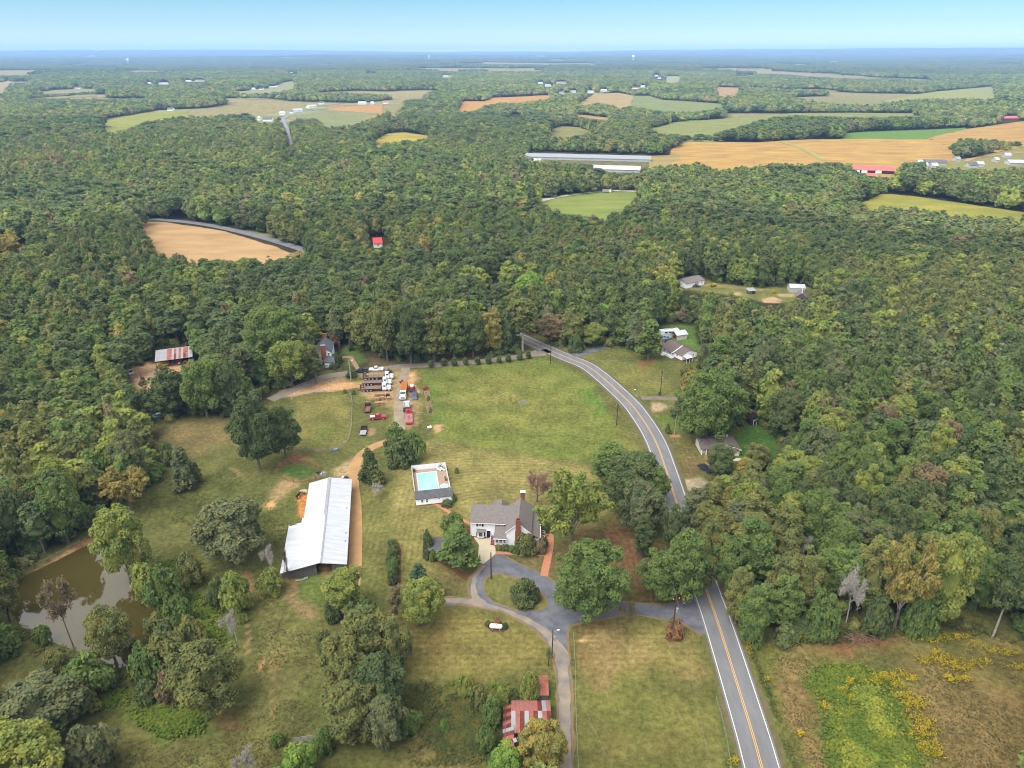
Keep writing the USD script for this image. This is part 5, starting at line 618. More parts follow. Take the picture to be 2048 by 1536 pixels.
ch = part(h, 'chimney', cat(bx(12.05, 13.55, -3.95, -3.24, 0, 5.2), bx(12.2, 13.4, -3.93, -3.2, 5.2, 9.0), bx(12.12, 13.48, -4.0, -3.12, 8.75, 8.98)), brick_m); part(ch, 'flue', bx(12.45, 13.15, -3.8, -3.35, 9.0, 9.2), dark_m)
ch = part(h, 'rear_chimney', cat(bx(11.0, 13.9, 8.25, 9.05, 0, 6.6), bx(12.7, 13.9, 8.25, 9.05, 6.6, 9.3)), brick_m); part(ch, 'cap', bx(12.6, 14.0, 8.15, 9.15, 9.3, 9.5), trim)
for x in (2.45, 8.25): window(h, x, 0, 4.35, 1.0, 1.35, 0, lightpane_m, shutters=shutter_m)
by = part(h, 'bay_window', trimesh.Trimesh(*(lambda v, f: (v, f))(np.array([(x, y, z) for z in (0.55, 2.35) for x, y in ((1.45, 0), (1.95, -0.75), (3.35, -0.75), (3.85, 0))], float), np.array([[0, 1, 5], [0, 5, 4], [1, 2, 6], [1, 6, 5], [2, 3, 7], [2, 7, 6], [4, 5, 6], [4, 6, 7], [0, 2, 1], [0, 3, 2]])), process=False), trim)
part(by, 'pane', bx(2.15, 3.15, -0.79, -0.755, 0.95, 2.15), pane_m); part(by, 'bay_roof', quadslab([(1.7, -0.95, 2.38), (3.6, -0.95, 2.38), (3.9, 0.0, 2.85), (1.4, 0.0, 2.85)], 0.06), shingle)
for x in (1.62, 3.68): part(by, 'shutter', bx(x - 0.16, x + 0.16, -0.52, -0.40, 0.9, 2.15), shutter_m)
door(h, 4.75, -0.05, 0.95, 2.1, shutter_m, 0, 0.3); part(h, 'lamp', bx(4.0, 4.14, -0.15, -0.02, 2.2, 2.5), dark_m)
for x, w in ((7.25, 0.85), (8.25, 0.95), (9.2, 0.7)): window(h, x, -3.36, 1.75, w, 1.25, 0)
sp_ = part(h, 'stoop', cat(bx(5.35, 6.5, -2.4, -0.06, 0, 0.75), bx(5.5, 6.5, -3.0, -2.4, 0, 0.45)), brick_m); part(sp_, 'post', bx(5.3, 5.5, -2.45, -2.25, 0, 2.1), trim); part(sp_, 'bench', bx(5.6, 6.4, -0.9, -0.4, 0.75, 1.2), mat('blue_bench', lin(110, 140, 200, 0.8)))
window(h, 16.0, 2.0, 3.9, 0.9, 0.9, math.pi / 2, name='wing_window'); part(h, 'gutter', bx(-0.1, 9.4, -0.50, -0.41, 4.86, 4.98), trim); part(h, 'downspout', bx(-0.12, -0.02, -0.1, 0.0, 0.2, 5.0), trim)
part(h, 'garden_wall', bx(-1.6, -0.1, 1.0, 1.25, 0, 1.9), brick_m)

# ---- pool house, deck, fence, pool
PO, PR = (-27.42, 169.7, 0), math.radians(11)
ph = thing('pool_house', PO, PR, 'narrow white pool house with gray roof and a small round window', 'pool house')
part(ph, 'wall', gable_wall(0, 10.4, 0, 3.2, 2.55, 1.4), siding); part(ph, 'roof', gable_roof(0, 10.4, 0, 3.2, 2.55, 1.4, ov=0.3, end=0.2), outb_shingle); part(ph, 'foundation', bx(-0.05, 10.45, -0.06, 3.25, -0.1, 0.3), brick_m)
for x in (1.75, 3.15): window(ph, x, 0, 1.55, 0.75, 1.15)
door(ph, 4.7, -0.02, 0.95, 2.05, siding, 0, 0.25); part(ph, 'round_window', cyly(6.6, -0.06, 0.0, 1.75, 0.19), pane_m); part(ph, 'vent', box(9.9, 0.9, 3.75, 0.25, 0.25, 0.3), zinc)
def pool_world(x, y, z=0.0): c, s = math.cos(PR), math.sin(PR); return (PO[0] + c * x - s * y, PO[1] + s * x + c * y, z)
def place(m): m.apply_transform(trimesh.transformations.rotation_matrix(PR, (0, 0, 1))); m.apply_translation(PO); return m
deck_poly = Polygon([(0.05, 3.25), (10.4, 3.25), (10.4, 19.3), (0.05, 19.3)]).difference(Polygon([(1.4, 5.6), (7.2, 5.6), (7.2, 17.2), (1.4, 17.2)])).difference(Point(9.0, 8.6).buffer(1.12))
structure('pool_deck', place(trimesh.creation.extrude_polygon(deck_poly, 0.14, engine='earcut')), mat('deck_tan', lin(206, 180, 158, 0.82), lin(190, 164, 146, 0.82), 0.7, 0.9, 0.15, 6.0), 'tan concrete deck around the swimming pool')
pool = thing('swimming_pool', PO, PR, 'rectangular turquoise swimming pool inside the white fence', 'swimming pool')
tile_m = mat('pool_liner', lin(150, 215, 240, 0.85), lin(130, 205, 236, 0.85), 0.5, 0.5); pwater = mat('pool_water', lin(142, 214, 242, 0.88), lin(168, 226, 246, 0.88), 0.25, 0.06, 0.5); coping = mat('pool_coping', lin(226, 216, 202, 0.85))
part(pool, 'basin', cat(bx(1.4, 1.5, 5.6, 17.2, -1.2, 0.12), bx(7.1, 7.2, 5.6, 17.2, -1.2, 0.12), bx(1.5, 7.1, 17.1, 17.2, -1.2, 0.12), bx(1.5, 7.1, 5.6, 5.7, -1.2, 0.12)), tile_m); part(pool, 'water', bx(1.5, 7.1, 5.7, 17.1, -1.2, 0.015), pwater)
part(pool, 'coping', trimesh.creation.extrude_polygon(Polygon([(1.15, 5.35), (7.45, 5.35), (7.45, 17.45), (1.15, 17.45)]).difference(Polygon([(1.5, 5.7), (7.1, 5.7), (7.1, 17.1), (1.5, 17.1)])), 0.05, engine='earcut').apply_translation((0, 0, 0.14)), coping)
tub = thing('hot_tub', pool_world(9.0, 8.6), PR, 'small round turquoise wading pool beside the swimming pool', 'wading pool'); part(tub, 'rim', trimesh.creation.extrude_polygon(Point(0, 0).buffer(1.28).difference(Point(0, 0).buffer(1.05)), 0.22, engine='earcut'), coping); part(tub, 'water', cyl(0, 0, -0.3, 0.1, 1.05, 24), pwater)
def fence(name, label, pts, h, gap, post_m, panel=None, rails=(), rail_m=None, post_w=0.1, rail_h=0.1, world=True, group=None, cap=0.06, rail_name='rail'):
    """A fence along ground points: each post and each panel or rail a part."""
    o = np.array([*pts[0][:2], 0.0]); t = thing(name, o, 0, label, 'fence', group); l = np.array(pts, float)[:, :2] - o[:2]
    s = np.concatenate([[0], np.cumsum(np.linalg.norm(np.diff(l, axis=0), axis=1))]); n = max(1, round(s[-1] / gap)); u = np.linspace(0, s[-1], n + 1); q = np.column_stack([np.interp(u, s, l[:, 0]), np.interp(u, s, l[:, 1])])
    for k, p in enumerate(q[: n + (np.linalg.norm(l[0] - l[-1]) > 0.5)]): part(t, 'post', box(p[0], p[1], (h + cap) / 2, post_w, post_w, h + cap), post_m)
    for a, b in zip(q[:-1], q[1:]):
        d = np.linalg.norm(b - a); an = math.atan2(*(b - a)[::-1]); m = (a + b) / 2
        if panel is not None: part(t, 'panel', box(m[0], m[1], h / 2 + 0.03, d - post_w - 0.004, 0.045, h - 0.08, an) if abs(an) < 1e-9 else turn(box(0, 0, h / 2 + 0.03, d - post_w - 0.004, 0.045, h - 0.08), an, (m[0], m[1], 0)), panel)
        if rails: part(t, rail_name, cat(*[turn(box(0, 0, z, d - post_w * 0.5, 0.035, rail_h), an, (m[0], m[1], 0)) for z in rails]), rail_m or post_m)
    return t
pf = mat('vinyl_white', lin(240, 240, 244, 0.86), None, rough=0.5)
for lab, a, b in (('white panel fence along the far side of the pool', (0, 19.35), (10.4, 19.35)), ('white panel fence along the left side of the pool', (0, 3.3), (0, 19.3)), ('white panel fence along the right side of the pool', (10.45, 3.3), (10.45, 19.3))):
    fence('pool_fence', lab, [pool_world(*a), pool_world(*b)], 1.85, 1.75, pf, panel=pf, post_w=0.14)
for k, (x, y, lab) in enumerate(((8.25, 17.9, 'left'), (9.4, 17.7, 'right'))):
    c = thing('lounge_chair', pool_world(x, y, 0.14), PR + 0.75, f'{lab} one of two white lounge chairs on the pool deck corner', 'lounge chair', 'two white lounge chairs on the pool deck')
    part(c, 'seat', box(0, -0.25, 0.33, 0.62, 1.35, 0.07), trim); part(c, 'backrest', quadslab([(-0.31, 0.42, 0.37), (0.31, 0.42, 0.37), (0.31, 0.95, 0.80), (-0.31, 0.95, 0.80)], 0.06), trim)
    for sx in (-0.26, 0.26):
        for sy in (-0.8, 0.35): part(c, 'leg', box(sx, sy, 0.15, 0.05, 0.05, 0.3), trim)
for x, y, lab in ((0.7, 18.2, 'dark potted plant in the far left corner of the pool deck'), (8.9, 18.7, 'small potted plant between the lounge chairs'), (9.7, 11.6, 'potted plant by the right pool fence')):
    c = thing('potted_plant', pool_world(x, y, 0.14), 0, lab, 'potted plant'); part(c, 'pot', cyl(0, 0, 0, 0.4, 0.2, 10, 0.26), mat('clay_pot', lin(120, 90, 76, 0.8))); v, f = cards(rng, rng.normal(size=(70, 3)) * [0.22, 0.22, 0.3] + [0, 0, 0.85], rng.normal(size=(70, 3)) + [0, 0, 0.5], 0.16); part(c, 'foliage', trimesh.Trimesh(v, f, process=False), lm('dark'))

# ---- outbuilding by the drive
o, _, _ = base_at((858, 1114)); g = thing('outbuilding', o, math.radians(-3), 'small white outbuilding with a slate-gray roof beside the egg-shaped tree', 'outbuilding')
part(g, 'wall', gable_wall(0, 5.2, 0, 5.0, 2.4, 1.7), siding); part(g, 'roof', gable_roof(0, 5.2, 0, 5.0, 2.4, 1.7, ov=0.4), outb_shingle); window(g, 2.0, 0, 1.4, 0.8, 1.2); door(g, 3.6, -0.02, 0.9, 2.0, siding)

# ---- long barn
bo, br = (-47.0, 139.2, 0), math.radians(9.7)
b = thing('barn', bo, br, 'long barn with a white metal roof beside the orange dirt track', 'barn')
def slope(x0, z0, x1, z1, y0, y1, th=0.1): return quadslab([(x0, y0, z0), (x1, y0, z1), (x1, y1, z1), (x0, y1, z0)] if x1 > x0 else [(x1, y0, z1), (x0, y0, z0), (x0, y1, z0), (x1, y1, z1)], th)
for k in range(8):
    y0 = k * 4.9
    part(b, 'roof_sheet', slope(0.02, 4.52 - 0.004 * (k % 2), 6.3, 3.25 - 0.004 * (k % 2), y0 + 0.01, y0 + 4.89), white_metal)
    if y0 + 4.9 > 20.5: part(b, 'roof_sheet', slope(-0.02, 4.52 - 0.004 * (k % 2), -6.0, 3.2 - 0.004 * (k % 2), max(y0, 20.6) + 0.01, y0 + 4.89), white_metal)
for k in range(4): part(b, 'new_roof_sheet', slope(-0.02, 4.60 + 0.004 * (k % 2), -9.8, 2.62 + 0.004 * (k % 2), k * 4.9 + 0.01, k * 4.9 + 4.89), new_metal)
part(b, 'new_roof_sheet', slope(-0.02, 4.60, -6.4, 3.31, 19.61, 21.6), new_metal)
part(b, 'ridge_cap', cat(slope(0, 4.66, 0.35, 4.60, 0, 39.2, 0.04), slope(0, 4.66, -0.35, 4.60, 20, 39.2, 0.04), box(-0.45, 30.0, 4.52, 0.05, 18.4, 0.05)), zinc)
part(b, 'right_wall', bx(5.95, 6.05, 1.0, 39, 0, 3.25), old_board); part(b, 'left_wall', cat(bx(-5.9, -5.8, 19.5, 39, 0, 3.2), bx(-9.55, -9.45, 1.2, 19.4, 0, 2.6), bx(-9.45, -5.9, 19.3, 19.4, 0, 3.1)), old_board); part(b, 'rear_wall', bx(-5.8, 5.95, 38.9, 39, 0, 3.3), old_board)
for x0, x1 in [(-9.4, -8.2), (-8.2, -7.0), (-7.0, -5.8), (-5.8, -4.6), (-4.6, -3.4), (-3.4, -2.3), (-2.3, -1.2), (2.4, 3.6), (3.6, 4.8), (4.8, 5.94)]:
    zt = 4.42 - 0.202 * abs((x0 + x1) / 2) - (0.0 if x0 > 0 else 0.02); part(b, 'wall_board', bx(x0 + 0.015, x1 - 0.015, 1.2 + 0.02 * (int(x0 * 10) % 3), 1.32, 0.05, zt - 0.1), old_board)
part(b, 'hay_pile', blob(0.6, 4.0, 0.2, 2.2, 2.0, 1.2, 3, 0.15, 3), mat('hay', lin(168, 128, 78, 0.8), lin(140, 104, 64, 0.8), 2.0, 0.95)); part(b, 'corner_post', bx(5.9, 6.12, 0.9, 1.12, 0, 3.3), wood); part(b, 'brace', tube([(-9.7, 0.1, 2.6), (-8.4, -1.6, 0.0)], 0.07, 5), wood)
for x, y in ((5.4, 24.0), (5.6, 12.6), (5.55, 9.2)): part(b, 'roof_patch', box(x, y, 3.48, 0.18, 0.5, 0.04), dark_m)
for k, (x, y, w, d) in enumerate(((600, 1161, 2.2, 0.5), (612, 1157, 1.0, 0.6))): single('scrap_panel', turn(box(0, 0, 0.18, w, d, 0.12), 0.25, G(x, y)), zinc, ('long' if k == 0 else 'short') + ' white scrap panel lying at the barn front', 'panel')

# ---- machinery shed with its rust-striped roof
o, rz, W = base_at((313, 737), (388, 727)); ms = thing('machine_shed', o, rz, 'open machinery shed with rust-striped metal roof at the wood edge', 'shed'); D_ = 9.0; n = 16
for k in range(n):
    x0, x1 = k * W / n, (k + 1) * W / n; rusty = k in (5, 6, 8, 10, 12, 13)
    if rusty:
        for j in range(2): part(ms, 'roof_sheet', quadslab([(x0, -0.5 + j * 4.9, 3.3 + j * 0.55), (x1 - 0.03, -0.5 + j * 4.9, 3.3 + j * 0.55), (x1 - 0.03, 4.2 + j * 4.9, 3.83 + j * 0.55), (x0, 4.2 + j * 4.9, 3.83 + j * 0.55)], 0.06), rust_m if (k + j) % 4 else dark_rust, label='rusty roof sheet')
    part(ms, 'roof_sheet', quadslab([(x0, -0.6, 3.27), (x1 - 0.03, -0.6, 3.27), (x1 - 0.03, 9.6, 4.41), (x0, 9.6, 4.41)], 0.05), zinc)
for x in np.linspace(0.2, W - 0.2, 4):
    for y in (0.0, 9.0): part(ms, 'post', bx(x - 0.1, x + 0.1, y - 0.1, y + 0.1, 0, 3.2 + y * 0.11), wood)
part(ms, 'rear_wall', bx(0, W, 9.15, 9.25, 0, 4.2), dark_rust); part(ms, 'side_wall', bx(W - 0.05, W + 0.05, 0.5, 9.1, 0, 3.4), dark_rust)

# ---- two rusty sheds at the bottom
o, rz, W = base_at((1064, 1401), (1095, 1401)); s1 = thing('shed', o, rz, 'small gray-boarded shed with a rusty red roof beside the lower driveway', 'shed')
part(s1, 'wall', gable_wall(0, W, 0, 4.2, 1.9, 0.75), old_board)
for k in range(6):
    x0, x1 = -0.25 + k * (W + 0.5) / 6, -0.25 + (k + 1) * (W + 0.5) / 6
    part(s1, 'roof_sheet', quadslab([(x0, -0.4, 1.86), (x1 - 0.02, -0.4, 1.86), (x1 - 0.02, 2.1, 2.76), (x0, 2.1, 2.76)], 0.05), rust_m if k % 4 != 2 else pinkred); part(s1, 'roof_sheet', quadslab([(x0, 2.1, 2.76), (x1 - 0.02, 2.1, 2.76), (x1 - 0.02, 4.6, 1.86), (x0, 4.6, 1.86)], 0.05), rust_m)
o, rz, W = base_at((1016, 1478), (1100, 1478)); s2 = thing('shed', o, rz, 'large collapsing shed with patched rusty and white roof sheets', 'shed')
part(s2, 'wall', gable_wall(1.2, W, 0, 6.4, 2.3, 1.3), old_board); part(s2, 'side_lean_to_wall', bx(-0.6, 1.15, -3.2, 4.6, 0, 2.0), old_board)
for k in range(9):
    x0, x1 = 0.6 + k * (W - 0.3) / 9, 0.6 + (k + 1) * (W - 0.3) / 9; far_m = zinc if k in (7,) else dark_rust if k == 6 else pinkred
    part(s2, 'roof_sheet', quadslab([(x0, 3.2, 3.72), (x1 - 0.02, 3.2, 3.72), (x1 - 0.02, 6.9, 2.25), (x0, 6.9, 2.25)], 0.05), far_m); part(s2, 'roof_sheet', quadslab([(x0, -0.5, 2.2), (x1 - 0.02, -0.5, 2.2), (x1 - 0.02, 3.2, 3.72), (x0, 3.2, 3.72)], 0.05), (zinc, dark_rust, rust_m)[(k * 2) % 3])
for k in range(11):
    y0 = -3.6 + k * 0.86; part(s2, 'lean_to_sheet', quadslab([(-1.0, y0, 1.75), (1.15, y0, 2.75), (1.15, y0 + 0.82, 2.75), (-1.0, y0 + 0.82, 1.75)], 0.05), zinc if k == 4 else (rust_m, dark_rust)[k % 2])
for x, y in ((1.3, -2.5), (1.2, 3.4)): part(s2, 'loose_sheet', box(x, y, 2.86, 0.7, 0.9, 0.03, 0.3), zinc)

# ---- the white farmhouse behind the trucks
o, rz, W = base_at((650, 735), (669, 734)); f = thing('farmhouse', o, rz, 'white farmhouse with dark roof and two brick chimneys, half hidden by trees', 'house')
part(f, 'wing_wall', bx(0, W, 0, 3.4, 0, 2.5), siding); part(f, 'wing_roof', quadslab([(-0.3, -0.4, 2.5), (W + 0.3, -0.4, 2.5), (W + 0.1, 3.45, 3.6), (-0.1, 3.45, 3.6)], 0.15), dark_shingle)
part(f, 'wall', gable_wall(-3.6, 2.6, 3.45, 15.0, 5.2, 2.4, 'y'), siding); part(f, 'roof', gable_roof(-3.6, 2.6, 3.45, 15.0, 5.2, 2.4, 'y', ov=0.3), dark_shingle); part(f, 'left_wall', gable_wall(-9.5, -3.65, 5.5, 12.5, 3.0, 2.0), siding); part(f, 'left_roof', gable_roof(-9.5, -3.65, 5.5, 12.5, 3.0, 2.0), dark_shingle)
ch = part(f, 'chimney', bx(-1.2, 0.6, 2.6, 3.4, 0, 8.6), brick_m); part(ch, 'cap', bx(-1.3, 0.7, 2.5, 3.5, 8.6, 8.8), zinc); part(f, 'rear_chimney', bx(-1.3, 0.2, 14.2, 15.3, 0, 9.4), brick_m); part(f, 'porch', bx(2.65, 4.2, 4.0, 9.0, 0, 0.7), brick_m)
for x in (0.9, 2.2): window(f, x, 0, 0.9, 0.9, 0.5, mull=False)
window(f, 1.7, 3.45, 4.4, 0.9, 1.3)

# ---- houses right of the road
o, rz, W = base_at((1324, 703), (1363, 723)); r = thing('ranch_house', o, rz, 'white ranch house with brown roof, porch stairs and a small awning', 'house')
part(r, 'wall', gable_wall(0, W, 0, 8.2, 2.9, 1.7), siding); part(r, 'foundation', bx(-0.05, W + 0.05, -0.06, 8.26, -0.2, 0.5), brick_m); part(r, 'roof', gable_roof(0, W * 0.62, 0, 8.2, 2.9, 1.7, ov=1.3), brown_shingle); part(r, 'lower_roof', gable_roof(W * 0.62 + 0.3, W, 0, 8.2, 2.75, 1.7, ov=0.4), brown_shingle); part(r, 'rake_board', quadslab([(W * 0.62 + 0.02, -1.3, 2.62), (W * 0.62 + 0.28, -1.3, 2.62), (W * 0.62 + 0.28, 4.1, 4.84), (W * 0.62 + 0.02, 4.1, 4.84)], 0.2), trim)
part(r, 'porch_floor', bx(2.0, 8.0, -1.7, -0.07, 0, 0.9), trim)
for x in (2.2, 4.6, 7.8): part(r, 'porch_post', bx(x - 0.08, x + 0.08, -1.65, -1.5, 0.9, 2.7), trim)
st = part(r, 'stairs', cat(*[bx(2.4, 3.8, -2.0 - 0.3 * i, -1.7 - 0.3 * i, 0, 0.8 - 0.2 * i) for i in range(4)]), trim)
for x in (2.4, 3.8): part(st, 'railing', tube([(x, -1.7, 1.7), (x, -3.0, 0.8)], 0.06, 5), trim)
for x in (1.0, 5.4, 6.8, 9.6): window(r, x, 0, 1.8, 1.0, 1.2)
for y in (2.0, 3.0, 6.2): window(r, W, y, 2.0, 0.8, 0.9, math.pi / 2)
aw = part(r, 'awning', quadslab([(W + 0.02, 0.4, 2.5), (W + 2.6, 0.4, 2.2), (W + 2.6, 3.6, 2.2), (W + 0.02, 3.6, 2.5)], 0.08), trim)
for y in (0.5, 2.0, 3.5): part(aw, 'post', bx(W + 2.45, W + 2.55, y - 0.05, y + 0.05, 0, 2.15), trim)
o, rz, W = base_at((1353, 681), (1374, 678)); g = thing('garage', o, rz, 'small white open-fronted garage behind the ranch house', 'garage')
part(g, 'wall', cat(bx(0, W, 0, 0.12, 0, 2.4), bx(0, W, 5.0, 5.12, 0, 2.4), prism([(0.12, 0), (5.0, 0), (5.0, 2.4), (2.56, 3.5), (0.12, 2.4)], 'x', W - 0.12, W)), offwhite); part(g, 'roof', gable_roof(0, W, 0, 5.1, 2.4, 1.1, ov=0.3), new_metal); part(g, 'stored_junk', cat(box(1.2, 2.0, 0.6, 1.0, 1.4, 1.1), box(1.0, 3.6, 0.5, 1.2, 1.0, 0.9)), dark_rust)
o, rz, W = base_at((1425, 913), (1478, 912)); y_ = thing('gray_roofed_house', o, rz, 'pale house with gray L-shaped roof behind a dark round tree', 'house')
part(y_, 'wall', gable_wall(0, W, 0, 7.5, 2.5, 1.7, 'y'), offwhite); part(y_, 'roof', gable_roof(0, W, 0, 7.5, 2.5, 1.7, 'y', ov=0.4, end=0.5), brown_shingle)
for s in (0, 1):
    xm, xe = W / 2, (-0.4 if s == 0 else W + 0.4); part(y_, 'bargeboard', quadslab([(xe, -0.58, 2.5), (xe, -0.52, 2.5), (xm, -0.52, 4.33), (xm, -0.58, 4.33)][:: (1 if s == 1 else -1)], 0.22), trim)
part(y_, 'left_wall', gable_wall(-3.4, -0.02, 2.0, 8.0, 2.4, 1.2), offwhite); part(y_, 'left_roof', gable_roof(-3.6, 1.8, 2.0, 8.0, 2.45, 1.25, ov=1.0), brown_shingle)
for x in (-3.3, -1.8): part(y_, 'porch_post', bx(x - 0.1, x + 0.1, 1.1, 1.3, 0, 2.1), trim)
window(y_, W * 0.78, 0, 1.4, 1.2, 1.1); window(y_, W * 0.3, 0, 1.4, 1.2, 1.1); part(y_, 'vent_pipe', cyl(W * 0.7, 6.0, 3.2, 4.6, 0.14, 8), trim); part(y_, 'patio', bx(W * 0.5, W + 2.5, -3.2, -1.5, 0, 0.12), concrete)
o, rz, W = base_at((1499, 850), (1519, 849)); d_ = thing('shed', o, rz, 'dark wooden shed at the edge of the woods behind the gray-roofed house', 'shed'); dkw = mat('dark_wood', lin(62, 44, 46, 0.8), lin(82, 60, 58, 0.8), 2.0, 0.9)
part(d_, 'wall', gable_wall(0, W, 0, 4.0, 2.2, 1.2, 'y'), dkw); part(d_, 'roof', gable_roof(0, W, 0, 4.0, 2.2, 1.2, 'y', ov=0.3), dkw); door(d_, W / 2, -0.02, 0.9, 1.8, dkw); part(d_, 'trim_board', bx(W * 0.2, W * 0.8, -0.3, -0.26, 2.2, 2.32), zinc)
o, rz, W = base_at((1372, 577), (1408, 569)); l_ = thing('mobile_home', o, rz, 'long low white house with tan roof in the far clearing', 'house'); part(l_, 'wall', gable_wall(0, W, 0, 9.0, 2.7, 1.5), siding); part(l_, 'roof', gable_roof(0, W, 0, 9.0, 2.7, 1.5, ov=0.3), shingle)
for x in (0.50, 0.57, 0.64, 0.86): window(l_, W * x, 0, 1.6, 0.9, 1.4)
o, rz, W = base_at((1579, 585), (1609, 586)); l_ = thing('metal_shed', o, rz, 'white metal shed in the far clearing', 'shed'); part(l_, 'wall', gable_wall(0, W, 0, 6.0, 2.6, 1.3), white_metal); part(l_, 'roof', gable_roof(0, W, 0, 6.0, 2.6, 1.3, ov=0.15), white_metal)
o, rz, W = base_at((1497, 589), (1510, 588)); l_ = thing('animal_hut', o, rz, 'tiny hut with a pale metal roof in the far clearing', 'hut'); part(l_, 'wall', bx(0, W, 0, 2.6, 0, 1.9), old_board); part(l_, 'roof', quadslab([(-0.4, -0.5, 2.0), (W + 0.4, -0.5, 2.0), (W + 0.4, 3.2, 2.7), (-0.4, 3.2, 2.7)], 0.1), zinc); part(l_, 'opening', bx(W * 0.55, W * 0.85, -0.03, 0.0, 0, 1.6), dark_m)
o, rz, W = base_at((1592, 603), (1610, 605)); l_ = thing('pole_barn', o, rz, 'gray gabled barn with a dark opening at the right of the far clearing', 'barn'); part(l_, 'wall', gable_wall(0, W, 0, 8.0, 2.8, 1.8, 'y'), old_board); part(l_, 'roof', gable_roof(0, W, 0, 8.0, 2.8, 1.8, 'y', ov=0.5), mat('purple_gray_roof', lin(140, 124, 128, 0.8), lin(160, 146, 148, 0.8), 0.8, 0.8)); part(l_, 'opening', bx(W * 0.2, W * 0.8, -0.04, 0.0, 0, 2.4), dark_m); part(l_, 'ridge_strip', bx(W * 0.46, W * 0.54, -0.6, 8.6, 4.78, 4.86), new_metal)
o, rz, W = base_at((748, 496), (765, 495)); l_ = thing('red_roofed_house', o, rz, 'white house with a bright red roof in the middle woods', 'house'); part(l_, 'wall', gable_wall(0, W, 0, 9.0, 3.2, 2.4), siding); part(l_, 'roof', gable_roof(0, W, 0, 9.0, 3.2, 2.4, ov=0.5), mat('bright_red_roof', lin(226, 78, 74, 0.86))); window(l_, W * 0.5, 0, 1.8, 1.2, 1.2)

# ---- far buildings
spots = []
lawn_m = mat('far_lawn', lin(150, 152, 100, 0.84), lin(130, 140, 88, 0.84), 0.05)
def far_shed(name, label, cat_, p, q, D0, hgt, rise, wm, rm, lift=0.0, axis='x', extra=None):
    a, b2 = land(*p), land(*q); rz = math.atan2(b2[1] - a[1], b2[0] - a[0]); W = float(np.linalg.norm((b2 - a)[:2])); t = thing(name, a - [0, 0, 0.6], rz, label, cat_)
    part(t, 'wall', gable_wall(0, W, 0, D0, hgt + 0.6, rise, axis), wm); part(t, 'roof', gable_roof(0, W, 0, D0, hgt + 0.6, rise, axis, ov=0.5, th=0.25), rm)
    if extra: extra(t, W)
    return t, W
def openings(t, W): 
    for k in range(6): part(t, 'opening', bx(W * (0.06 + 0.155 * k), W * (0.16 + 0.155 * k), -0.08, 0, 0.4, 3.0), dark_m)
far_shed('poultry_house', 'longer of the two long white sheds beyond the pines', 'poultry house', (1047, 318), (1301, 324), 16, 3.0, 3.0, white_metal, zinc); far_shed('poultry_house', 'shorter of the two long white sheds, nearer the meadow', 'poultry house', (1170, 343), (1280, 346), 15, 3.0, 3.0, white_metal, white_metal); far_shed('poultry_house', 'small white shed at the left end of the long sheds', 'shed', (1064, 326), (1080, 327), 9, 2.6, 2.0, white_metal, white_metal)
far_shed('red_barn', 'long barn with a pale red roof and dark open front', 'barn', (1699, 346), (1788, 349), 17, 3.6, 3.4, dkw, red_roof, extra=openings); far_shed('red_shed', 'small red-roofed shed in front of the long red barn', 'shed', (1729, 356), (1750, 357), 9, 2.4, 2.0, dkw, red_roof); far_shed('red_barn', 'small red barn at the upper right edge', 'barn', (2008, 241), (2037, 241), 16, 4.0, 3.4, mat('barn_red', lin(150, 70, 70, 0.8)), red_roof)
for k, (x, y) in enumerate(((1712, 347), (1720, 346), (1729, 347), (1757, 348))):
    a = land(x, y); t = thing('livestock_trailer', a, 0.2, f'{("first", "second", "third", "last")[k]} white trailer from the left in front of the red barn', 'trailer', 'white trailers in front of the red barn'); part(t, 'body', bx(-3.2, 3.2, -1.2, 1.2, 0.7, 3.2), trim)
    for s in (-1.2, 0.0): part(t, 'wheel', cyly(s, -1.25, 1.25, 0.45, 0.45, 10), dark_m)
    part(t, 'roof', prism([(-1.25, 3.2), (1.25, 3.2), (0.8, 3.5), (-0.8, 3.5)], 'x', -3.25, 3.25), white_metal)
gray_roof = mat('far_gray_roof', lin(120, 124, 134, 0.8), lin(140, 143, 150, 0.8), 0.2)
FARM = [((1848, 330), (1894, 331), 12, 'long gray shed of the right-hand farm', gray_roof), ((1836, 331), (1846, 331), 8, 'white hut left of the long gray shed', white_metal), ((1864, 337), (1876, 337), 8, 'white shed in front of the long gray shed', white_metal), ((1846, 336), (1856, 336), 8, 'low white roof left in front of the long gray shed', white_metal), ((1938, 336), (1956, 336), 10, 'gray-blue shed in the middle of the right-hand farm', gray_roof), ((1955, 334), (1968, 334), 9, 'white-roofed shed touching the gray-blue shed', white_metal), ((2018, 331), (2062, 332), 14, 'large white shed cut by the right edge', white_metal), ((1912, 324), (1921, 324), 9, 'round-topped pale hut behind the right-hand farm', zinc), ((2010, 316), (2022, 316), 8, 'small white shed by the dirt lane at the right edge', white_metal), ((1990, 325), (1998, 325), 8, 'tiny white shed left of the large white shed', white_metal)]
for p, q2, dd, lab, rm in FARM: far_shed('farm_shed', lab, 'shed', p, q2, dd, 3.0, 2.4, white_metal, rm)
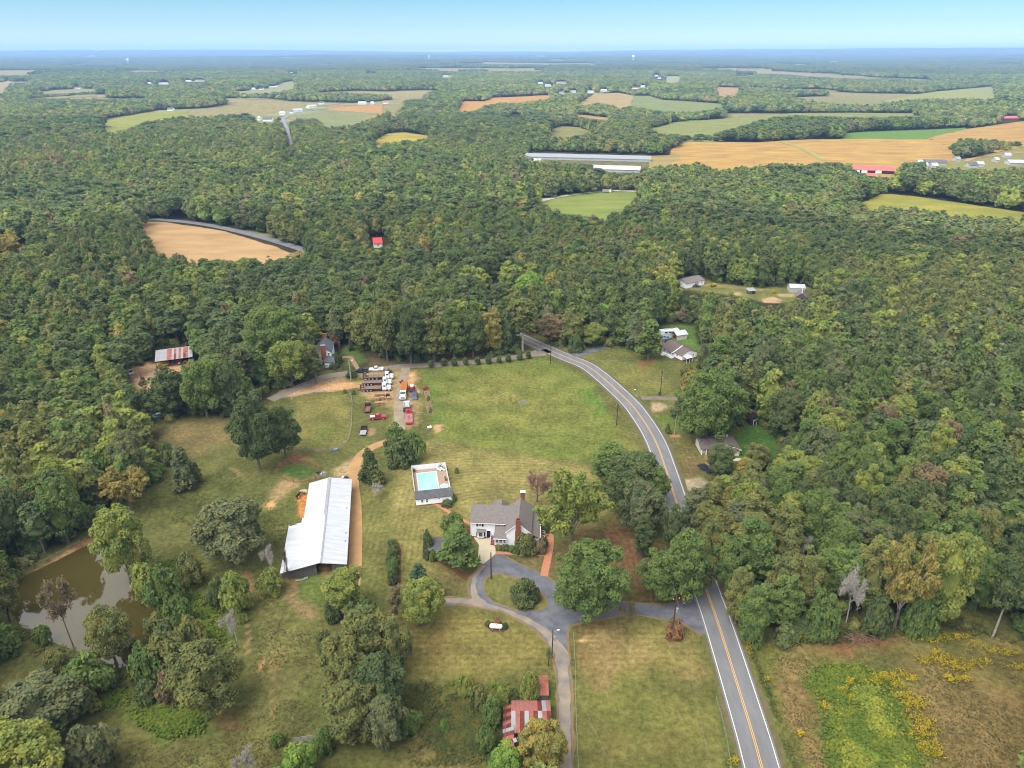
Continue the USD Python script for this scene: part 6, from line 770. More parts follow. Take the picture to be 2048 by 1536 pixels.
tan_roof = mat('far_tan_roof', lin(168, 150, 140, 0.8)); FAR = [((588, 225), (606, 224), 'long white house beside the far road curve', white_metal), ((618, 217), (634, 216), 'second long white house along the far road curve', white_metal), ((637, 209), (646, 209), 'white house with dark gable above the far road curve', gray_roof), ((579, 227), (586, 227), 'cream hut at the bend of the far road', tan_roof), ((559, 230), (569, 230), 'small white house left of the far road bend', white_metal), ((526, 243), (544, 243), 'gray-roofed white house in woods left of the far road', gray_roof), ((515, 241), (520, 241), 'tiny white hut beside the gray-roofed far house', white_metal), ((716, 209), (732, 209), 'white house with reddish porch above the orange strip', white_metal), ((741, 209), (747, 209), 'tiny white house above the orange strip', white_metal), ((766, 208), (776, 208), 'reddish house at the right of the orange strip', red_roof),
 ((149, 178), (160, 178), 'white barn on the thin far left field', tan_roof), ((152, 130), (160, 130), 'white speck of a house on the far left', white_metal), ((318, 169), (336, 169), 'white house cluster building in the far left woods', white_metal), ((296, 168), (302, 168), 'small white house left of the far cluster', white_metal), ((371, 164), (381, 164), 'left one of two pale houses in the far woods', white_metal), ((390, 163), (408, 163), 'right one of two pale houses in the far woods', tan_roof), ((503, 180), (509, 180), 'left white house on the far pale field', white_metal), ((518, 180), (526, 180), 'middle white house on the far pale field', gray_roof), ((542, 177), (556, 176), 'right white house on the far pale field', white_metal), ((335, 222), (346, 222), 'gray roof at the top of the far yellow-green field', gray_roof), ((581, 146), (590, 146), 'white house far behind the pale field', white_metal),
 ((736, 144), (748, 144), 'pale house in far woods left of the middle', white_metal), ((1078, 168), (1086, 168), 'leftmost white house of the far hamlet', white_metal), ((1092, 173), (1102, 173), 'second white house of the far hamlet', white_metal), ((1114, 167), (1132, 167), 'largest pale building of the far hamlet', tan_roof), ((1118, 187), (1128, 187), 'gray house below the far hamlet', gray_roof), ((1140, 186), (1152, 186), 'white twin-gabled house below the far hamlet', white_metal), ((1175, 186), (1187, 186), 'white house at the top of the tan stubble field', white_metal), ((1202, 183), (1214, 183), 'low pale shed right of the stubble field house', white_metal), ((1309, 153), (1316, 153), 'white house left of the far pale clearing', white_metal), ((1316, 158), (1322, 158), 'tiny white house below the far pale clearing', white_metal), ((1264, 178), (1276, 178), 'pale house with rosy roof in far woods', tan_roof), ((1281, 175), (1289, 175), 'white house right of the rosy-roofed far house', white_metal), ((1476, 150), (1486, 150), 'low pale house of the far right pair', white_metal), ((1493, 149), (1502, 149), 'tall white house of the far right pair', white_metal), ((783, 243), (795, 243), 'gray-roofed house beside the far pine block', gray_roof), ((887, 154), (894, 154), 'pale hut on the tiny far field', white_metal)]
for p, q2, lab, rm in FAR:
    far_shed('far_house', lab, 'house', p, q2, 11, 4.0, 3.0, siding, rm); x0, x1, yb = p[0], q2[0], max(p[1], q2[1]); spots.append(Polygon([(x0 - 4, yb + 2), (x1 + 5, yb + 2), (x1 + 3, yb - 5), (x0 - 2, yb - 5)]))
    if yb > 140: c_ = land((x0 + x1) / 2, yb)[:2]; structure('lawn', sheet(Point(*c_).buffer(30 + (x1 - x0)), 12.0, 0.1 + float(np.hypot(*c_)) / 5200, True, rough=6.0, seed=int(x0)), lawn_m, 'pale lawn around the ' + lab)
for x, y, top, lab in ((257, 130, 117, 'white water tower on the left of the horizon'), (1266, 124, 110, 'white water tower right of the middle of the horizon'), (858, 119, 111, 'faint pale water tower left of the middle of the horizon')):
    a = land(x, y); hh = max(height_at(x, y, top), 30.0); t = thing('water_tower', a, 0, lab, 'water tower'); part(t, 'tank', blob(0, 0, hh * 0.80, hh * 0.22, hh * 0.22, hh * 0.20, 3, 0), trim, True); part(t, 'column', cyl(0, 0, -2, hh * 0.66, hh * 0.06, 14), trim)
# ================================================ vehicles
tyre = mat('tyre_rubber', (0.025, 0.025, 0.027), None, rough=0.9); rim_m = mat('wheel_rim', lin(200, 200, 204, 0.8), None, rough=0.4); glass_m = mat('car_glass', (0.03, 0.035, 0.045), None, rough=0.08, spec=0.6); lamp_m = mat('head_lamp', lin(225, 228, 232, 0.8), None, rough=0.2); tail_m = mat('tail_lamp', (0.35, 0.02, 0.02), None, rough=0.3); steel = mat('dark_steel', lin(70, 68, 70, 0.8), None, rough=0.6); deck_wood = mat('deck_planks', lin(150, 124, 112, 0.8), lin(172, 146, 132, 0.8), 1.5, 0.9, 0.1, 6.0)
def paint(name, r, g, b): return mat('paint_' + name, lin(r, g, b, 0.85), None, rough=0.35, spec=0.5, coat=0.5)
P_WHITE, P_RED, P_DARKBLUE, P_BLACK, P_BLUE, P_LIGHTBLUE, P_BRIGHTRED, P_YELLOW = paint('white', 240, 241, 244), paint('crimson', 176, 34, 52), paint('steel_blue', 74, 92, 128), paint('black', 38, 42, 56), paint('navy', 44, 58, 100), paint('light_blue', 150, 180, 198), paint('bright_red', 226, 60, 64), paint('yellow', 236, 176, 40)
def wheel(path, x, y, r, w):
    p = part(path, 'wheel', cyly(x, y - w / 2, y + w / 2, r, r, 14), tyre); part(p, 'rim', cyly(x, y - w / 2 - 0.012, y + w / 2 + 0.012, r, r * 0.58, 12), rim_m)
def profile(pts, y0, y1, inset=0.0):
    """A car-body profile [(x, z)...] extruded across, its upper edges drawn in by inset."""
    m = prism([(a, b) for a, b in pts], 'y', y0, y1); v = np.array(m.vertices); z0, z1 = v[:, 2].min(), v[:, 2].max(); k = (v[:, 2] - z0) / (z1 - z0 + 1e-9); yc = (y0 + y1) / 2; v[:, 1] = yc + (v[:, 1] - yc) * (1 - inset * k); m.vertices = v; return m
def pickup(label, px, py, ang, m, load=None, group=None):
    t = thing('pickup_truck', G(px, py), math.radians(ang), label, 'pickup truck', group)   # nose towards +x
    part(t, 'body', cat(profile([(2.85, 0.45), (2.85, 0.95), (2.7, 1.08), (1.25, 1.18), (1.25, 0.45)], -0.98, 0.98, 0.08), profile([(1.25, 0.45), (1.25, 1.18), (-0.75, 1.18), (-0.75, 0.45)], -0.98, 0.98, 0.03)), m)
    part(t, 'bed', cat(bx(-2.85, -0.76, -0.98, -0.88, 0.5, 1.22), bx(-2.85, -0.76, 0.88, 0.98, 0.5, 1.22), bx(-2.95, -2.85, -0.97, 0.97, 0.5, 1.2), bx(-2.85, -0.76, -0.87, 0.87, 0.55, 0.68)), m)
    part(t, 'cab', profile([(1.3, 1.185), (0.62, 1.80), (0.4, 1.86), (-0.55, 1.86), (-0.74, 1.185)], -0.92, 0.92, 0.16), m); part(t, 'windshield', quadslab([(1.22, -0.80, 1.27), (1.22, 0.80, 1.27), (0.70, 0.70, 1.76), (0.70, -0.70, 1.76)], 0.05, (-0.8, 0, -0.6)), glass_m)
    for s in (-1, 1): part(t, 'side_window', quadslab([(0.75, s * 0.905, 1.28), (-0.6, s * 0.905, 1.28), (-0.5, s * 0.83, 1.74), (0.45, s * 0.83, 1.74)], 0.04, (0, -s, 0)), glass_m); part(t, 'headlight', bx(2.78, 2.87, s * 0.75 - 0.16, s * 0.75 + 0.16, 0.78, 0.95), lamp_m); part(t, 'tail_light', bx(-2.97, -2.94, s * 0.85 - 0.08, s * 0.85 + 0.08, 0.8, 1.1), tail_m)
    part(t, 'rear_window', bx(-0.78, -0.72, -0.7, 0.7, 1.3, 1.7), glass_m); part(t, 'bumper', cat(bx(2.86, 3.0, -0.95, 0.95, 0.42, 0.66), bx(-3.05, -2.96, -0.9, 0.9, 0.45, 0.65)), zinc)
    for x in (1.85, -1.75):
        for s in (-0.86, 0.86): wheel(t, x, s, 0.40, 0.27)
    if load is not None: part(t, 'load', load, trim)
    return t
def car(label, px, py, ang, m, cat_='car', h=1.45, group=None, L=4.6):
    t = thing('parked_car', G(px, py), math.radians(ang), label, cat_, group); k = L / 4.6
    part(t, 'body', profile([(2.25 * k, 0.32), (2.25 * k, 0.68), (1.1 * k, 0.92), (-1.6 * k, 0.95), (-2.25 * k, 0.86), (-2.3 * k, 0.35)], -0.9, 0.9, 0.08), m); part(t, 'cabin', profile([(1.05 * k, 0.925), (0.35 * k, h), (-1.0 * k, h), (-1.75 * k, 0.95)], -0.82, 0.82, 0.2), m)
    part(t, 'windshield', quadslab([(1.02 * k, -0.72, 0.97), (1.02 * k, 0.72, 0.97), (0.42 * k, 0.6, h - 0.05), (0.42 * k, -0.6, h - 0.05)], 0.05, (-0.7, 0, -0.7)), glass_m); part(t, 'rear_window', quadslab([(-1.7 * k, 0.7, 1.0), (-1.7 * k, -0.7, 1.0), (-1.05 * k, -0.58, h - 0.05), (-1.05 * k, 0.58, h - 0.05)], 0.05, (0.7, 0, -0.7)), glass_m)
    for s in (-1, 1): part(t, 'side_window', quadslab([(0.8 * k, s * 0.81, 1.0), (-1.4 * k, s * 0.81, 1.0), (-0.95 * k, s * 0.69, h - 0.08), (0.3 * k, s * 0.69, h - 0.08)], 0.04, (0, -s, 0)), glass_m); part(t, 'headlight', bx(2.2 * k, 2.27 * k, s * 0.65 - 0.15, s * 0.65 + 0.15, 0.55, 0.68), lamp_m)
    for x in (1.4 * k, -1.4 * k):
        for s in (-0.8, 0.8): wheel(t, x, s, 0.33, 0.22)
    return t
def forklift(label, px, py, ang):
    t = thing('forklift', G(px, py), math.radians(ang), label, 'forklift'); part(t, 'body', cat(bx(-1.3, 0.5, -0.8, 0.8, 0.5, 1.1), bx(-1.4, -0.6, -0.7, 0.7, 1.1, 1.5)), P_RED); part(t, 'mast', cat(*[bx(0.6, 0.75, s - 0.07, s + 0.07, 0.2, 2.4) for s in (-0.45, 0.45)], bx(0.6, 0.75, -0.4, 0.4, 2.2, 2.35)), steel); part(t, 'roll_cage', cat(*[bx(x - 0.05, x + 0.05, s - 0.05, s + 0.05, 1.1, 2.3) for x in (-0.5, 0.4) for s in (-0.6, 0.6)], bx(-0.55, 0.45, -0.65, 0.65, 2.3, 2.38)), steel)
    for s in (-0.4, 0.4): part(t, 'fork', bx(0.75, 1.9, s - 0.06, s + 0.06, 0.2, 0.27), steel)
    for x, s, r in ((0.1, -0.95, 0.45), (0.1, 0.95, 0.45), (-1.3, 0.0, 0.4)): wheel(t, x, s, r, 0.3)
def flatbed(label, px, py, ang, L=12.0, deck=True, gear=None):
    """A truck with a bonnet; nose towards +x, cab centre at +L/2."""
    t = thing('flatbed_truck', G(px, py), math.radians(ang), label, 'truck', 'white flatbed trucks'); c = L / 2
    part(t, 'hood', profile([(c + 0.2, 0.9), (c + 0.1, 1.75), (c - 1.4, 2.0), (c - 1.4, 0.9)], -0.95, 0.95, 0.16), P_WHITE); part(t, 'cab', profile([(c - 1.41, 0.8), (c - 1.41, 2.0), (c - 1.75, 2.75), (c - 3.1, 2.85), (c - 3.1, 0.8)], -1.15, 1.15, 0.06), P_WHITE); part(t, 'windshield', quadslab([(c - 1.38, -0.95, 2.06), (c - 1.38, 0.95, 2.06), (c - 1.70, 0.92, 2.68), (c - 1.70, -0.92, 2.68)], 0.05, (-0.9, 0, -0.4)), glass_m)
    for s in (-1, 1): part(t, 'side_window', bx(c - 2.6, c - 1.8, s * 1.12 - 0.03, s * 1.12 + 0.03, 2.0, 2.55), glass_m); part(t, 'fender', profile([(c + 0.1, 0.85), (c - 0.1, 1.2), (c - 0.9, 1.2), (c - 1.1, 0.85)], s * 1.08 - 0.17, s * 1.08 + 0.17), P_WHITE); part(t, 'fuel_tank', cylx(c - 3.0, c - 1.6, s * 1.02, 0.62, 0.28), zinc); part(t, 'exhaust_stack', cyl(c - 3.2, s * 0.9, 1.0, 3.2, 0.07, 8), zinc)
    part(t, 'grille', bx(c + 0.15, c + 0.26, -0.6, 0.6, 0.85, 1.6), zinc); part(t, 'bumper', bx(c + 0.2, c + 0.4, -1.1, 1.1, 0.45, 0.8), zinc); part(t, 'chassis', bx(-c, c - 0.2, -0.45, 0.45, 0.75, 1.02), steel)
    if deck: part(t, 'deck', bx(-c, c - 3.4, -1.25, 1.25, 1.1, 1.28), deck_wood); part(t, 'headboard', bx(c - 3.38, c - 3.28, -1.22, 1.22, 1.1, 2.5), steel); part(t, 'side_rail', cat(bx(-c, c - 3.4, -1.32, -1.255, 1.05, 1.27), bx(-c, c - 3.4, 1.255, 1.32, 1.05, 1.27)), steel)
    xs = [c - 0.5, -c + 1.0, -c + 2.3, -c + 3.6] + ([-c + 5.2] if L > 11.5 else [])
    for x in xs:
        for s in (-1.02, 1.02): wheel(t, x, s, 0.52, 0.42)
    if gear: gear(t, c)
    return t
def yard(u, v): return 660 + u / 8.533, 700 + v / 8.533
q_ = lambda u, v: yard(u, v)
pickup('white crew pickup parked at the top of the truck yard', *q_(790, 352), 184, P_WHITE); pickup('black pickup parked behind the pale utility pole', *q_(530, 385), 184, P_BLACK)

flatbed('uppermost white flatbed truck of the truck yard, four rear wheels showing', *q_(830, 492), 4, 11.6); forklift('red forklift at the tail of the uppermost flatbed', *q_(600, 500), 184); flatbed('white flatbed truck hidden behind the lowest flatbed', *q_(800, 588), 5, 11.2); flatbed('lowest white flatbed truck with an empty plank deck', *q_(790, 690), 5, 11.0); forklift('red forklift at the tail of the lowest flatbed', *q_(555, 692), 185)
# sod on pallets
pal = mat('pallet_wood', lin(206, 168, 120, 0.8), lin(186, 148, 104, 0.8), 1.5, 0.9); sodm = mat('stacked_boards', lin(214, 176, 130, 0.8), lin(190, 150, 108, 0.8), 2.4, 0.95, stretch=(1, 1, 5))
for k, (u, v, dark, lab) in enumerate(((805, 790, 0, 'rear left'), (895, 785, 0, 'rear right'), (808, 862, 0, 'middle left'), (890, 845, 0, 'middle right'), (805, 938, 0, 'front left'), (880, 932, 0, 'front right'), (990, 800, 1, 'dark far right'), (1003, 850, 0, 'small right'))):
    t = thing('pallet_stack', G(*q_(u, v)), 0.06, f'{lab} stack of tan pallets in the cluster beside the gravel drive', 'pallet stack', 'tan pallet stacks beside the gravel drive'); m = dkw if dark else sodm; sx = 1.6 if k < 6 else 1.3
    for j in range(4): part(t, 'pallet', cat(box(0, 0, 0.30 * j + 0.22, sx, 1.25, 0.14), *[box(x, 0, 0.30 * j + 0.08, 0.12, 1.2, 0.12) for x in (-sx * 0.42, 0, sx * 0.42)]), m)
# orange load truck, pickup with trailer, low-loader
def orange(t, c):
    for k in range(7): part(t, 'load_slab', box(-c + 0.7 + 1.15 * k, 0, 1.75, 1.08, 2.3, 0.85), mat('orange_clay_load', lin(226, 140, 72, 0.8), lin(206, 116, 58, 0.8), 1.2, 0.9, 0.1, 6.0))
flatbed('white truck with an orange load facing down the gravel drive', *q_(1262, 740), -86, 12.2, True, orange); flatbed('white truck tractor facing up the gravel drive', *q_(1315, 1010), 95, 6.2, False)
t = thing('lowboy_trailer', G(*q_(1350, 1170)), math.radians(98), 'red lowboy trailer behind the white truck tractor', 'trailer'); part(t, 'deck', bx(-4.2, 2.2, -1.3, 1.3, 0.75, 0.98), mat('trailer_deck', lin(196, 160, 160, 0.8), lin(176, 130, 132, 0.8), 1.2)); part(t, 'gooseneck', cat(bx(2.2, 4.6, -1.1, 1.1, 1.3, 1.6), bx(2.0, 2.5, -1.1, 1.1, 0.8, 1.6)), P_RED); part(t, 'winch', box(3.2, 0, 1.85, 1.0, 0.9, 0.5), P_RED); part(t, 'ramp', bx(-4.9, -4.2, -1.25, 1.25, 0.35, 0.85), P_RED); part(t, 'centre_beam', bx(-2.6, 0.2, -0.35, 0.35, 0.985, 1.1), P_RED)
for x in (-3.4, -2.3):
    for s in (-1.1, 1.1): wheel(t, x, s, 0.42, 0.3)
pickup('dark blue pickup facing down beside the orange load', *q_(1440, 800), -84, P_DARKBLUE)
t = thing('equipment_trailer', G(*q_(1400, 680)), math.radians(96), 'equipment trailer with white and red gear behind the dark blue pickup', 'trailer'); part(t, 'deck', bx(-2.6, 2.2, -1.0, 1.0, 0.6, 0.75), steel); part(t, 'tank', blob(0.9, 0, 1.35, 0.9, 0.75, 0.6, 2, 0), trim, True); part(t, 'engine_box', box(-0.9, 0, 1.1, 1.2, 1.3, 0.7), P_RED); part(t, 'drawbar', bx(-3.6, -2.6, -0.08, 0.08, 0.5, 0.6), steel)
for s in (-1.05, 1.05): wheel(t, 0.3, s, 0.38, 0.25)
t = thing('red_implement', G(*q_(1220, 565)), 0.4, 'small rusty implement at the head of the orange load', 'implement'); part(t, 'frame', cat(box(0, 0, 0.6, 1.6, 0.9, 0.4), box(0.3, 0, 1.1, 0.5, 0.5, 0.6)), dark_rust); wheel(t, 0.5, -0.6, 0.4, 0.2); wheel(t, 0.5, 0.6, 0.4, 0.2)
t = thing('red_implement', G(*q_(1625, 675)), 0.7, 'dark red implement at the head of the garden bed', 'implement'); part(t, 'frame', cat(box(0, 0, 0.6, 1.7, 0.7, 0.5), box(0.7, 0, 1.0, 0.4, 0.8, 0.5)), P_RED); wheel(t, -0.4, -0.5, 0.35, 0.2); wheel(t, -0.4, 0.5, 0.35, 0.2)
for u0, v0, u1, v1, lab in ((1650, 715, 1690, 890, 'upper timber-edged garden bed beside the meadow'), (1670, 920, 1730, 1100, 'lower timber-edged garden bed beside the meadow')):
    a, b2 = G(*q_(u0, v0)), G(*q_(u1, v1)); an = math.atan2(*(b2 - a)[:2][::-1]); L = float(np.linalg.norm(b2 - a)); t = thing('garden_bed', (a + b2) / 2, an, lab, 'garden bed'); part(t, 'soil', bx(-L / 2, L / 2, -0.85, 0.85, 0, 0.2), mat('bed_soil', lin(170, 150, 122, 0.8), lin(130, 112, 84, 0.8), 1.0, 0.95, 0.1, 6.0))
    for s in (-0.93, 0.93): part(t, 'timber', bx(-L / 2, L / 2, s - 0.08, s + 0.08, 0, 0.3), pal)
    for s in (-1, 1): part(t, 'timber', bx(s * (L / 2 + 0.08) - 0.08, s * (L / 2 + 0.08) + 0.08, -1.0, 1.0, 0, 0.3), pal)
    for k in range(3): v_, f_ = cards(rng, rng.normal(size=(60, 3)) * [0.5, 0.3, 0.25] + [L * (0.15 + 0.12 * k), 0.3 - 0.3 * k, 0.6], rng.normal(size=(60, 3)) + [0, 0, 0.5], 0.2); part(t, 'plant', trimesh.Trimesh(v_, f_, process=False), lm('dark'))
t = thing('dump_trailer', G(*q_(640, 1040)), math.radians(93), 'brown open dump trailer on the grass of the truck yard', 'trailer'); bt = mat('brown_bed', lin(170, 128, 114, 0.8), lin(148, 108, 98, 0.8), 1.0, 0.9); part(t, 'floor', bx(-2.0, 2.2, -1.1, 1.1, 0.7, 0.8), bt)
for n_, a in (('side_wall', bx(-2.0, 2.2, -1.18, -1.10, 0.7, 1.5)), ('side_wall', bx(-2.0, 2.2, 1.10, 1.18, 0.7, 1.5)), ('front_wall', bx(2.2, 2.28, -1.18, 1.18, 0.7, 2.0)), ('tailgate', bx(-2.08, -2.0, -1.18, 1.18, 0.7, 1.2))): part(t, n_, a, dkw if n_ == 'front_wall' else bt)
for x in (-0.6, 0.4):
    for s in (-1.25, 1.25): wheel(t, x, s, 0.38, 0.22)
pickup('crimson pickup parked across the grass below the dump trailer', *q_(820, 1172), 8, P_RED, cat(box(-1.9, 0, 0.95, 1.6, 1.4, 0.35)))
t = thing('utility_trailer', G(*q_(572, 1420)), math.radians(93), 'flat utility trailer with a pale deck near the paddock fence', 'trailer'); part(t, 'deck', bx(-2.2, 1.0, -1.05, 1.05, 0.6, 0.7), zinc); part(t, 'rack', cat(bx(1.0, 3.0, -1.05, -0.97, 0.6, 1.2), bx(1.0, 3.0, 0.97, 1.05, 0.6, 1.2), bx(1.02, 3.0, -0.96, 0.96, 0.6, 0.68), bx(2.95, 3.05, -1.05, 1.05, 0.6, 1.3)), dkw); part(t, 'drawbar', tube([(3.0, 0, 0.55), (4.1, 0, 0.5)], 0.06, 6), steel)
for s in (-1.15, 1.15): wheel(t, -0.2, s, 0.36, 0.22)
t = thing('yard_tank', G(*q_(1700, 1338)), 0.3, 'small white tank lying on the meadow edge by the thicket', 'tank'); part(t, 'tank', cat(cylx(-0.5, 0.5, 0, 0.5, 0.45), blob(-0.5, 0, 0.5, 0.25, 0.45, 0.45, 2, 0), blob(0.5, 0, 0.5, 0.25, 0.45, 0.45, 2, 0)), trim, 40); part(t, 'stand', cat(box(-0.35, 0, 0.06, 0.15, 0.7, 0.12), box(0.35, 0, 0.06, 0.15, 0.7, 0.12)), zinc)
for u, v, lab in ((640, 888, 'left'), (668, 886, 'right')): t = thing('salt_bag', G(*q_(u, v)), 0.2, f'{lab} one of two tan bags on the grass by the dump trailer', 'bag', 'two tan bags on the grass'); part(t, 'sack', blob(0, 0, 0.2, 0.5, 0.35, 0.22, 2, 0.1, 5), pal, True); part(t, 'tie', box(0.5, 0, 0.25, 0.1, 0.08, 0.08), steel)
# machinery yard
t = thing('hay_wagon', G(327, 732), math.radians(8), 'yellow implement under the left end of the machinery shed', 'implement'); part(t, 'body', prism([(-0.7, 0.5), (0.7, 0.5), (0.9, 1.2), (-0.9, 1.2)], 'x', -1.9, 1.9), P_YELLOW); wheel(t, -1.0, -0.8, 0.4, 0.25); wheel(t, -1.0, 0.8, 0.4, 0.25)
t = thing('tractor', G(357, 728), math.radians(3), 'dark red tractor parked under the machinery shed', 'tractor'); part(t, 'hood', bx(-2.6, -0.4, -0.5, 0.5, 0.9, 1.6), dark_rust); part(t, 'cab', bx(-0.38, 1.2, -0.7, 0.7, 0.9, 2.5), dark_rust); [wheel(t, 0.8, s, 0.85, 0.45) for s in (-0.95, 0.95)]; [wheel(t, -2.0, s, 0.5, 0.3) for s in (-0.8, 0.8)]
def excavator(label, px, py, ang, m, name='excavator'):
    t = thing(name, G(px, py), math.radians(ang), label, 'excavator')
    for s in (-0.95, 0.95): part(t, 'track', prism([(-1.6, 0.1), (-1.3, 0.0), (1.3, 0.0), (1.6, 0.1), (1.6, 0.6), (1.3, 0.75), (-1.3, 0.75), (-1.6, 0.6)], 'y', s - 0.25, s + 0.25), steel)
    part(t, 'body', cat(bx(-1.5, 0.6, -1.0, 1.0, 0.85, 1.7), bx(-1.6, -0.9, -0.9, 0.9, 1.7, 2.0)), m); c = part(t, 'cab', bx(0.0, 1.0, -0.95, -0.1, 1.7, 2.7), m); part(c, 'pane', bx(1.0, 1.03, -0.88, -0.17, 1.8, 2.6), glass_m); part(t, 'boom', tube([(0.6, 0.3, 1.4), (2.2, 0.3, 3.6), (3.6, 0.3, 3.2)], [0.22, 0.2, 0.16], 6), m); part(t, 'arm', tube([(3.6, 0.3, 3.2), (3.9, 0.3, 1.3)], 0.14, 6), m); part(t, 'bucket', prism([(3.6, 0.4), (4.3, 0.3), (4.4, 1.0), (3.8, 1.3)], 'y', 0.0, 0.6), steel)
excavator('rust-red excavator on the clay of the machinery yard', 286, 768, 115, dark_rust); excavator('yellow-brown excavator at the right end of the machinery yard', 385, 739, 160, mat('worn_yellow', lin(176, 132, 64, 0.8), lin(140, 104, 60, 0.8), 1.0))
car('white car half hidden by trees at the left of the machinery yard', 262, 746, 120, P_WHITE, h=1.6); car('light blue car under the oaks below the machinery yard', 319, 834, 10, P_LIGHTBLUE); car('dark car under the oaks behind the light blue car', 313, 827, 12, P_BLACK)
t = thing('boat', G(270, 730), 0.4, 'small green and white boat at the wood edge of the machinery yard', 'boat'); part(t, 'hull', prism([(-0.7, 0.2), (0.7, 0.2), (0.95, 0.9), (-0.95, 0.9)], 'x', -1.6, 1.6), mat('boat_green', lin(110, 170, 130, 0.8))); part(t, 'seat', bx(-0.5, 0.5, -0.85, 0.85, 0.91, 1.0), trim)
# right of the road
t = thing('camper_bus', G(1338, 671), math.radians(14), 'white camper bus parked behind the garage', 'bus'); part(t, 'body', profile([(4.6, 0.5), (4.6, 2.4), (4.3, 3.0), (-4.6, 3.0), (-4.7, 0.5)], -1.25, 1.25, 0.08), P_WHITE)
for k in range(4): part(t, 'side_window', bx(-2.8 + 1.9 * k, -1.4 + 1.9 * k, -1.26, -1.20, 1.7, 2.4), glass_m)
part(t, 'windshield', bx(4.55, 4.63, -1.0, 1.0, 1.5, 2.4), glass_m); part(t, 'stripe', bx(-4.5, 4.5, -1.285, -1.262, 1.0, 1.2), P_LIGHTBLUE); part(t, 'roof_rack', cat(bx(-2.5, 2.0, 0.2, 1.1, 3.02, 3.2)), zinc); [wheel(t, x, s, 0.45, 0.28) for x in (3.0, -2.6) for s in (-1.15, 1.15)]
car('dark blue car beside the ranch house', 1327, 684, 60, P_BLUE); car('bright red car at the left end of the ranch house', 1321, 690, 20, P_BRIGHTRED); pickup('light blue pickup in front of the camper bus', 1332, 679, 30, P_LIGHTBLUE)
car('black car parked in the driveway of the gray-roofed house', 1409, 940, -62, P_BLACK, h=1.65, L=4.8); car('white car at the far end of the middle-woods house', 846, 493, 10, P_WHITE, h=1.6); car('second white car left of the middle woods road', 858, 494, 10, P_WHITE, h=1.6); car('dark car in front of the long low white house', 1393, 574, 0, P_BLACK)
t = thing('quad_bike', G(691, 958), 0.1, 'blue and white quad bike parked behind the barn', 'quad bike'); part(t, 'body', cat(box(0, 0, 0.65, 1.3, 0.5, 0.3), box(0.2, 0, 0.9, 0.6, 0.35, 0.2)), P_BLUE); part(t, 'rack', box(-0.7, 0, 0.85, 0.6, 0.8, 0.08), trim); part(t, 'handlebar', box(0.5, 0, 1.1, 0.08, 0.8, 0.06), steel); [wheel(t, x, s, 0.3, 0.25) for x in (-0.55, 0.6) for s in (-0.45, 0.45)]
a = land(1213, 386); t = thing('farm_truck', a, 0.1, 'pale truck on the lane above the far meadow', 'truck'); part(t, 'cab', bx(2.2, 4.0, -1.2, 1.2, 0.8, 3.0), P_WHITE); part(t, 'box', bx(-4.0, 2.1, -1.25, 1.25, 1.0, 3.2), zinc); [wheel(t, x, s, 0.5, 0.35) for x in (3.1, -2.4) for s in (-1.1, 1.1)]

# ================================================ poles, wires, fences, small things
pole_m = mat('pole_brown', lin(92, 66, 56, 0.8), lin(112, 84, 70, 0.8), 3.0, 0.9, stretch=(3, 3, 0.3)); pale_pole = mat('pole_pale', lin(178, 176, 166, 0.8), lin(196, 192, 180, 0.8), 2.0, 0.9)
def pole(label, px, py, top, m=pole_m, arm=0, drum=False, lamp=False, r=0.15, ivy=False):
    p = G(px, py); hh = height_at(px, py, top); t = thing('utility_pole', p, 0.2, label, 'utility pole'); part(t, 'post', cyl(0, 0, -0.2, hh, r * 1.2, 9, r * 0.8), m)
    if arm: part(t, 'crossarm', box(0, 0, hh - 0.5, arm, 0.12, 0.14), m); [part(t, 'insulator', cyl(x, 0, hh - 0.42, hh - 0.2, 0.06, 6), trim) for x in (-arm * 0.45, arm * 0.45)]
    if drum: part(t, 'transformer', cyl(0.42, 0, hh * 0.62, hh * 0.62 + 1.0, 0.3, 12), zinc)
    if lamp: part(t, 'lamp_arm', tube([(0, 0, hh - 0.8), (1.0, 0.1, hh - 0.4)], 0.05, 6), zinc); part(t, 'lamp_head', box(1.2, 0.1, hh - 0.42, 0.5, 0.25, 0.16), trim)
    return np.array(p) + [0, 0, hh]
T1 = pole('plain brown pole in the grass at the driveway loop', 982.5, 1157, 1105, r=0.17); T2 = pole('utility pole with lamp and silver transformer beside the lower driveway', 1104, 1316, 1259, drum=True, lamp=True, r=0.12); T3 = pole('utility pole rising from the rust-brown bush at the driveway mouth', 1344, 1270, 1195, arm=1.6, drum=True); T4 = pole('pale utility pole behind the flatbed trucks', 702, 761, 719, pale_pole, lamp=True, r=0.2); T5 = pole('brown utility pole between the gravel lane and the road', 1101, 728, 684); T6 = pole('utility pole on the ranch house lawn', 1320, 791, 741, arm=1.4, drum=True); T7 = pole('utility pole at the meadow edge left of the road', 1233, 851, 808, arm=1.4); T8 = pole('pale utility pole left of the largest spreading oak', 1349, 868, 832, pale_pole); T9 = pole('utility pole by the far road and hay field', 578, 486, 463, arm=1.2); T10 = pole('utility pole beside the yard by the road bend', 1150, 640, 622)
t = thing('ivy_post', G(1097, 1332), 0, 'old post thickly wrapped in dark ivy beside the lower driveway', 'ivy post'); part(t, 'post', cyl(0, 0, -0.2, 4.6, 0.10, 8), pole_m); v_, f_ = cards(rng, rng.normal(size=(500, 3)) * [0.24, 0.24, 0.75] + [0, 0, 3.5], rng.normal(size=(500, 3)) + [0, 0, 0.3], 0.14); part(t, 'ivy', trimesh.Trimesh(v_, f_, process=False), lm('dark'))
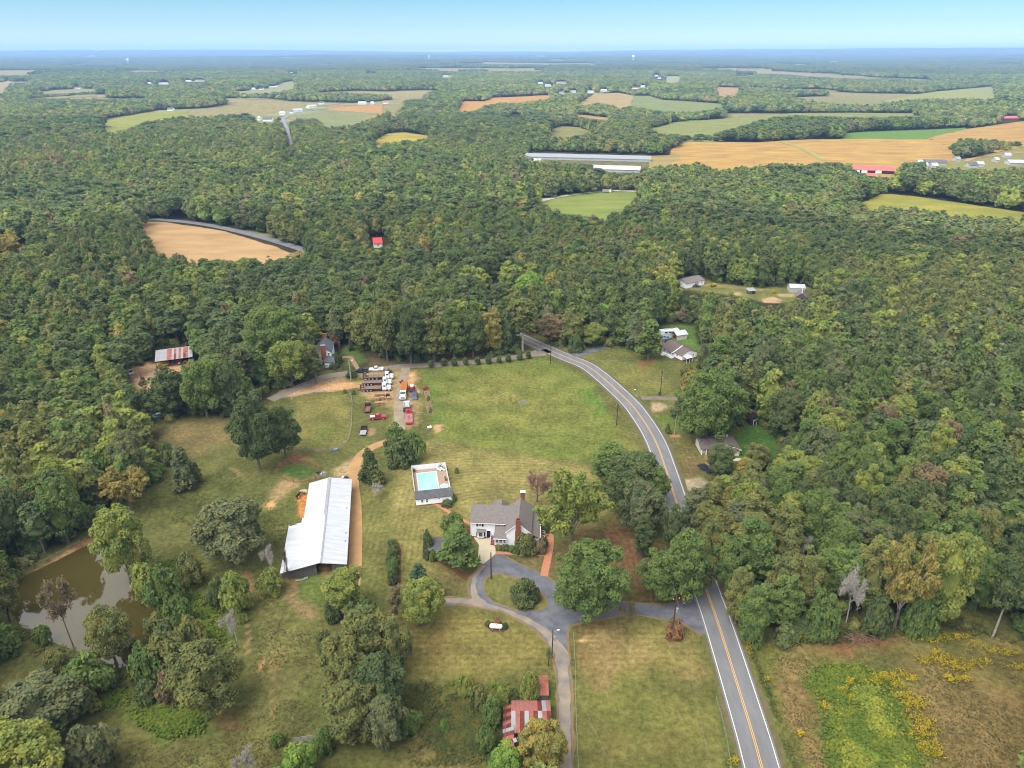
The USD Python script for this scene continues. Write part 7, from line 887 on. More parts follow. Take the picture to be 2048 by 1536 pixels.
for x, y, top, lab in ((1112, 395, 375, 'left'), (1223, 384, 365, 'middle'), (1281, 385, 369, 'right')):
    a = land(x, y); hh = height_at(x, y, top); t = thing('utility_pole', a, 0, f'{lab} one of three thin pale poles along the far meadow lane', 'utility pole', 'thin poles along the far meadow lane'); part(t, 'post', cyl(0, 0, -0.3, hh, 0.3, 8, 0.22), pale_pole); part(t, 'crossarm', box(0, 0, hh - 0.6, 2.2, 0.2, 0.2), pale_pole)
def wire(label, a, b2, sag=0.8, r=0.022):
    a, b2 = np.array(a, float), np.array(b2, float); s = np.linspace(0, 1, 15)[:, None]; single('power_line', tube(a + (b2 - a) * s - np.array([0, 0, sag * 4]) * s * (1 - s), r, 4, False), mat('wire_gray', lin(150, 150, 146, 0.8)), label, 'power line')
wire('power line from the driveway mouth pole down past the lower lawn', T3, G(1427, 1560, 7.5)); wire('power line from the driveway mouth pole up into the oaks', T3, G(1330, 1090, 9)); wire('power line from the lower driveway pole over the bottom lawn', T2 - [0, 0, 1], G(1236, 1560, 7)); wire('power line between the meadow-edge pole and the ranch lawn pole', T7, T6); wire('power line crossing the road near the bend', T5, T6, 1.2)
wire_m = mat('fence_wire', lin(176, 176, 170, 0.8)); post_gray = mat('fence_post_gray', lin(168, 162, 148, 0.8), lin(190, 184, 168, 0.8), 2.0); white_wood = mat('fence_white', lin(222, 220, 214, 0.82)); brown_wood = mat('fence_brown', lin(140, 96, 70, 0.8), lin(166, 118, 88, 0.8), 2.0)
gp2 = lambda pts, step=3.0: smoothline([G(*p)[:2] for p in pts], step)
fence('paddock_fence', 'white rail fence along the clay track above the paddock', gp2([(583, 800), (600, 792), (620, 787), (650, 784), (676, 781)]), 1.3, 2.6, white_wood, rails=(0.5, 0.85, 1.2), rail_m=white_wood, rail_h=0.12); fence('paddock_fence', 'thin wire fence down the right side of the paddock', gp2([(696, 783), (704, 800), (704, 830), (703, 855), (698, 878), (690, 890), (676, 900)]), 1.2, 3.0, post_gray, rails=(0.3, 0.6, 0.9, 1.15), rail_m=wire_m, rail_h=0.03, rail_name='wire'); fence('paddock_fence', 'thin wire fence along the lower side of the paddock', gp2([(660, 902), (640, 903), (615, 902), (590, 898)]), 1.2, 2.5, post_gray, rails=(0.3, 0.6, 0.9, 1.15), rail_m=wire_m, rail_h=0.03, rail_name='wire')
t = thing('farm_gate', G(668, 902), math.atan2(*(G(676, 900) - G(661, 902.5))[:2][::-1]), 'gray tube gate in the lower paddock fence', 'gate'); [part(t, 'tube', cylx(-1.3, 1.3, 0, z, 0.03, 6), zinc) for z in (0.3, 0.6, 0.9, 1.2)]; [part(t, 'upright', cyl(x, 0, 0.1, 1.25, 0.035, 6), zinc) for x in (-1.3, 0, 1.3)]
t = thing('water_trough', G(671, 901), 0.3, 'blue water trough beside the paddock gate', 'trough'); part(t, 'tub', cat(bx(-0.7, 0.7, -0.4, -0.34, 0, 0.6), bx(-0.7, 0.7, 0.34, 0.4, 0, 0.6), bx(-0.7, -0.64, -0.34, 0.34, 0, 0.6), bx(0.64, 0.7, -0.34, 0.34, 0, 0.6)), mat('trough_blue', lin(120, 140, 180, 0.8))); part(t, 'water', bx(-0.64, 0.64, -0.34, 0.34, 0.05, 0.5), pwater)
rp = [G(597 + 43 * math.cos(a), 946 + 20 * math.sin(a))[:2] for a in np.linspace(0.25, 6.3, 40)]; fence('round_pen', 'brown railed round pen with a grass floor beside the paddock oak', rp, 1.25, 2.2, brown_wood, rails=(0.55, 1.1), rail_m=brown_wood, rail_h=0.09)
t = thing('fire_pit', G(643, 947.5), 0.4, 'dark heap of scrap on a gray patch beside the round pen', 'scrap heap'); part(t, 'ash_bed', sheet(Polygon([(2.0 * math.cos(a), 1.6 * math.sin(a)) for a in np.arange(12) * 0.52]), 0.8, 0.02, rough=0.3), mat('ash', lin(150, 138, 126, 0.8))); [part(t, 'scrap', box(*rng.uniform(-1.0, 1.0, 2), 0.22, *rng.uniform(0.3, 1.1, 2), 0.25, rng.uniform(0, 3)), dkw if k % 2 else zinc) for k in range(7)]
fence('lawn_fence', 'faint wire fence with pale posts along the right side of the lower driveway', gp2([(1147, 1272), (1150, 1330), (1151, 1400), (1154, 1480), (1160, 1600)]), 1.1, 4.0, post_gray, rails=(0.5, 1.0), rail_m=wire_m, rail_h=0.025, rail_name='wire', post_w=0.09); fence('lawn_fence', 'faint wire fence with pale posts along the road verge of the bottom lawn', gp2([(1432, 1400), (1446, 1450), (1456, 1500), (1470, 1600)]), 1.1, 4.5, post_gray, rails=(0.5, 1.0), rail_m=wire_m, rail_h=0.025, rail_name='wire', post_w=0.09); fence('bank_fence', 'low board fence along the clay bank of the pond', gp2([(40, 1150), (100, 1118), (160, 1085)]), 0.9, 3.0, post_gray, rails=(0.4, 0.8), rail_m=post_gray, rail_h=0.08)
def panel_gate(label, px, py, ang, L, lift):
    t = thing('cattle_gate', G(px, py) + [0, 0, lift], math.radians(ang), label, 'cattle gate'); [part(t, 'tube', cylx(-L / 2, L / 2, 0, z, 0.035, 6), zinc) for z in (0.15, 0.45, 0.75, 1.05, 1.35)]; [part(t, 'upright', cyl(x, 0, 0, 1.4, 0.04, 6), zinc) for x in np.linspace(-L / 2, L / 2, 4)]
panel_gate('silver tube livestock panel standing in the rough grass at the bottom', 616, 1482, 10, 5.2, 0.0); panel_gate('silver cattle gate leaning by the end of the gravel spur', 899, 1214, -4, 2.8, 0.0)
# gas tank on its mulch bed
t = thing('gas_tank', G(992, 1258), math.radians(-5), 'white torpedo-shaped gas tank with a yellow cap on a mulch bed', 'gas tank'); part(t, 'tank', cat(cylx(-1.05, 1.05, 0, 0.85, 0.52, 20), blob(-1.05, 0, 0.85, 0.42, 0.52, 0.52, 3, 0), blob(1.05, 0, 0.85, 0.42, 0.52, 0.52, 3, 0)), trim, 40); part(t, 'cap', cyl(0.1, 0, 1.3, 1.55, 0.2, 12), P_YELLOW); [part(t, 'foot', box(x, 0, 0.18, 0.16, 0.8, 0.36), concrete) for x in (-0.8, 0.8)]
for x, y, w, tt, lab in ((1010, 1256, 13, 'dark', 'small dark shrub at the right end of the gas tank'), (976, 1251, 13, 'dark', 'small dark shrub at the left end of the gas tank'), (994, 1248, 18, 'rust', 'rust-brown shrub behind the gas tank')): survey_tree(x, y, y - 10, w, 'hedge', tt, lab, 'shrub', 'shrub')
def mailbox(label, px, py, m):
    t = thing('mailbox', G(px, py), 0.4, label, 'mailbox'); part(t, 'post', bx(-0.06, 0.06, -0.06, 0.06, 0, 1.05), wood); part(t, 'box', cat(box(0, 0, 1.18, 0.55, 0.26, 0.22), cylx(-0.275, 0.275, 0, 1.29, 0.13, 10)), m); part(t, 'flag', box(0.1, 0.15, 1.3, 0.05, 0.02, 0.2), P_BRIGHTRED)
mailbox('white mailbox on the road verge below the ranch lawn', 1270, 785, trim); mailbox('mailbox at the driveway mouth by the road', 1367, 1214, zinc); mailbox('dark mailbox on the right road verge below the woods', 1450, 1195, steel); mailbox('white mailbox on the verge right of the road bend', 1157, 693, trim)
t = thing('trash_cart', G(1319, 789), 0, 'green trash cart at the foot of the ranch lawn pole', 'trash cart'); part(t, 'bin', prism([(-0.3, 0.1), (0.3, 0.1), (0.36, 1.0), (-0.36, 1.0)], 'x', -0.35, 0.35), mat('cart_green', lin(40, 110, 80, 0.8))); part(t, 'lid', box(0, 0, 1.04, 0.78, 0.8, 0.07), mat("cart_green", (0,0,0)))
t = thing('hay_ring', G(1046, 809), 0, 'pale round hay feeder ring standing in the meadow', 'hay feeder'); [part(t, 'hoop', tube([(1.25 * math.cos(a), 1.25 * math.sin(a), z) for a in np.linspace(0, 2 * math.pi, 25)], 0.045, 6, False), zinc) for z in (0.1, 0.6, 1.1)]; [part(t, 'bar', cyl(1.25 * math.cos(a), 1.25 * math.sin(a), 0.1, 1.1, 0.035, 6), zinc) for a in np.arange(12) * math.pi / 6]
t = thing('swing_seat', G(884, 1053), 0.2, 'small wooden garden seat on the lawn left of the house', 'garden seat'); part(t, 'seat', box(0, 0, 0.45, 1.2, 0.5, 0.06), pal); part(t, 'backrest', box(0, 0.25, 0.75, 1.2, 0.05, 0.5), pal); [part(t, 'leg', box(x, y, 0.22, 0.07, 0.07, 0.44), pal) for x in (-0.5, 0.5) for y in (-0.2, 0.2)]
t = thing('lawn_stake', G(761, 1140), 0, 'small tan stake on the lawn beside the hedge bed', 'stake'); part(t, 'post', bx(-0.12, 0.12, -0.12, 0.12, 0, 1.0), pal); part(t, 'cap', box(0, 0, 1.04, 0.3, 0.3, 0.08), pal)
# horses at the clay patch
import manifold3d as m3
def animal(name, label, px, py, ang, m, mane):
    J = {'rump': (-0.62, 0, 1.18, .33), 'barrel': (0, 0, 1.12, .36), 'chest': (0.55, 0, 1.15, .33), 'withers': (0.45, 0, 1.38, .16), 'neck': (0.95, 0, 1.32, .17), 'poll': (1.28, 0, 1.20, .13), 'nose': (1.48, 0, 0.78, .08)}
    for s, y in (('l', .2), ('r', -.2)): J |= {f'fs{s}': (0.58, y, .95, .15), f'fk{s}': (0.62, y, .5, .075), f'ff{s}': (0.60, y, .08, .07), f'hs{s}': (-0.66, y, .98, .19), f'st{s}': (-0.52, y, .72, .12), f'hk{s}': (-0.78, y, .5, .075), f'hf{s}': (-0.70, y, .08, .07)}
    B_ = [('rump', 'barrel'), ('barrel', 'chest'), ('chest', 'withers'), ('withers', 'neck'), ('chest', 'neck'), ('neck', 'poll'), ('poll', 'nose')] + [x for s in 'lr' for x in ((f'fs{s}', 'chest'), (f'fs{s}', f'fk{s}'), (f'fk{s}', f'ff{s}'), (f'hs{s}', 'rump'), (f'hs{s}', f'st{s}'), (f'st{s}', f'hk{s}'), (f'hk{s}', f'hf{s}'))]
    sp = lambda j: m3.Manifold.sphere(J[j][3], 14).translate(J[j][:3]); M_ = m3.Manifold.batch_boolean([m3.Manifold.batch_hull([sp(a), sp(b2)]) for a, b2 in B_], m3.OpType.Add).refine_to_length(0.09); k = M_.to_mesh(); w = trimesh.Trimesh(k.vert_properties[:, :3], k.tri_verts); trimesh.smoothing.filter_taubin(w, iterations=6)
    t = thing(name, G(px, py), math.radians(ang), label, 'horse'); part(t, 'body', w, m, True); part(t, 'tail', tube([(-0.92, 0, 1.3), (-1.08, 0, 1.0), (-1.06, 0, 0.6)], [0.05, 0.08, 0.03], 6), mane); part(t, 'mane', tube([(0.5, 0, 1.53), (0.9, 0, 1.48), (1.22, 0, 1.34)], [0.05, 0.08, 0.05], 6), mane)
    for s in (-0.07, 0.07): part(t, 'ear', tube([(1.22, s, 1.28), (1.24, s * 1.4, 1.45)], [0.045, 0.01], 5), m)
hb, hw = mat('horse_dark', lin(66, 42, 36, 0.8), lin(84, 54, 44, 0.8), 2.0), mat('horse_pale', lin(232, 212, 180, 0.82), lin(220, 196, 160, 0.82), 1.5)
animal('horse', 'dark brown horse standing at the left of the orange clay patch', 597, 996, 70, hb, hb); animal('horse', 'cream horse standing at the top of the orange clay patch', 607, 988, 20, hw, hw); animal('horse', 'cream horse nearest the barn wall at the clay patch', 612, 989, 160, hw, hw)

# ================================================ ground cover nobody could count
def cover(name, label, outline, n, size, height, m, density=None, seed=0, flat=0.6):
    g = gpoly(outline); rg = np.random.default_rng(seed); x0, y0, x1, y1 = g.bounds; p = np.column_stack([rg.uniform(x0, x1, n * 3), rg.uniform(y0, y1, n * 3)]); p = p[shapely.contains_xy(g, p[:, 0], p[:, 1])]
    w = meshkit.fbm(np.column_stack([p / (density or 6.0), 0 * p[:, 0]]), 3, seed); edge = shapely.distance(g.boundary, shapely.points(p)); p = p[(w + rg.uniform(-0.12, 0.12, len(p)) > (0.46 if density else 0.34)) & (rg.uniform(0, 1, len(p)) < np.clip(edge / 3.5, 0.05, 1))][:n]; w = meshkit.fbm(np.column_stack([p / 5.0, 0 * p[:, 0]]), 2, seed + 5)
    q = np.column_stack([p, rg.uniform(0.05, 1, len(p)) * height * (0.3 + 1.2 * w)]); v, f = cards(rg, q, rg.normal(size=q.shape) * 0.45 + [0, 0, 1.3], size, 0.8); structure(name, trimesh.Trimesh(v, f, process=False), m, label, kind='stuff')
vine_a, vine_b, weed_m, tuft_m = leafmat('vine_leaves', (0.28, 0.38, 0.06), (0.30, 0.40, 0.065), 0.4, 1.0), leafmat('light_vine_leaves', (0.46, 0.54, 0.085), (0.48, 0.56, 0.09), 0.4, 1.0), leafmat('weed_leaves', (0.21, 0.235, 0.075), (0.23, 0.25, 0.08), 0.4, 1.0), leafmat('tall_grass_blades', (0.20, 0.185, 0.08), (0.22, 0.20, 0.085), 0.4, 1.0)
flower_m = leafmat('goldenrod', (0.70, 0.54, 0.015), (0.70, 0.56, 0.02), 0.3, 1.0)
VINE = [(1600, 1352), (1640, 1330), (1720, 1325), (1790, 1370), (1822, 1440), (1870, 1600), (1650, 1620), (1640, 1440)]
cover('vines', 'bright green vines covering the middle of the flower field', VINE, 15000, 0.30, 0.7, vine_a, 5.0, 3); cover('vines', 'yellow-green vines in the middle of the flower field', [(1670, 1370), (1760, 1370), (1800, 1450), (1830, 1560), (1700, 1600), (1670, 1480)], 9000, 0.28, 0.9, vine_b, 4.0, 4)
cover('vines', 'green vine mat below the broad thicket tree', [(250, 1420), (330, 1400), (425, 1420), (408, 1472), (330, 1485), (270, 1452)], 5000, 0.32, 0.8, vine_a, None, 5); cover('vines', 'green vine mat left of the thicket', [(165, 1400), (250, 1378), (262, 1410), (190, 1424)], 2200, 0.32, 0.7, vine_a, None, 6); cover('vines', 'green vines on the slope above the broad thicket tree', [(395, 1220), (440, 1200), (458, 1290), (430, 1310), (400, 1270)], 2500, 0.32, 0.8, vine_a, None, 7)
cover('weeds', 'weeds and rough growth in the overgrown patch by the rusty sheds', [(800, 1362), (1060, 1366), (1050, 1400), (1000, 1530), (820, 1540), (800, 1440)], 12000, 0.26, 0.6, weed_m, 5.0, 8); cover('weeds', 'light weeds in the overgrown patch by the rusty sheds', [(890, 1362), (1020, 1366), (1000, 1440), (940, 1440)], 4500, 0.26, 0.9, vine_a, 4.0, 9); cover('weeds', 'brush and weeds along the pond bank', [(20, 1230), (120, 1285), (240, 1330), (300, 1300), (340, 1240), (420, 1250), (400, 1420), (250, 1400), (100, 1350), (0, 1290)], 12000, 0.28, 0.7, weed_m, 5.0, 10); cover('weeds', 'green weeds on the right pond bank', [(280, 1110), (400, 1120), (440, 1200), (420, 1260), (320, 1290), (308, 1210)], 9000, 0.28, 0.9, vine_a, 5.0, 11); cover('weeds', 'rough growth at the wood edge above the flower field', [(1490, 1275), (1620, 1268), (1900, 1225), (2060, 1275), (2060, 1300), (1880, 1262), (1700, 1290), (1560, 1296)], 9000, 0.30, 1.0, weed_m, 5.0, 12); cover('weeds', 'overgrown strip along the right road verge', [(1484, 1262), (1506, 1290), (1576, 1470), (1626, 1620), (1606, 1620), (1550, 1440), (1496, 1300)], 5000, 0.24, 0.6, weed_m, 4.0, 13)
cover('tall_grass', 'dry tall grass tufts over the lower pasture', [(420, 1130), (520, 1180), (640, 1240), (640, 1560), (200, 1560), (220, 1480), (420, 1480), (500, 1400), (500, 1200)], 5000, 0.17, 0.18, tuft_m, 7.0, 14); cover('tall_grass', 'dry tall grass over the flower field', [(1520, 1300), (2060, 1300), (2060, 1600), (1600, 1600)], 6000, 0.17, 0.2, tuft_m, 7.0, 15); cover('weeds', 'clover and weeds over the upper pasture', [(330, 930), (470, 930), (600, 1060), (560, 1120), (420, 1080), (310, 1040)], 7000, 0.18, 0.25, weed_m, 6.0, 16)
cover('weeds', 'rough grass and weeds over the round meadow', [(860, 750), (1080, 720), (1230, 850), (1180, 920), (880, 870)], 5000, 0.18, 0.15, weed_m, 7.0, 19)
gold = [(1795, 1350, 16, 5), (1822, 1362, 12, 4), (1855, 1282, 28, 6), (1880, 1280, 30, 6), (1920, 1278, 12, 4), (1945, 1295, 16, 5), (1870, 1310, 14, 4), (1880, 1322, 22, 6), (1848, 1325, 14, 5), (1890, 1330, 20, 5), (1920, 1340, 26, 5), (1948, 1330, 28, 6), (1780, 1360, 20, 5), (1770, 1355, 12, 4), (1810, 1395, 24, 10), (1822, 1415, 26, 10), (1838, 1440, 22, 9), (1850, 1455, 16, 7), (1838, 1470, 30, 9), (1862, 1500, 16, 10), (1872, 1515, 12, 6), (1846, 1500, 16, 7), (1900, 1360, 20, 5), (1915, 1362, 20, 5), (1588, 1282, 18, 7), (1575, 1292, 8, 5), (1502, 1298, 8, 9), (1654, 1288, 6, 3), (1700, 1367, 10, 4), (1747, 1367, 10, 3), (1681, 1382, 8, 3), (1533, 1361, 4, 3), (1700, 1400, 5, 3), (2018, 1310, 20, 6), (2037, 1338, 14, 4), (1985, 1305, 14, 6), (1650, 1418, 8, 4), (1465, 1528, 7, 6), (1600, 1470, 6, 3), (1838, 1408, 16, 9), (1790, 1372, 14, 5)]
gp_, gn = [], np.random.default_rng(55)
for x, y, w, hh in gold:
    n = int(6 + w * 1.7); pp = np.array([G(a, b2)[:2] for a, b2 in zip(x + gn.normal(size=n) * w * 0.62, y + gn.normal(size=n) * hh * 0.75)]); cl = pp[(gn.uniform(0, 1, n * 5) ** 1.7 * n).astype(int)] + gn.normal(size=(n * 5, 2)) * 0.22; gp_.append(np.column_stack([cl, gn.uniform(0.5, 1.2, len(cl))]))
gp_ = np.vstack(gp_); v_, f_ = cards(gn, gp_, gn.normal(size=gp_.shape) * 0.5 + [0, 0, 1], 0.13, 0.9); structure('goldenrod', trimesh.Trimesh(v_, f_, process=False), flower_m, 'yellow goldenrod flowers in drifts over the field', kind='stuff')
for k, (o, lab) in enumerate((([(0, 502), (82, 479), (82, 481), (20, 500)], 'yellow flowers along the top of the left-edge meadow'), ([(1420, 571), (1432, 569), (1432, 574), (1421, 575)], 'yellow flowers by the low white house'), ([(1543, 584), (1552, 583), (1552, 587), (1544, 587)], 'yellow flower patch in the far clearing'))): cover('goldenrod', lab, o, 900, 0.5, 1.0, flower_m, None, 30 + k)
# brush heap at the wood corner
t = thing('brush_pile', G(1715, 1279), 0.1, 'reddish pile of cut brush at the edge of the flower field', 'brush pile'); [part(t, 'stick', tube(np.array([[-1.5, 0, 0.2], [0, 0.1, 0.5], [1.6, 0, 0.3]]) * rng.uniform(0.7, 1.3) @ trimesh.transformations.rotation_matrix(rng.uniform(0, 6.3), (0, 0, 1))[:3, :3].T + np.append(rng.normal(size=2) * [2.2, 0.8], rng.uniform(0, 0.5)), 0.05, 4), BARK['red_bark']) for k in range(46)]
# ================================================ woods
rgf = np.random.default_rng(23)
def scatter(r0, r1, sp, jit=0.42):
    n = int(r1 * 0.90 / sp); xs = np.arange(-n, n + 1) * sp; ys = np.arange(max(60, r0 * 0.55), r1, sp * 0.88)
    x, y = np.meshgrid(xs, ys); x = x + (np.arange(len(ys)) % 2)[:, None] * sp / 2
    p = np.column_stack([x.ravel(), y.ravel()]); p += rgf.uniform(-jit, jit, p.shape) * sp; r = np.hypot(p[:, 0], p[:, 1])
    return p[(r >= r0) & (r < r1) & (np.abs(p[:, 0]) < 0.86 * p[:, 1] + 40)]
def allowed(p, h, rad):
    z = terrain(p[:, 0], p[:, 1]); ok = np.ones(len(p), bool)
    for fz, fr in ((0.0, 0.0), (0.35, 0.85), (0.35, -0.85), (0.7, 0.8), (0.7, -0.8), (0.88, 0.3), (0.88, -0.3)):
        q = pix(np.column_stack([p[:, 0] + fr * rad, p[:, 1], z + fz * h])); ok &= ~shapely.contains_xy(clear_px, q[:, 0], q[:, 1])
    return ok
clear_px = unary_union([clear_px, *spots]); shapely.prepare(clear_px)
road_zone = [unary_union([LineString(rl[rl[:, 1] < 318]).buffer(8), LineString(rl).buffer(4.2)])]
KINDS = ['dark', 'green', 'olive', 'lime', 'gold', 'gray', 'pine', 'brown']
ZONES = [  # stands of one look: (outline as seen, kind weights)
 ([(905, 245), (940, 232), (1080, 228), (1110, 245), (1095, 268), (960, 265)], dict(pine=12)), ([(760, 215), (850, 208), (855, 228), (770, 232)], dict(pine=12)), ([(1480, 262), (1690, 238), (1690, 282), (1560, 282), (1400, 284)], dict(green=3, dark=3, pine=4)), ([(1090, 308), (1310, 312), (1300, 335), (1120, 322)], dict(green=8, bright=1)),
 ([(0, 560), (300, 520), (420, 640), (300, 700), (0, 760)], dict(dark=5, green=2.5, olive=2.5, lime=1, gold=.3, gray=.6)), ([(0, 740), (260, 800), (280, 870), (0, 880)], dict(dark=6, green=3, olive=.6)), ([(40, 860), (330, 860), (320, 1000), (80, 1080)], dict(olive=6, lime=3, green=1, brown=.6)),
 ([(1700, 560), (2048, 540), (2048, 760), (1800, 720)], dict(olive=6, lime=2, gray=2, dark=1)), ([(1480, 740), (2048, 740), (2048, 900), (1560, 880)], dict(dark=6, gray=2.5, green=2, olive=1)), ([(1400, 980), (1700, 960), (1960, 1000), (1940, 1240), (1480, 1270)], dict(olive=4, green=3.5, lime=2.2, gold=.7, dark=2.5, gray=1.5, brown=.5)), ([(1940, 1060), (2080, 1000), (2080, 1300), (1960, 1240)], dict(pine=6, dark=3)), ([(1420, 600), (1700, 620), (1700, 740), (1440, 720)], dict(pine=3, olive=4, gray=2, lime=1.5, dark=1.5)),
]
def kinds_of(p, zones=True):
    q = pix(np.column_stack([p, np.zeros(len(p))])); fs = (1 + np.clip(np.hypot(p[:, 0], p[:, 1]) - 500, 0, None) / 700)[:, None]; n = lambda s, o: meshkit.fbm(np.column_stack([p / (s * (1 + np.round(fs - 1))), np.zeros(len(p))]), 2, o)
    W = np.tile(np.array([3.0, 2.6, 2.8, 0.8, 0.10, 1.3, 0.9, 0.12]), (len(p), 1))
    W[:, 0] *= np.exp(5 * (n(55, 31) - 0.5)); W[:, 2] *= np.exp(5 * (n(48, 32) - 0.5)); W[:, 3] *= np.exp(6 * (n(40, 33) - 0.5)); W[:, 6] *= np.exp(9 * (n(90, 34) - 0.5)); W[:, 5] *= np.exp(4 * (n(60, 35) - 0.5)); W[:, 7] *= np.exp(7 * (n(60, 36) - 0.5))
    if zones:
        for o, w in ZONES:
            k = shapely.contains_xy(Polygon(o), q[:, 0], q[:, 1])
            if k.any():
                z = np.array([w.get(a, 0.0) for a in KINDS]); W[k] = (W[k] / W[k].sum(1, keepdims=True) * 0.25 + z / z.sum()) * (0.4 + rgf.uniform(0, 1, (k.sum(), 1)))
    W = W / W.sum(1, keepdims=True); u = rgf.uniform(0, 1, len(p)); return (np.cumsum(W, 1) < u[:, None]).sum(1).clip(0, 7)
pts, hts, rads = [], [], []
for r0, r1, sp, hm in ((70, 520, 7.0, 20.5), (520, 1100, 9.6, 20.5), (1100, 2200, 11.5, 20), (2200, 4600, 14.0, 19)):
    p = scatter(r0, r1, sp); h = hm * (0.66 + 0.34 * rgf.beta(2, 1.4, len(p)) + 0.12 * (meshkit.fbm(np.column_stack([p / 70, 0 * p[:, 0]]), 2, 41) - 0.5) * 2 + 0.35 * (meshkit.fbm(np.column_stack([p / 240, 0 * p[:, 0]]), 2, 43) - 0.5) * 2); rad = sp * (0.42 + 0.46 * rgf.beta(1.6, 1.8, len(p)))
    ok = allowed(p, h, rad); low = ~ok & allowed(p, h * 0.42, rad * 0.6); h[low] *= 0.45; rad[low] *= 0.62; ok = (ok | low) & ~gap(p)
    if r0 < 1000:
        g = unary_union(road_zone + [Polygon(rl[:1].tolist() + rl[1:].tolist()).buffer(0)][:0]); ok &= ~shapely.contains_xy(g, p[:, 0], p[:, 1]); ok &= ~shapely.contains_xy(POND.buffer(3), p[:, 0], p[:, 1])
        t = cKDTree(np.array(planted)[:, :2]); d, k = t.query(p); ok &= d > np.array(planted)[k, 2] * 0.85 + rad * 0.35
    pts.append(p[ok]); hts.append(h[ok]); rads.append(rad[ok])
P, Hh, Rr = np.vstack(pts), np.concatenate(hts), np.concatenate(rads); KK = kinds_of(P); Z = terrain(P[:, 0], P[:, 1]); D = np.hypot(P[:, 0], P[:, 1])
# the trees that show largest: things of their own
cen = np.column_stack([P, Z + Hh * 0.55]); q = pix(cen); inside = (q[:, 0] > 8) & (q[:, 0] < 2040) & (q[:, 1] > 0) & (q[:, 1] < 1528)
order = np.argsort(-np.where(inside, Hh * Rr / (D ** 2 + (H - Hh * 0.6) ** 2), 0)); n_single = max(0, 298 - len(planted)); chosen = order[:n_single]
MARKS = [((350, 715), 'behind the rusty-roofed machine shed'), ((290, 780), 'by the clay machinery yard'), ((120, 1090), 'on the far bank of the pond'), ((20, 1180), 'on the left shore of the pond'), ((290, 960), 'above the pond at the pasture edge'), ((320, 890), 'at the pasture edge below the machinery yard'), ((640, 690), 'behind the white farmhouse'), ((520, 640), 'behind the broad farmhouse tree'), ((760, 640), 'behind the parked trucks'), ((950, 660), 'behind the gravel lane'), ((1060, 600), 'by the road bend'), ((1200, 620), 'above the asphalt drive'), ((1360, 610), 'behind the white camper and garage'), ((1450, 740), 'right of the white ranch house'), ((1520, 800), 'around the dark shed'), ((1600, 900), 'right of the gray-roofed house'), ((1450, 980), 'below the gray-roofed house'), ((1420, 1080), 'along the right side of the road'), ((1500, 1240), 'at the corner of the road and the flower field'), ((1660, 1270), 'behind the brush pile of the flower field'), ((1850, 1230), 'at the top of the goldenrod field'), ((2020, 1240), 'by the tan path at the right edge'), ((1760, 1060), 'in the right-hand woods'), ((1950, 950), 'in the far right woods'), ((100, 860), 'in the left woods'), ((150, 700), 'in the upper left woods'), ((1850, 750), 'in the woods at the right edge')]
mk = np.array([G(*m[0])[:2] for m in MARKS]); FORM = {'dark': ('oak', 'oak2'), 'green': ('oak', 'oval2'), 'olive': ('oval', 'oak2'), 'lime': ('oval2', 'oak'), 'gold': ('oval', 'oak2'), 'gray': ('oak2', 'oval'), 'pine': ('pine', 'pine'), 'brown': ('oak2', 'oak2')}
FW = {'oak': 'broad', 'oak2': 'rounded', 'oval': 'tall oval', 'oval2': 'narrow domed', 'pine': 'layered'}
info = []
for i in chosen:
    kd = KINDS[KK[i]]; sh = FORM[kd][int(rgf.integers(2))]; tint = kd; m = int(np.argmin(((mk - P[i]) ** 2).sum(1)))
    info.append([i, sh, tint, f'{FW[sh]} {WORD[tint]} {"pine" if sh == "pine" else "tree"} {MARKS[m][1]}', q[i, 0], q[i, 1]])
groups_ = {}
for r in info: groups_.setdefault(r[3], []).append(r)
ROWS = ['nearest row', 'second row', 'third row', 'fourth row', 'fifth row', 'back row']
for lab, rows in groups_.items():
    if len(rows) == 1: continue
    rows.sort(key=lambda r: -r[5])
    for b in range(0, len(rows), 4):
        seg = sorted(rows[b:b + 4], key=lambda r: r[4])
        for k, r in enumerate(seg):
            side = {1: 'alone', 2: ('left', 'right'), 3: ('left', 'middle', 'right'), 4: ('leftmost', 'second', 'third', 'rightmost')}[len(seg)]
            r[3] = lab + ', ' + (side if len(seg) == 1 else side[k]) + ('' if len(rows) <= 4 else ' in ' + ROWS[min(b // 4, 5)])
for i, sh, tint, lab, _, _ in info:
    plant('pine_tree' if sh == 'pine' else 'woodland_tree', 'pine tree' if sh == 'pine' else 'tree', sh, tint, lab, (P[i, 0], P[i, 1], Z[i]), Hh[i] * 1.04, max(Rr[i], 3.6 if sh == 'pine' else 4.3) * 2.15, rgf.uniform(0, 6.28), 'woodland trees around the farm', int(i) % 2)
rest = np.setdiff1d(np.arange(len(P)), chosen)
RAMPS = {k: [(0, TINT[k][0]), (1, TINT[k][1])] for k in KINDS}
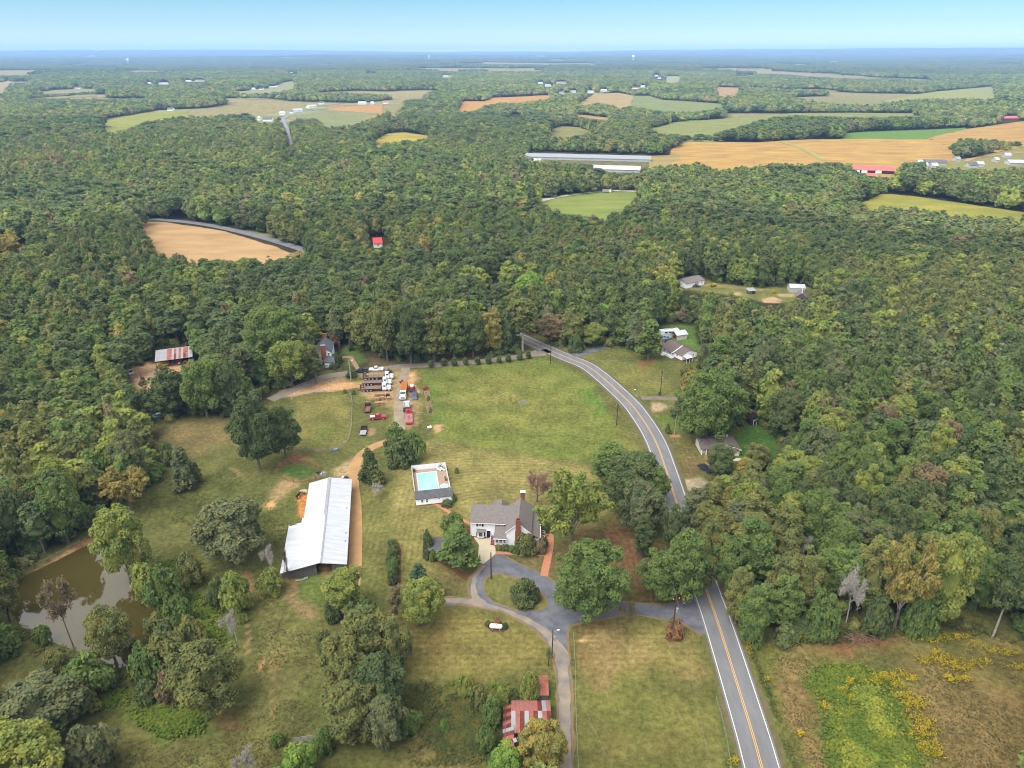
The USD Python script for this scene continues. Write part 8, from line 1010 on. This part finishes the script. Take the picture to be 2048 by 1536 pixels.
def instancer(name, label, protos, pos, idx, scale, rot):
    path = f'/World/{name}'; pi = UsdGeom.PointInstancer.Define(stage, path); targets = []
    for k, (crown_m, trunk_m, m) in enumerate(protos):
        pp = f'{path}/{"tree" if k == 0 else f"tree_{k:03d}"}'; UsdGeom.Xform.Define(stage, pp); usdkit.mesh(stage, pp + '/crown', crown_m, m); targets.append(Sdf.Path(pp))
        if trunk_m is not None: usdkit.mesh(stage, pp + '/trunk', trunk_m, BARK['bark'])
    pi.CreatePrototypesRel().SetTargets(targets); pi.CreatePositionsAttr(Vt.Vec3fArray.FromNumpy(pos.astype(np.float32))); pi.CreateProtoIndicesAttr(Vt.IntArray.FromNumpy(idx.astype(np.int32))); pi.CreateScalesAttr(Vt.Vec3fArray.FromNumpy(scale.astype(np.float32)))
    o = np.zeros((len(pos), 4), np.float32); o[:, 2] = np.sin(rot / 2); o[:, 3] = np.cos(rot / 2)
    pi.CreateOrientationsAttr(Vt.QuathArray([Gf.Quath(float(a[3]), Gf.Vec3h(0, 0, float(a[2]))) for a in o]))
    tell(pi.GetPrim(), label, None, None, 'stuff')
def lod(level):
    out = []
    for k, kd in enumerate(KINDS):
        for var in range(2):
            rg = np.random.default_rng(100 * level + 10 * k + var); m = ramp_leafmat(f'{kd}_woods_{level}', RAMPS[kd], spread=(0.45, 0.32, 0.25)[level]); kind = 'pine' if kd == 'pine' else ('dome', 'oval')[var]
            R = 3.6 if kd == 'pine' else 5.2
            if level == 0: c, t = crown(rg, 18, R, kind, 56, 1.4, 36, 0.56, 0.6, upb=0.3); tr = trunk(rg, 18, 0.3, t, 0.8, limb=3, n=5)
            elif level == 1: c, t = crown(rg, 18, R, kind, 34, 1.6, 20, 0.85, 0.70, upb=0.15); tr = None
            else: c, t = crown(rg, 18, R, kind, 14, 2.2, 9, 1.6, 0.84, upb=0.15); tr = None
            out.append((c, tr, m))
    return out
for name, label, sel, lev in (('woodland', 'mixed woodland around and behind the farm', rest[D[rest] < 560], 0), ('distant_woodland', 'mixed woods rolling away behind the farm', rest[(D[rest] >= 560) & (D[rest] < 1500)], 1), ('far_woodland', 'far woods out to the hazy hills', rest[D[rest] >= 1500], 2)):
    sc = np.column_stack([Rr[sel] * 1.16 / 5.2, Rr[sel] * 1.16 / 5.2, Hh[sel] / 18]); pn = KK[sel] == 6; sc[pn, :2] *= 1.25
    instancer(name, label, lod(lev), np.column_stack([P[sel], Z[sel] - 0.2]), KK[sel] * 2 + rgf.integers(0, 2, len(sel)), sc, rgf.uniform(0, 6.28, len(sel)))
# shrubs and saplings under the near woods
p = scatter(70, 430, 4.2, 0.5); hb_ = rgf.uniform(1.6, 5.5, len(p)); ok = allowed(p, hb_, 1.6 + 0 * hb_) & ~shapely.contains_xy(POND.buffer(2), p[:, 0], p[:, 1]) & ~shapely.contains_xy(road_zone[0].buffer(-1), p[:, 0], p[:, 1]); t = cKDTree(P[D < 520]); ok &= t.query(p)[0] < 9.0; p, hb_ = p[ok], hb_[ok]; under = []
for k, kd in enumerate(('dark', 'green', 'olive', 'lime')):
    rg = np.random.default_rng(700 + k); c, _ = crown(rg, 4, 2.2, 'bush', 26, 0.8, 30, 0.36, 0.6, 1); under.append((c, None, ramp_leafmat(f'{kd}_woods_0', RAMPS[kd])))
instancer('undergrowth', 'shrubs and saplings filling the edge of the woods', under, np.column_stack([p, terrain(p[:, 0], p[:, 1]) - 0.1]), rgf.choice(4, len(p), p=[0.35, 0.4, 0.17, 0.08]), np.column_stack([hb_ / 4 * 0.95, hb_ / 4 * 0.95, hb_ / 4]), rgf.uniform(0, 6.28, len(p)))
# beyond: blocks of far canopy
p = scatter(4600, 24000, 130.0, 0.5); zz = terrain(p[:, 0], p[:, 1]); blocks = []
for v in range(4):
    rg = np.random.default_rng(900 + v); ms = []
    for _ in range(46):
        b = trimesh.creation.icosphere(1); w = np.array(b.vertices) * [rg.uniform(8, 14), rg.uniform(8, 14), rg.uniform(6, 9)] * (1 + 0.2 * rg.normal(size=(len(b.vertices), 1))) + [rg.uniform(-78, 78), rg.uniform(-78, 78), rg.uniform(5, 10)]; ms.append(trimesh.Trimesh(w, b.faces, process=False))
    blocks.append((cat(*ms), None, ramp_leafmat('horizon_woods', [(0, (0.045, 0.07, 0.028)), (0.5, (0.07, 0.092, 0.034)), (1, (0.095, 0.105, 0.04))])))
keep = ~gap(p); p, zz = p[keep], zz[keep]
instancer('horizon_woodland', 'hazy wooded hills on the horizon', blocks, np.column_stack([p, zz]), rgf.integers(0, 4, len(p)), np.ones((len(p), 3)), rgf.uniform(0, 6.28, len(p)))
print('trees', len(planted), 'woods', len(rest), [int((D[rest] < a).sum()) for a in (560, 1500, 9999)], 'blocks', len(p))
# ================================================ air
hz = usdkit.material(stage, '/World/Looks/haze', {'v': ('principled_volume', {'color': (0.30, 0.50, 0.84), 'density': 6.8e-5, 'anisotropy': 0.0})}, [], surface=None, volume='v.volume')
structure('haze', bx(gx[0] - 300, gx[-1] + 300, gy[0] - 300, gy[-1] + 300, float(gz.min()) - 2, max(float(gz.max()) + 28, H + 4)), hz, 'thin blue haze over the countryside', kind='stuff')
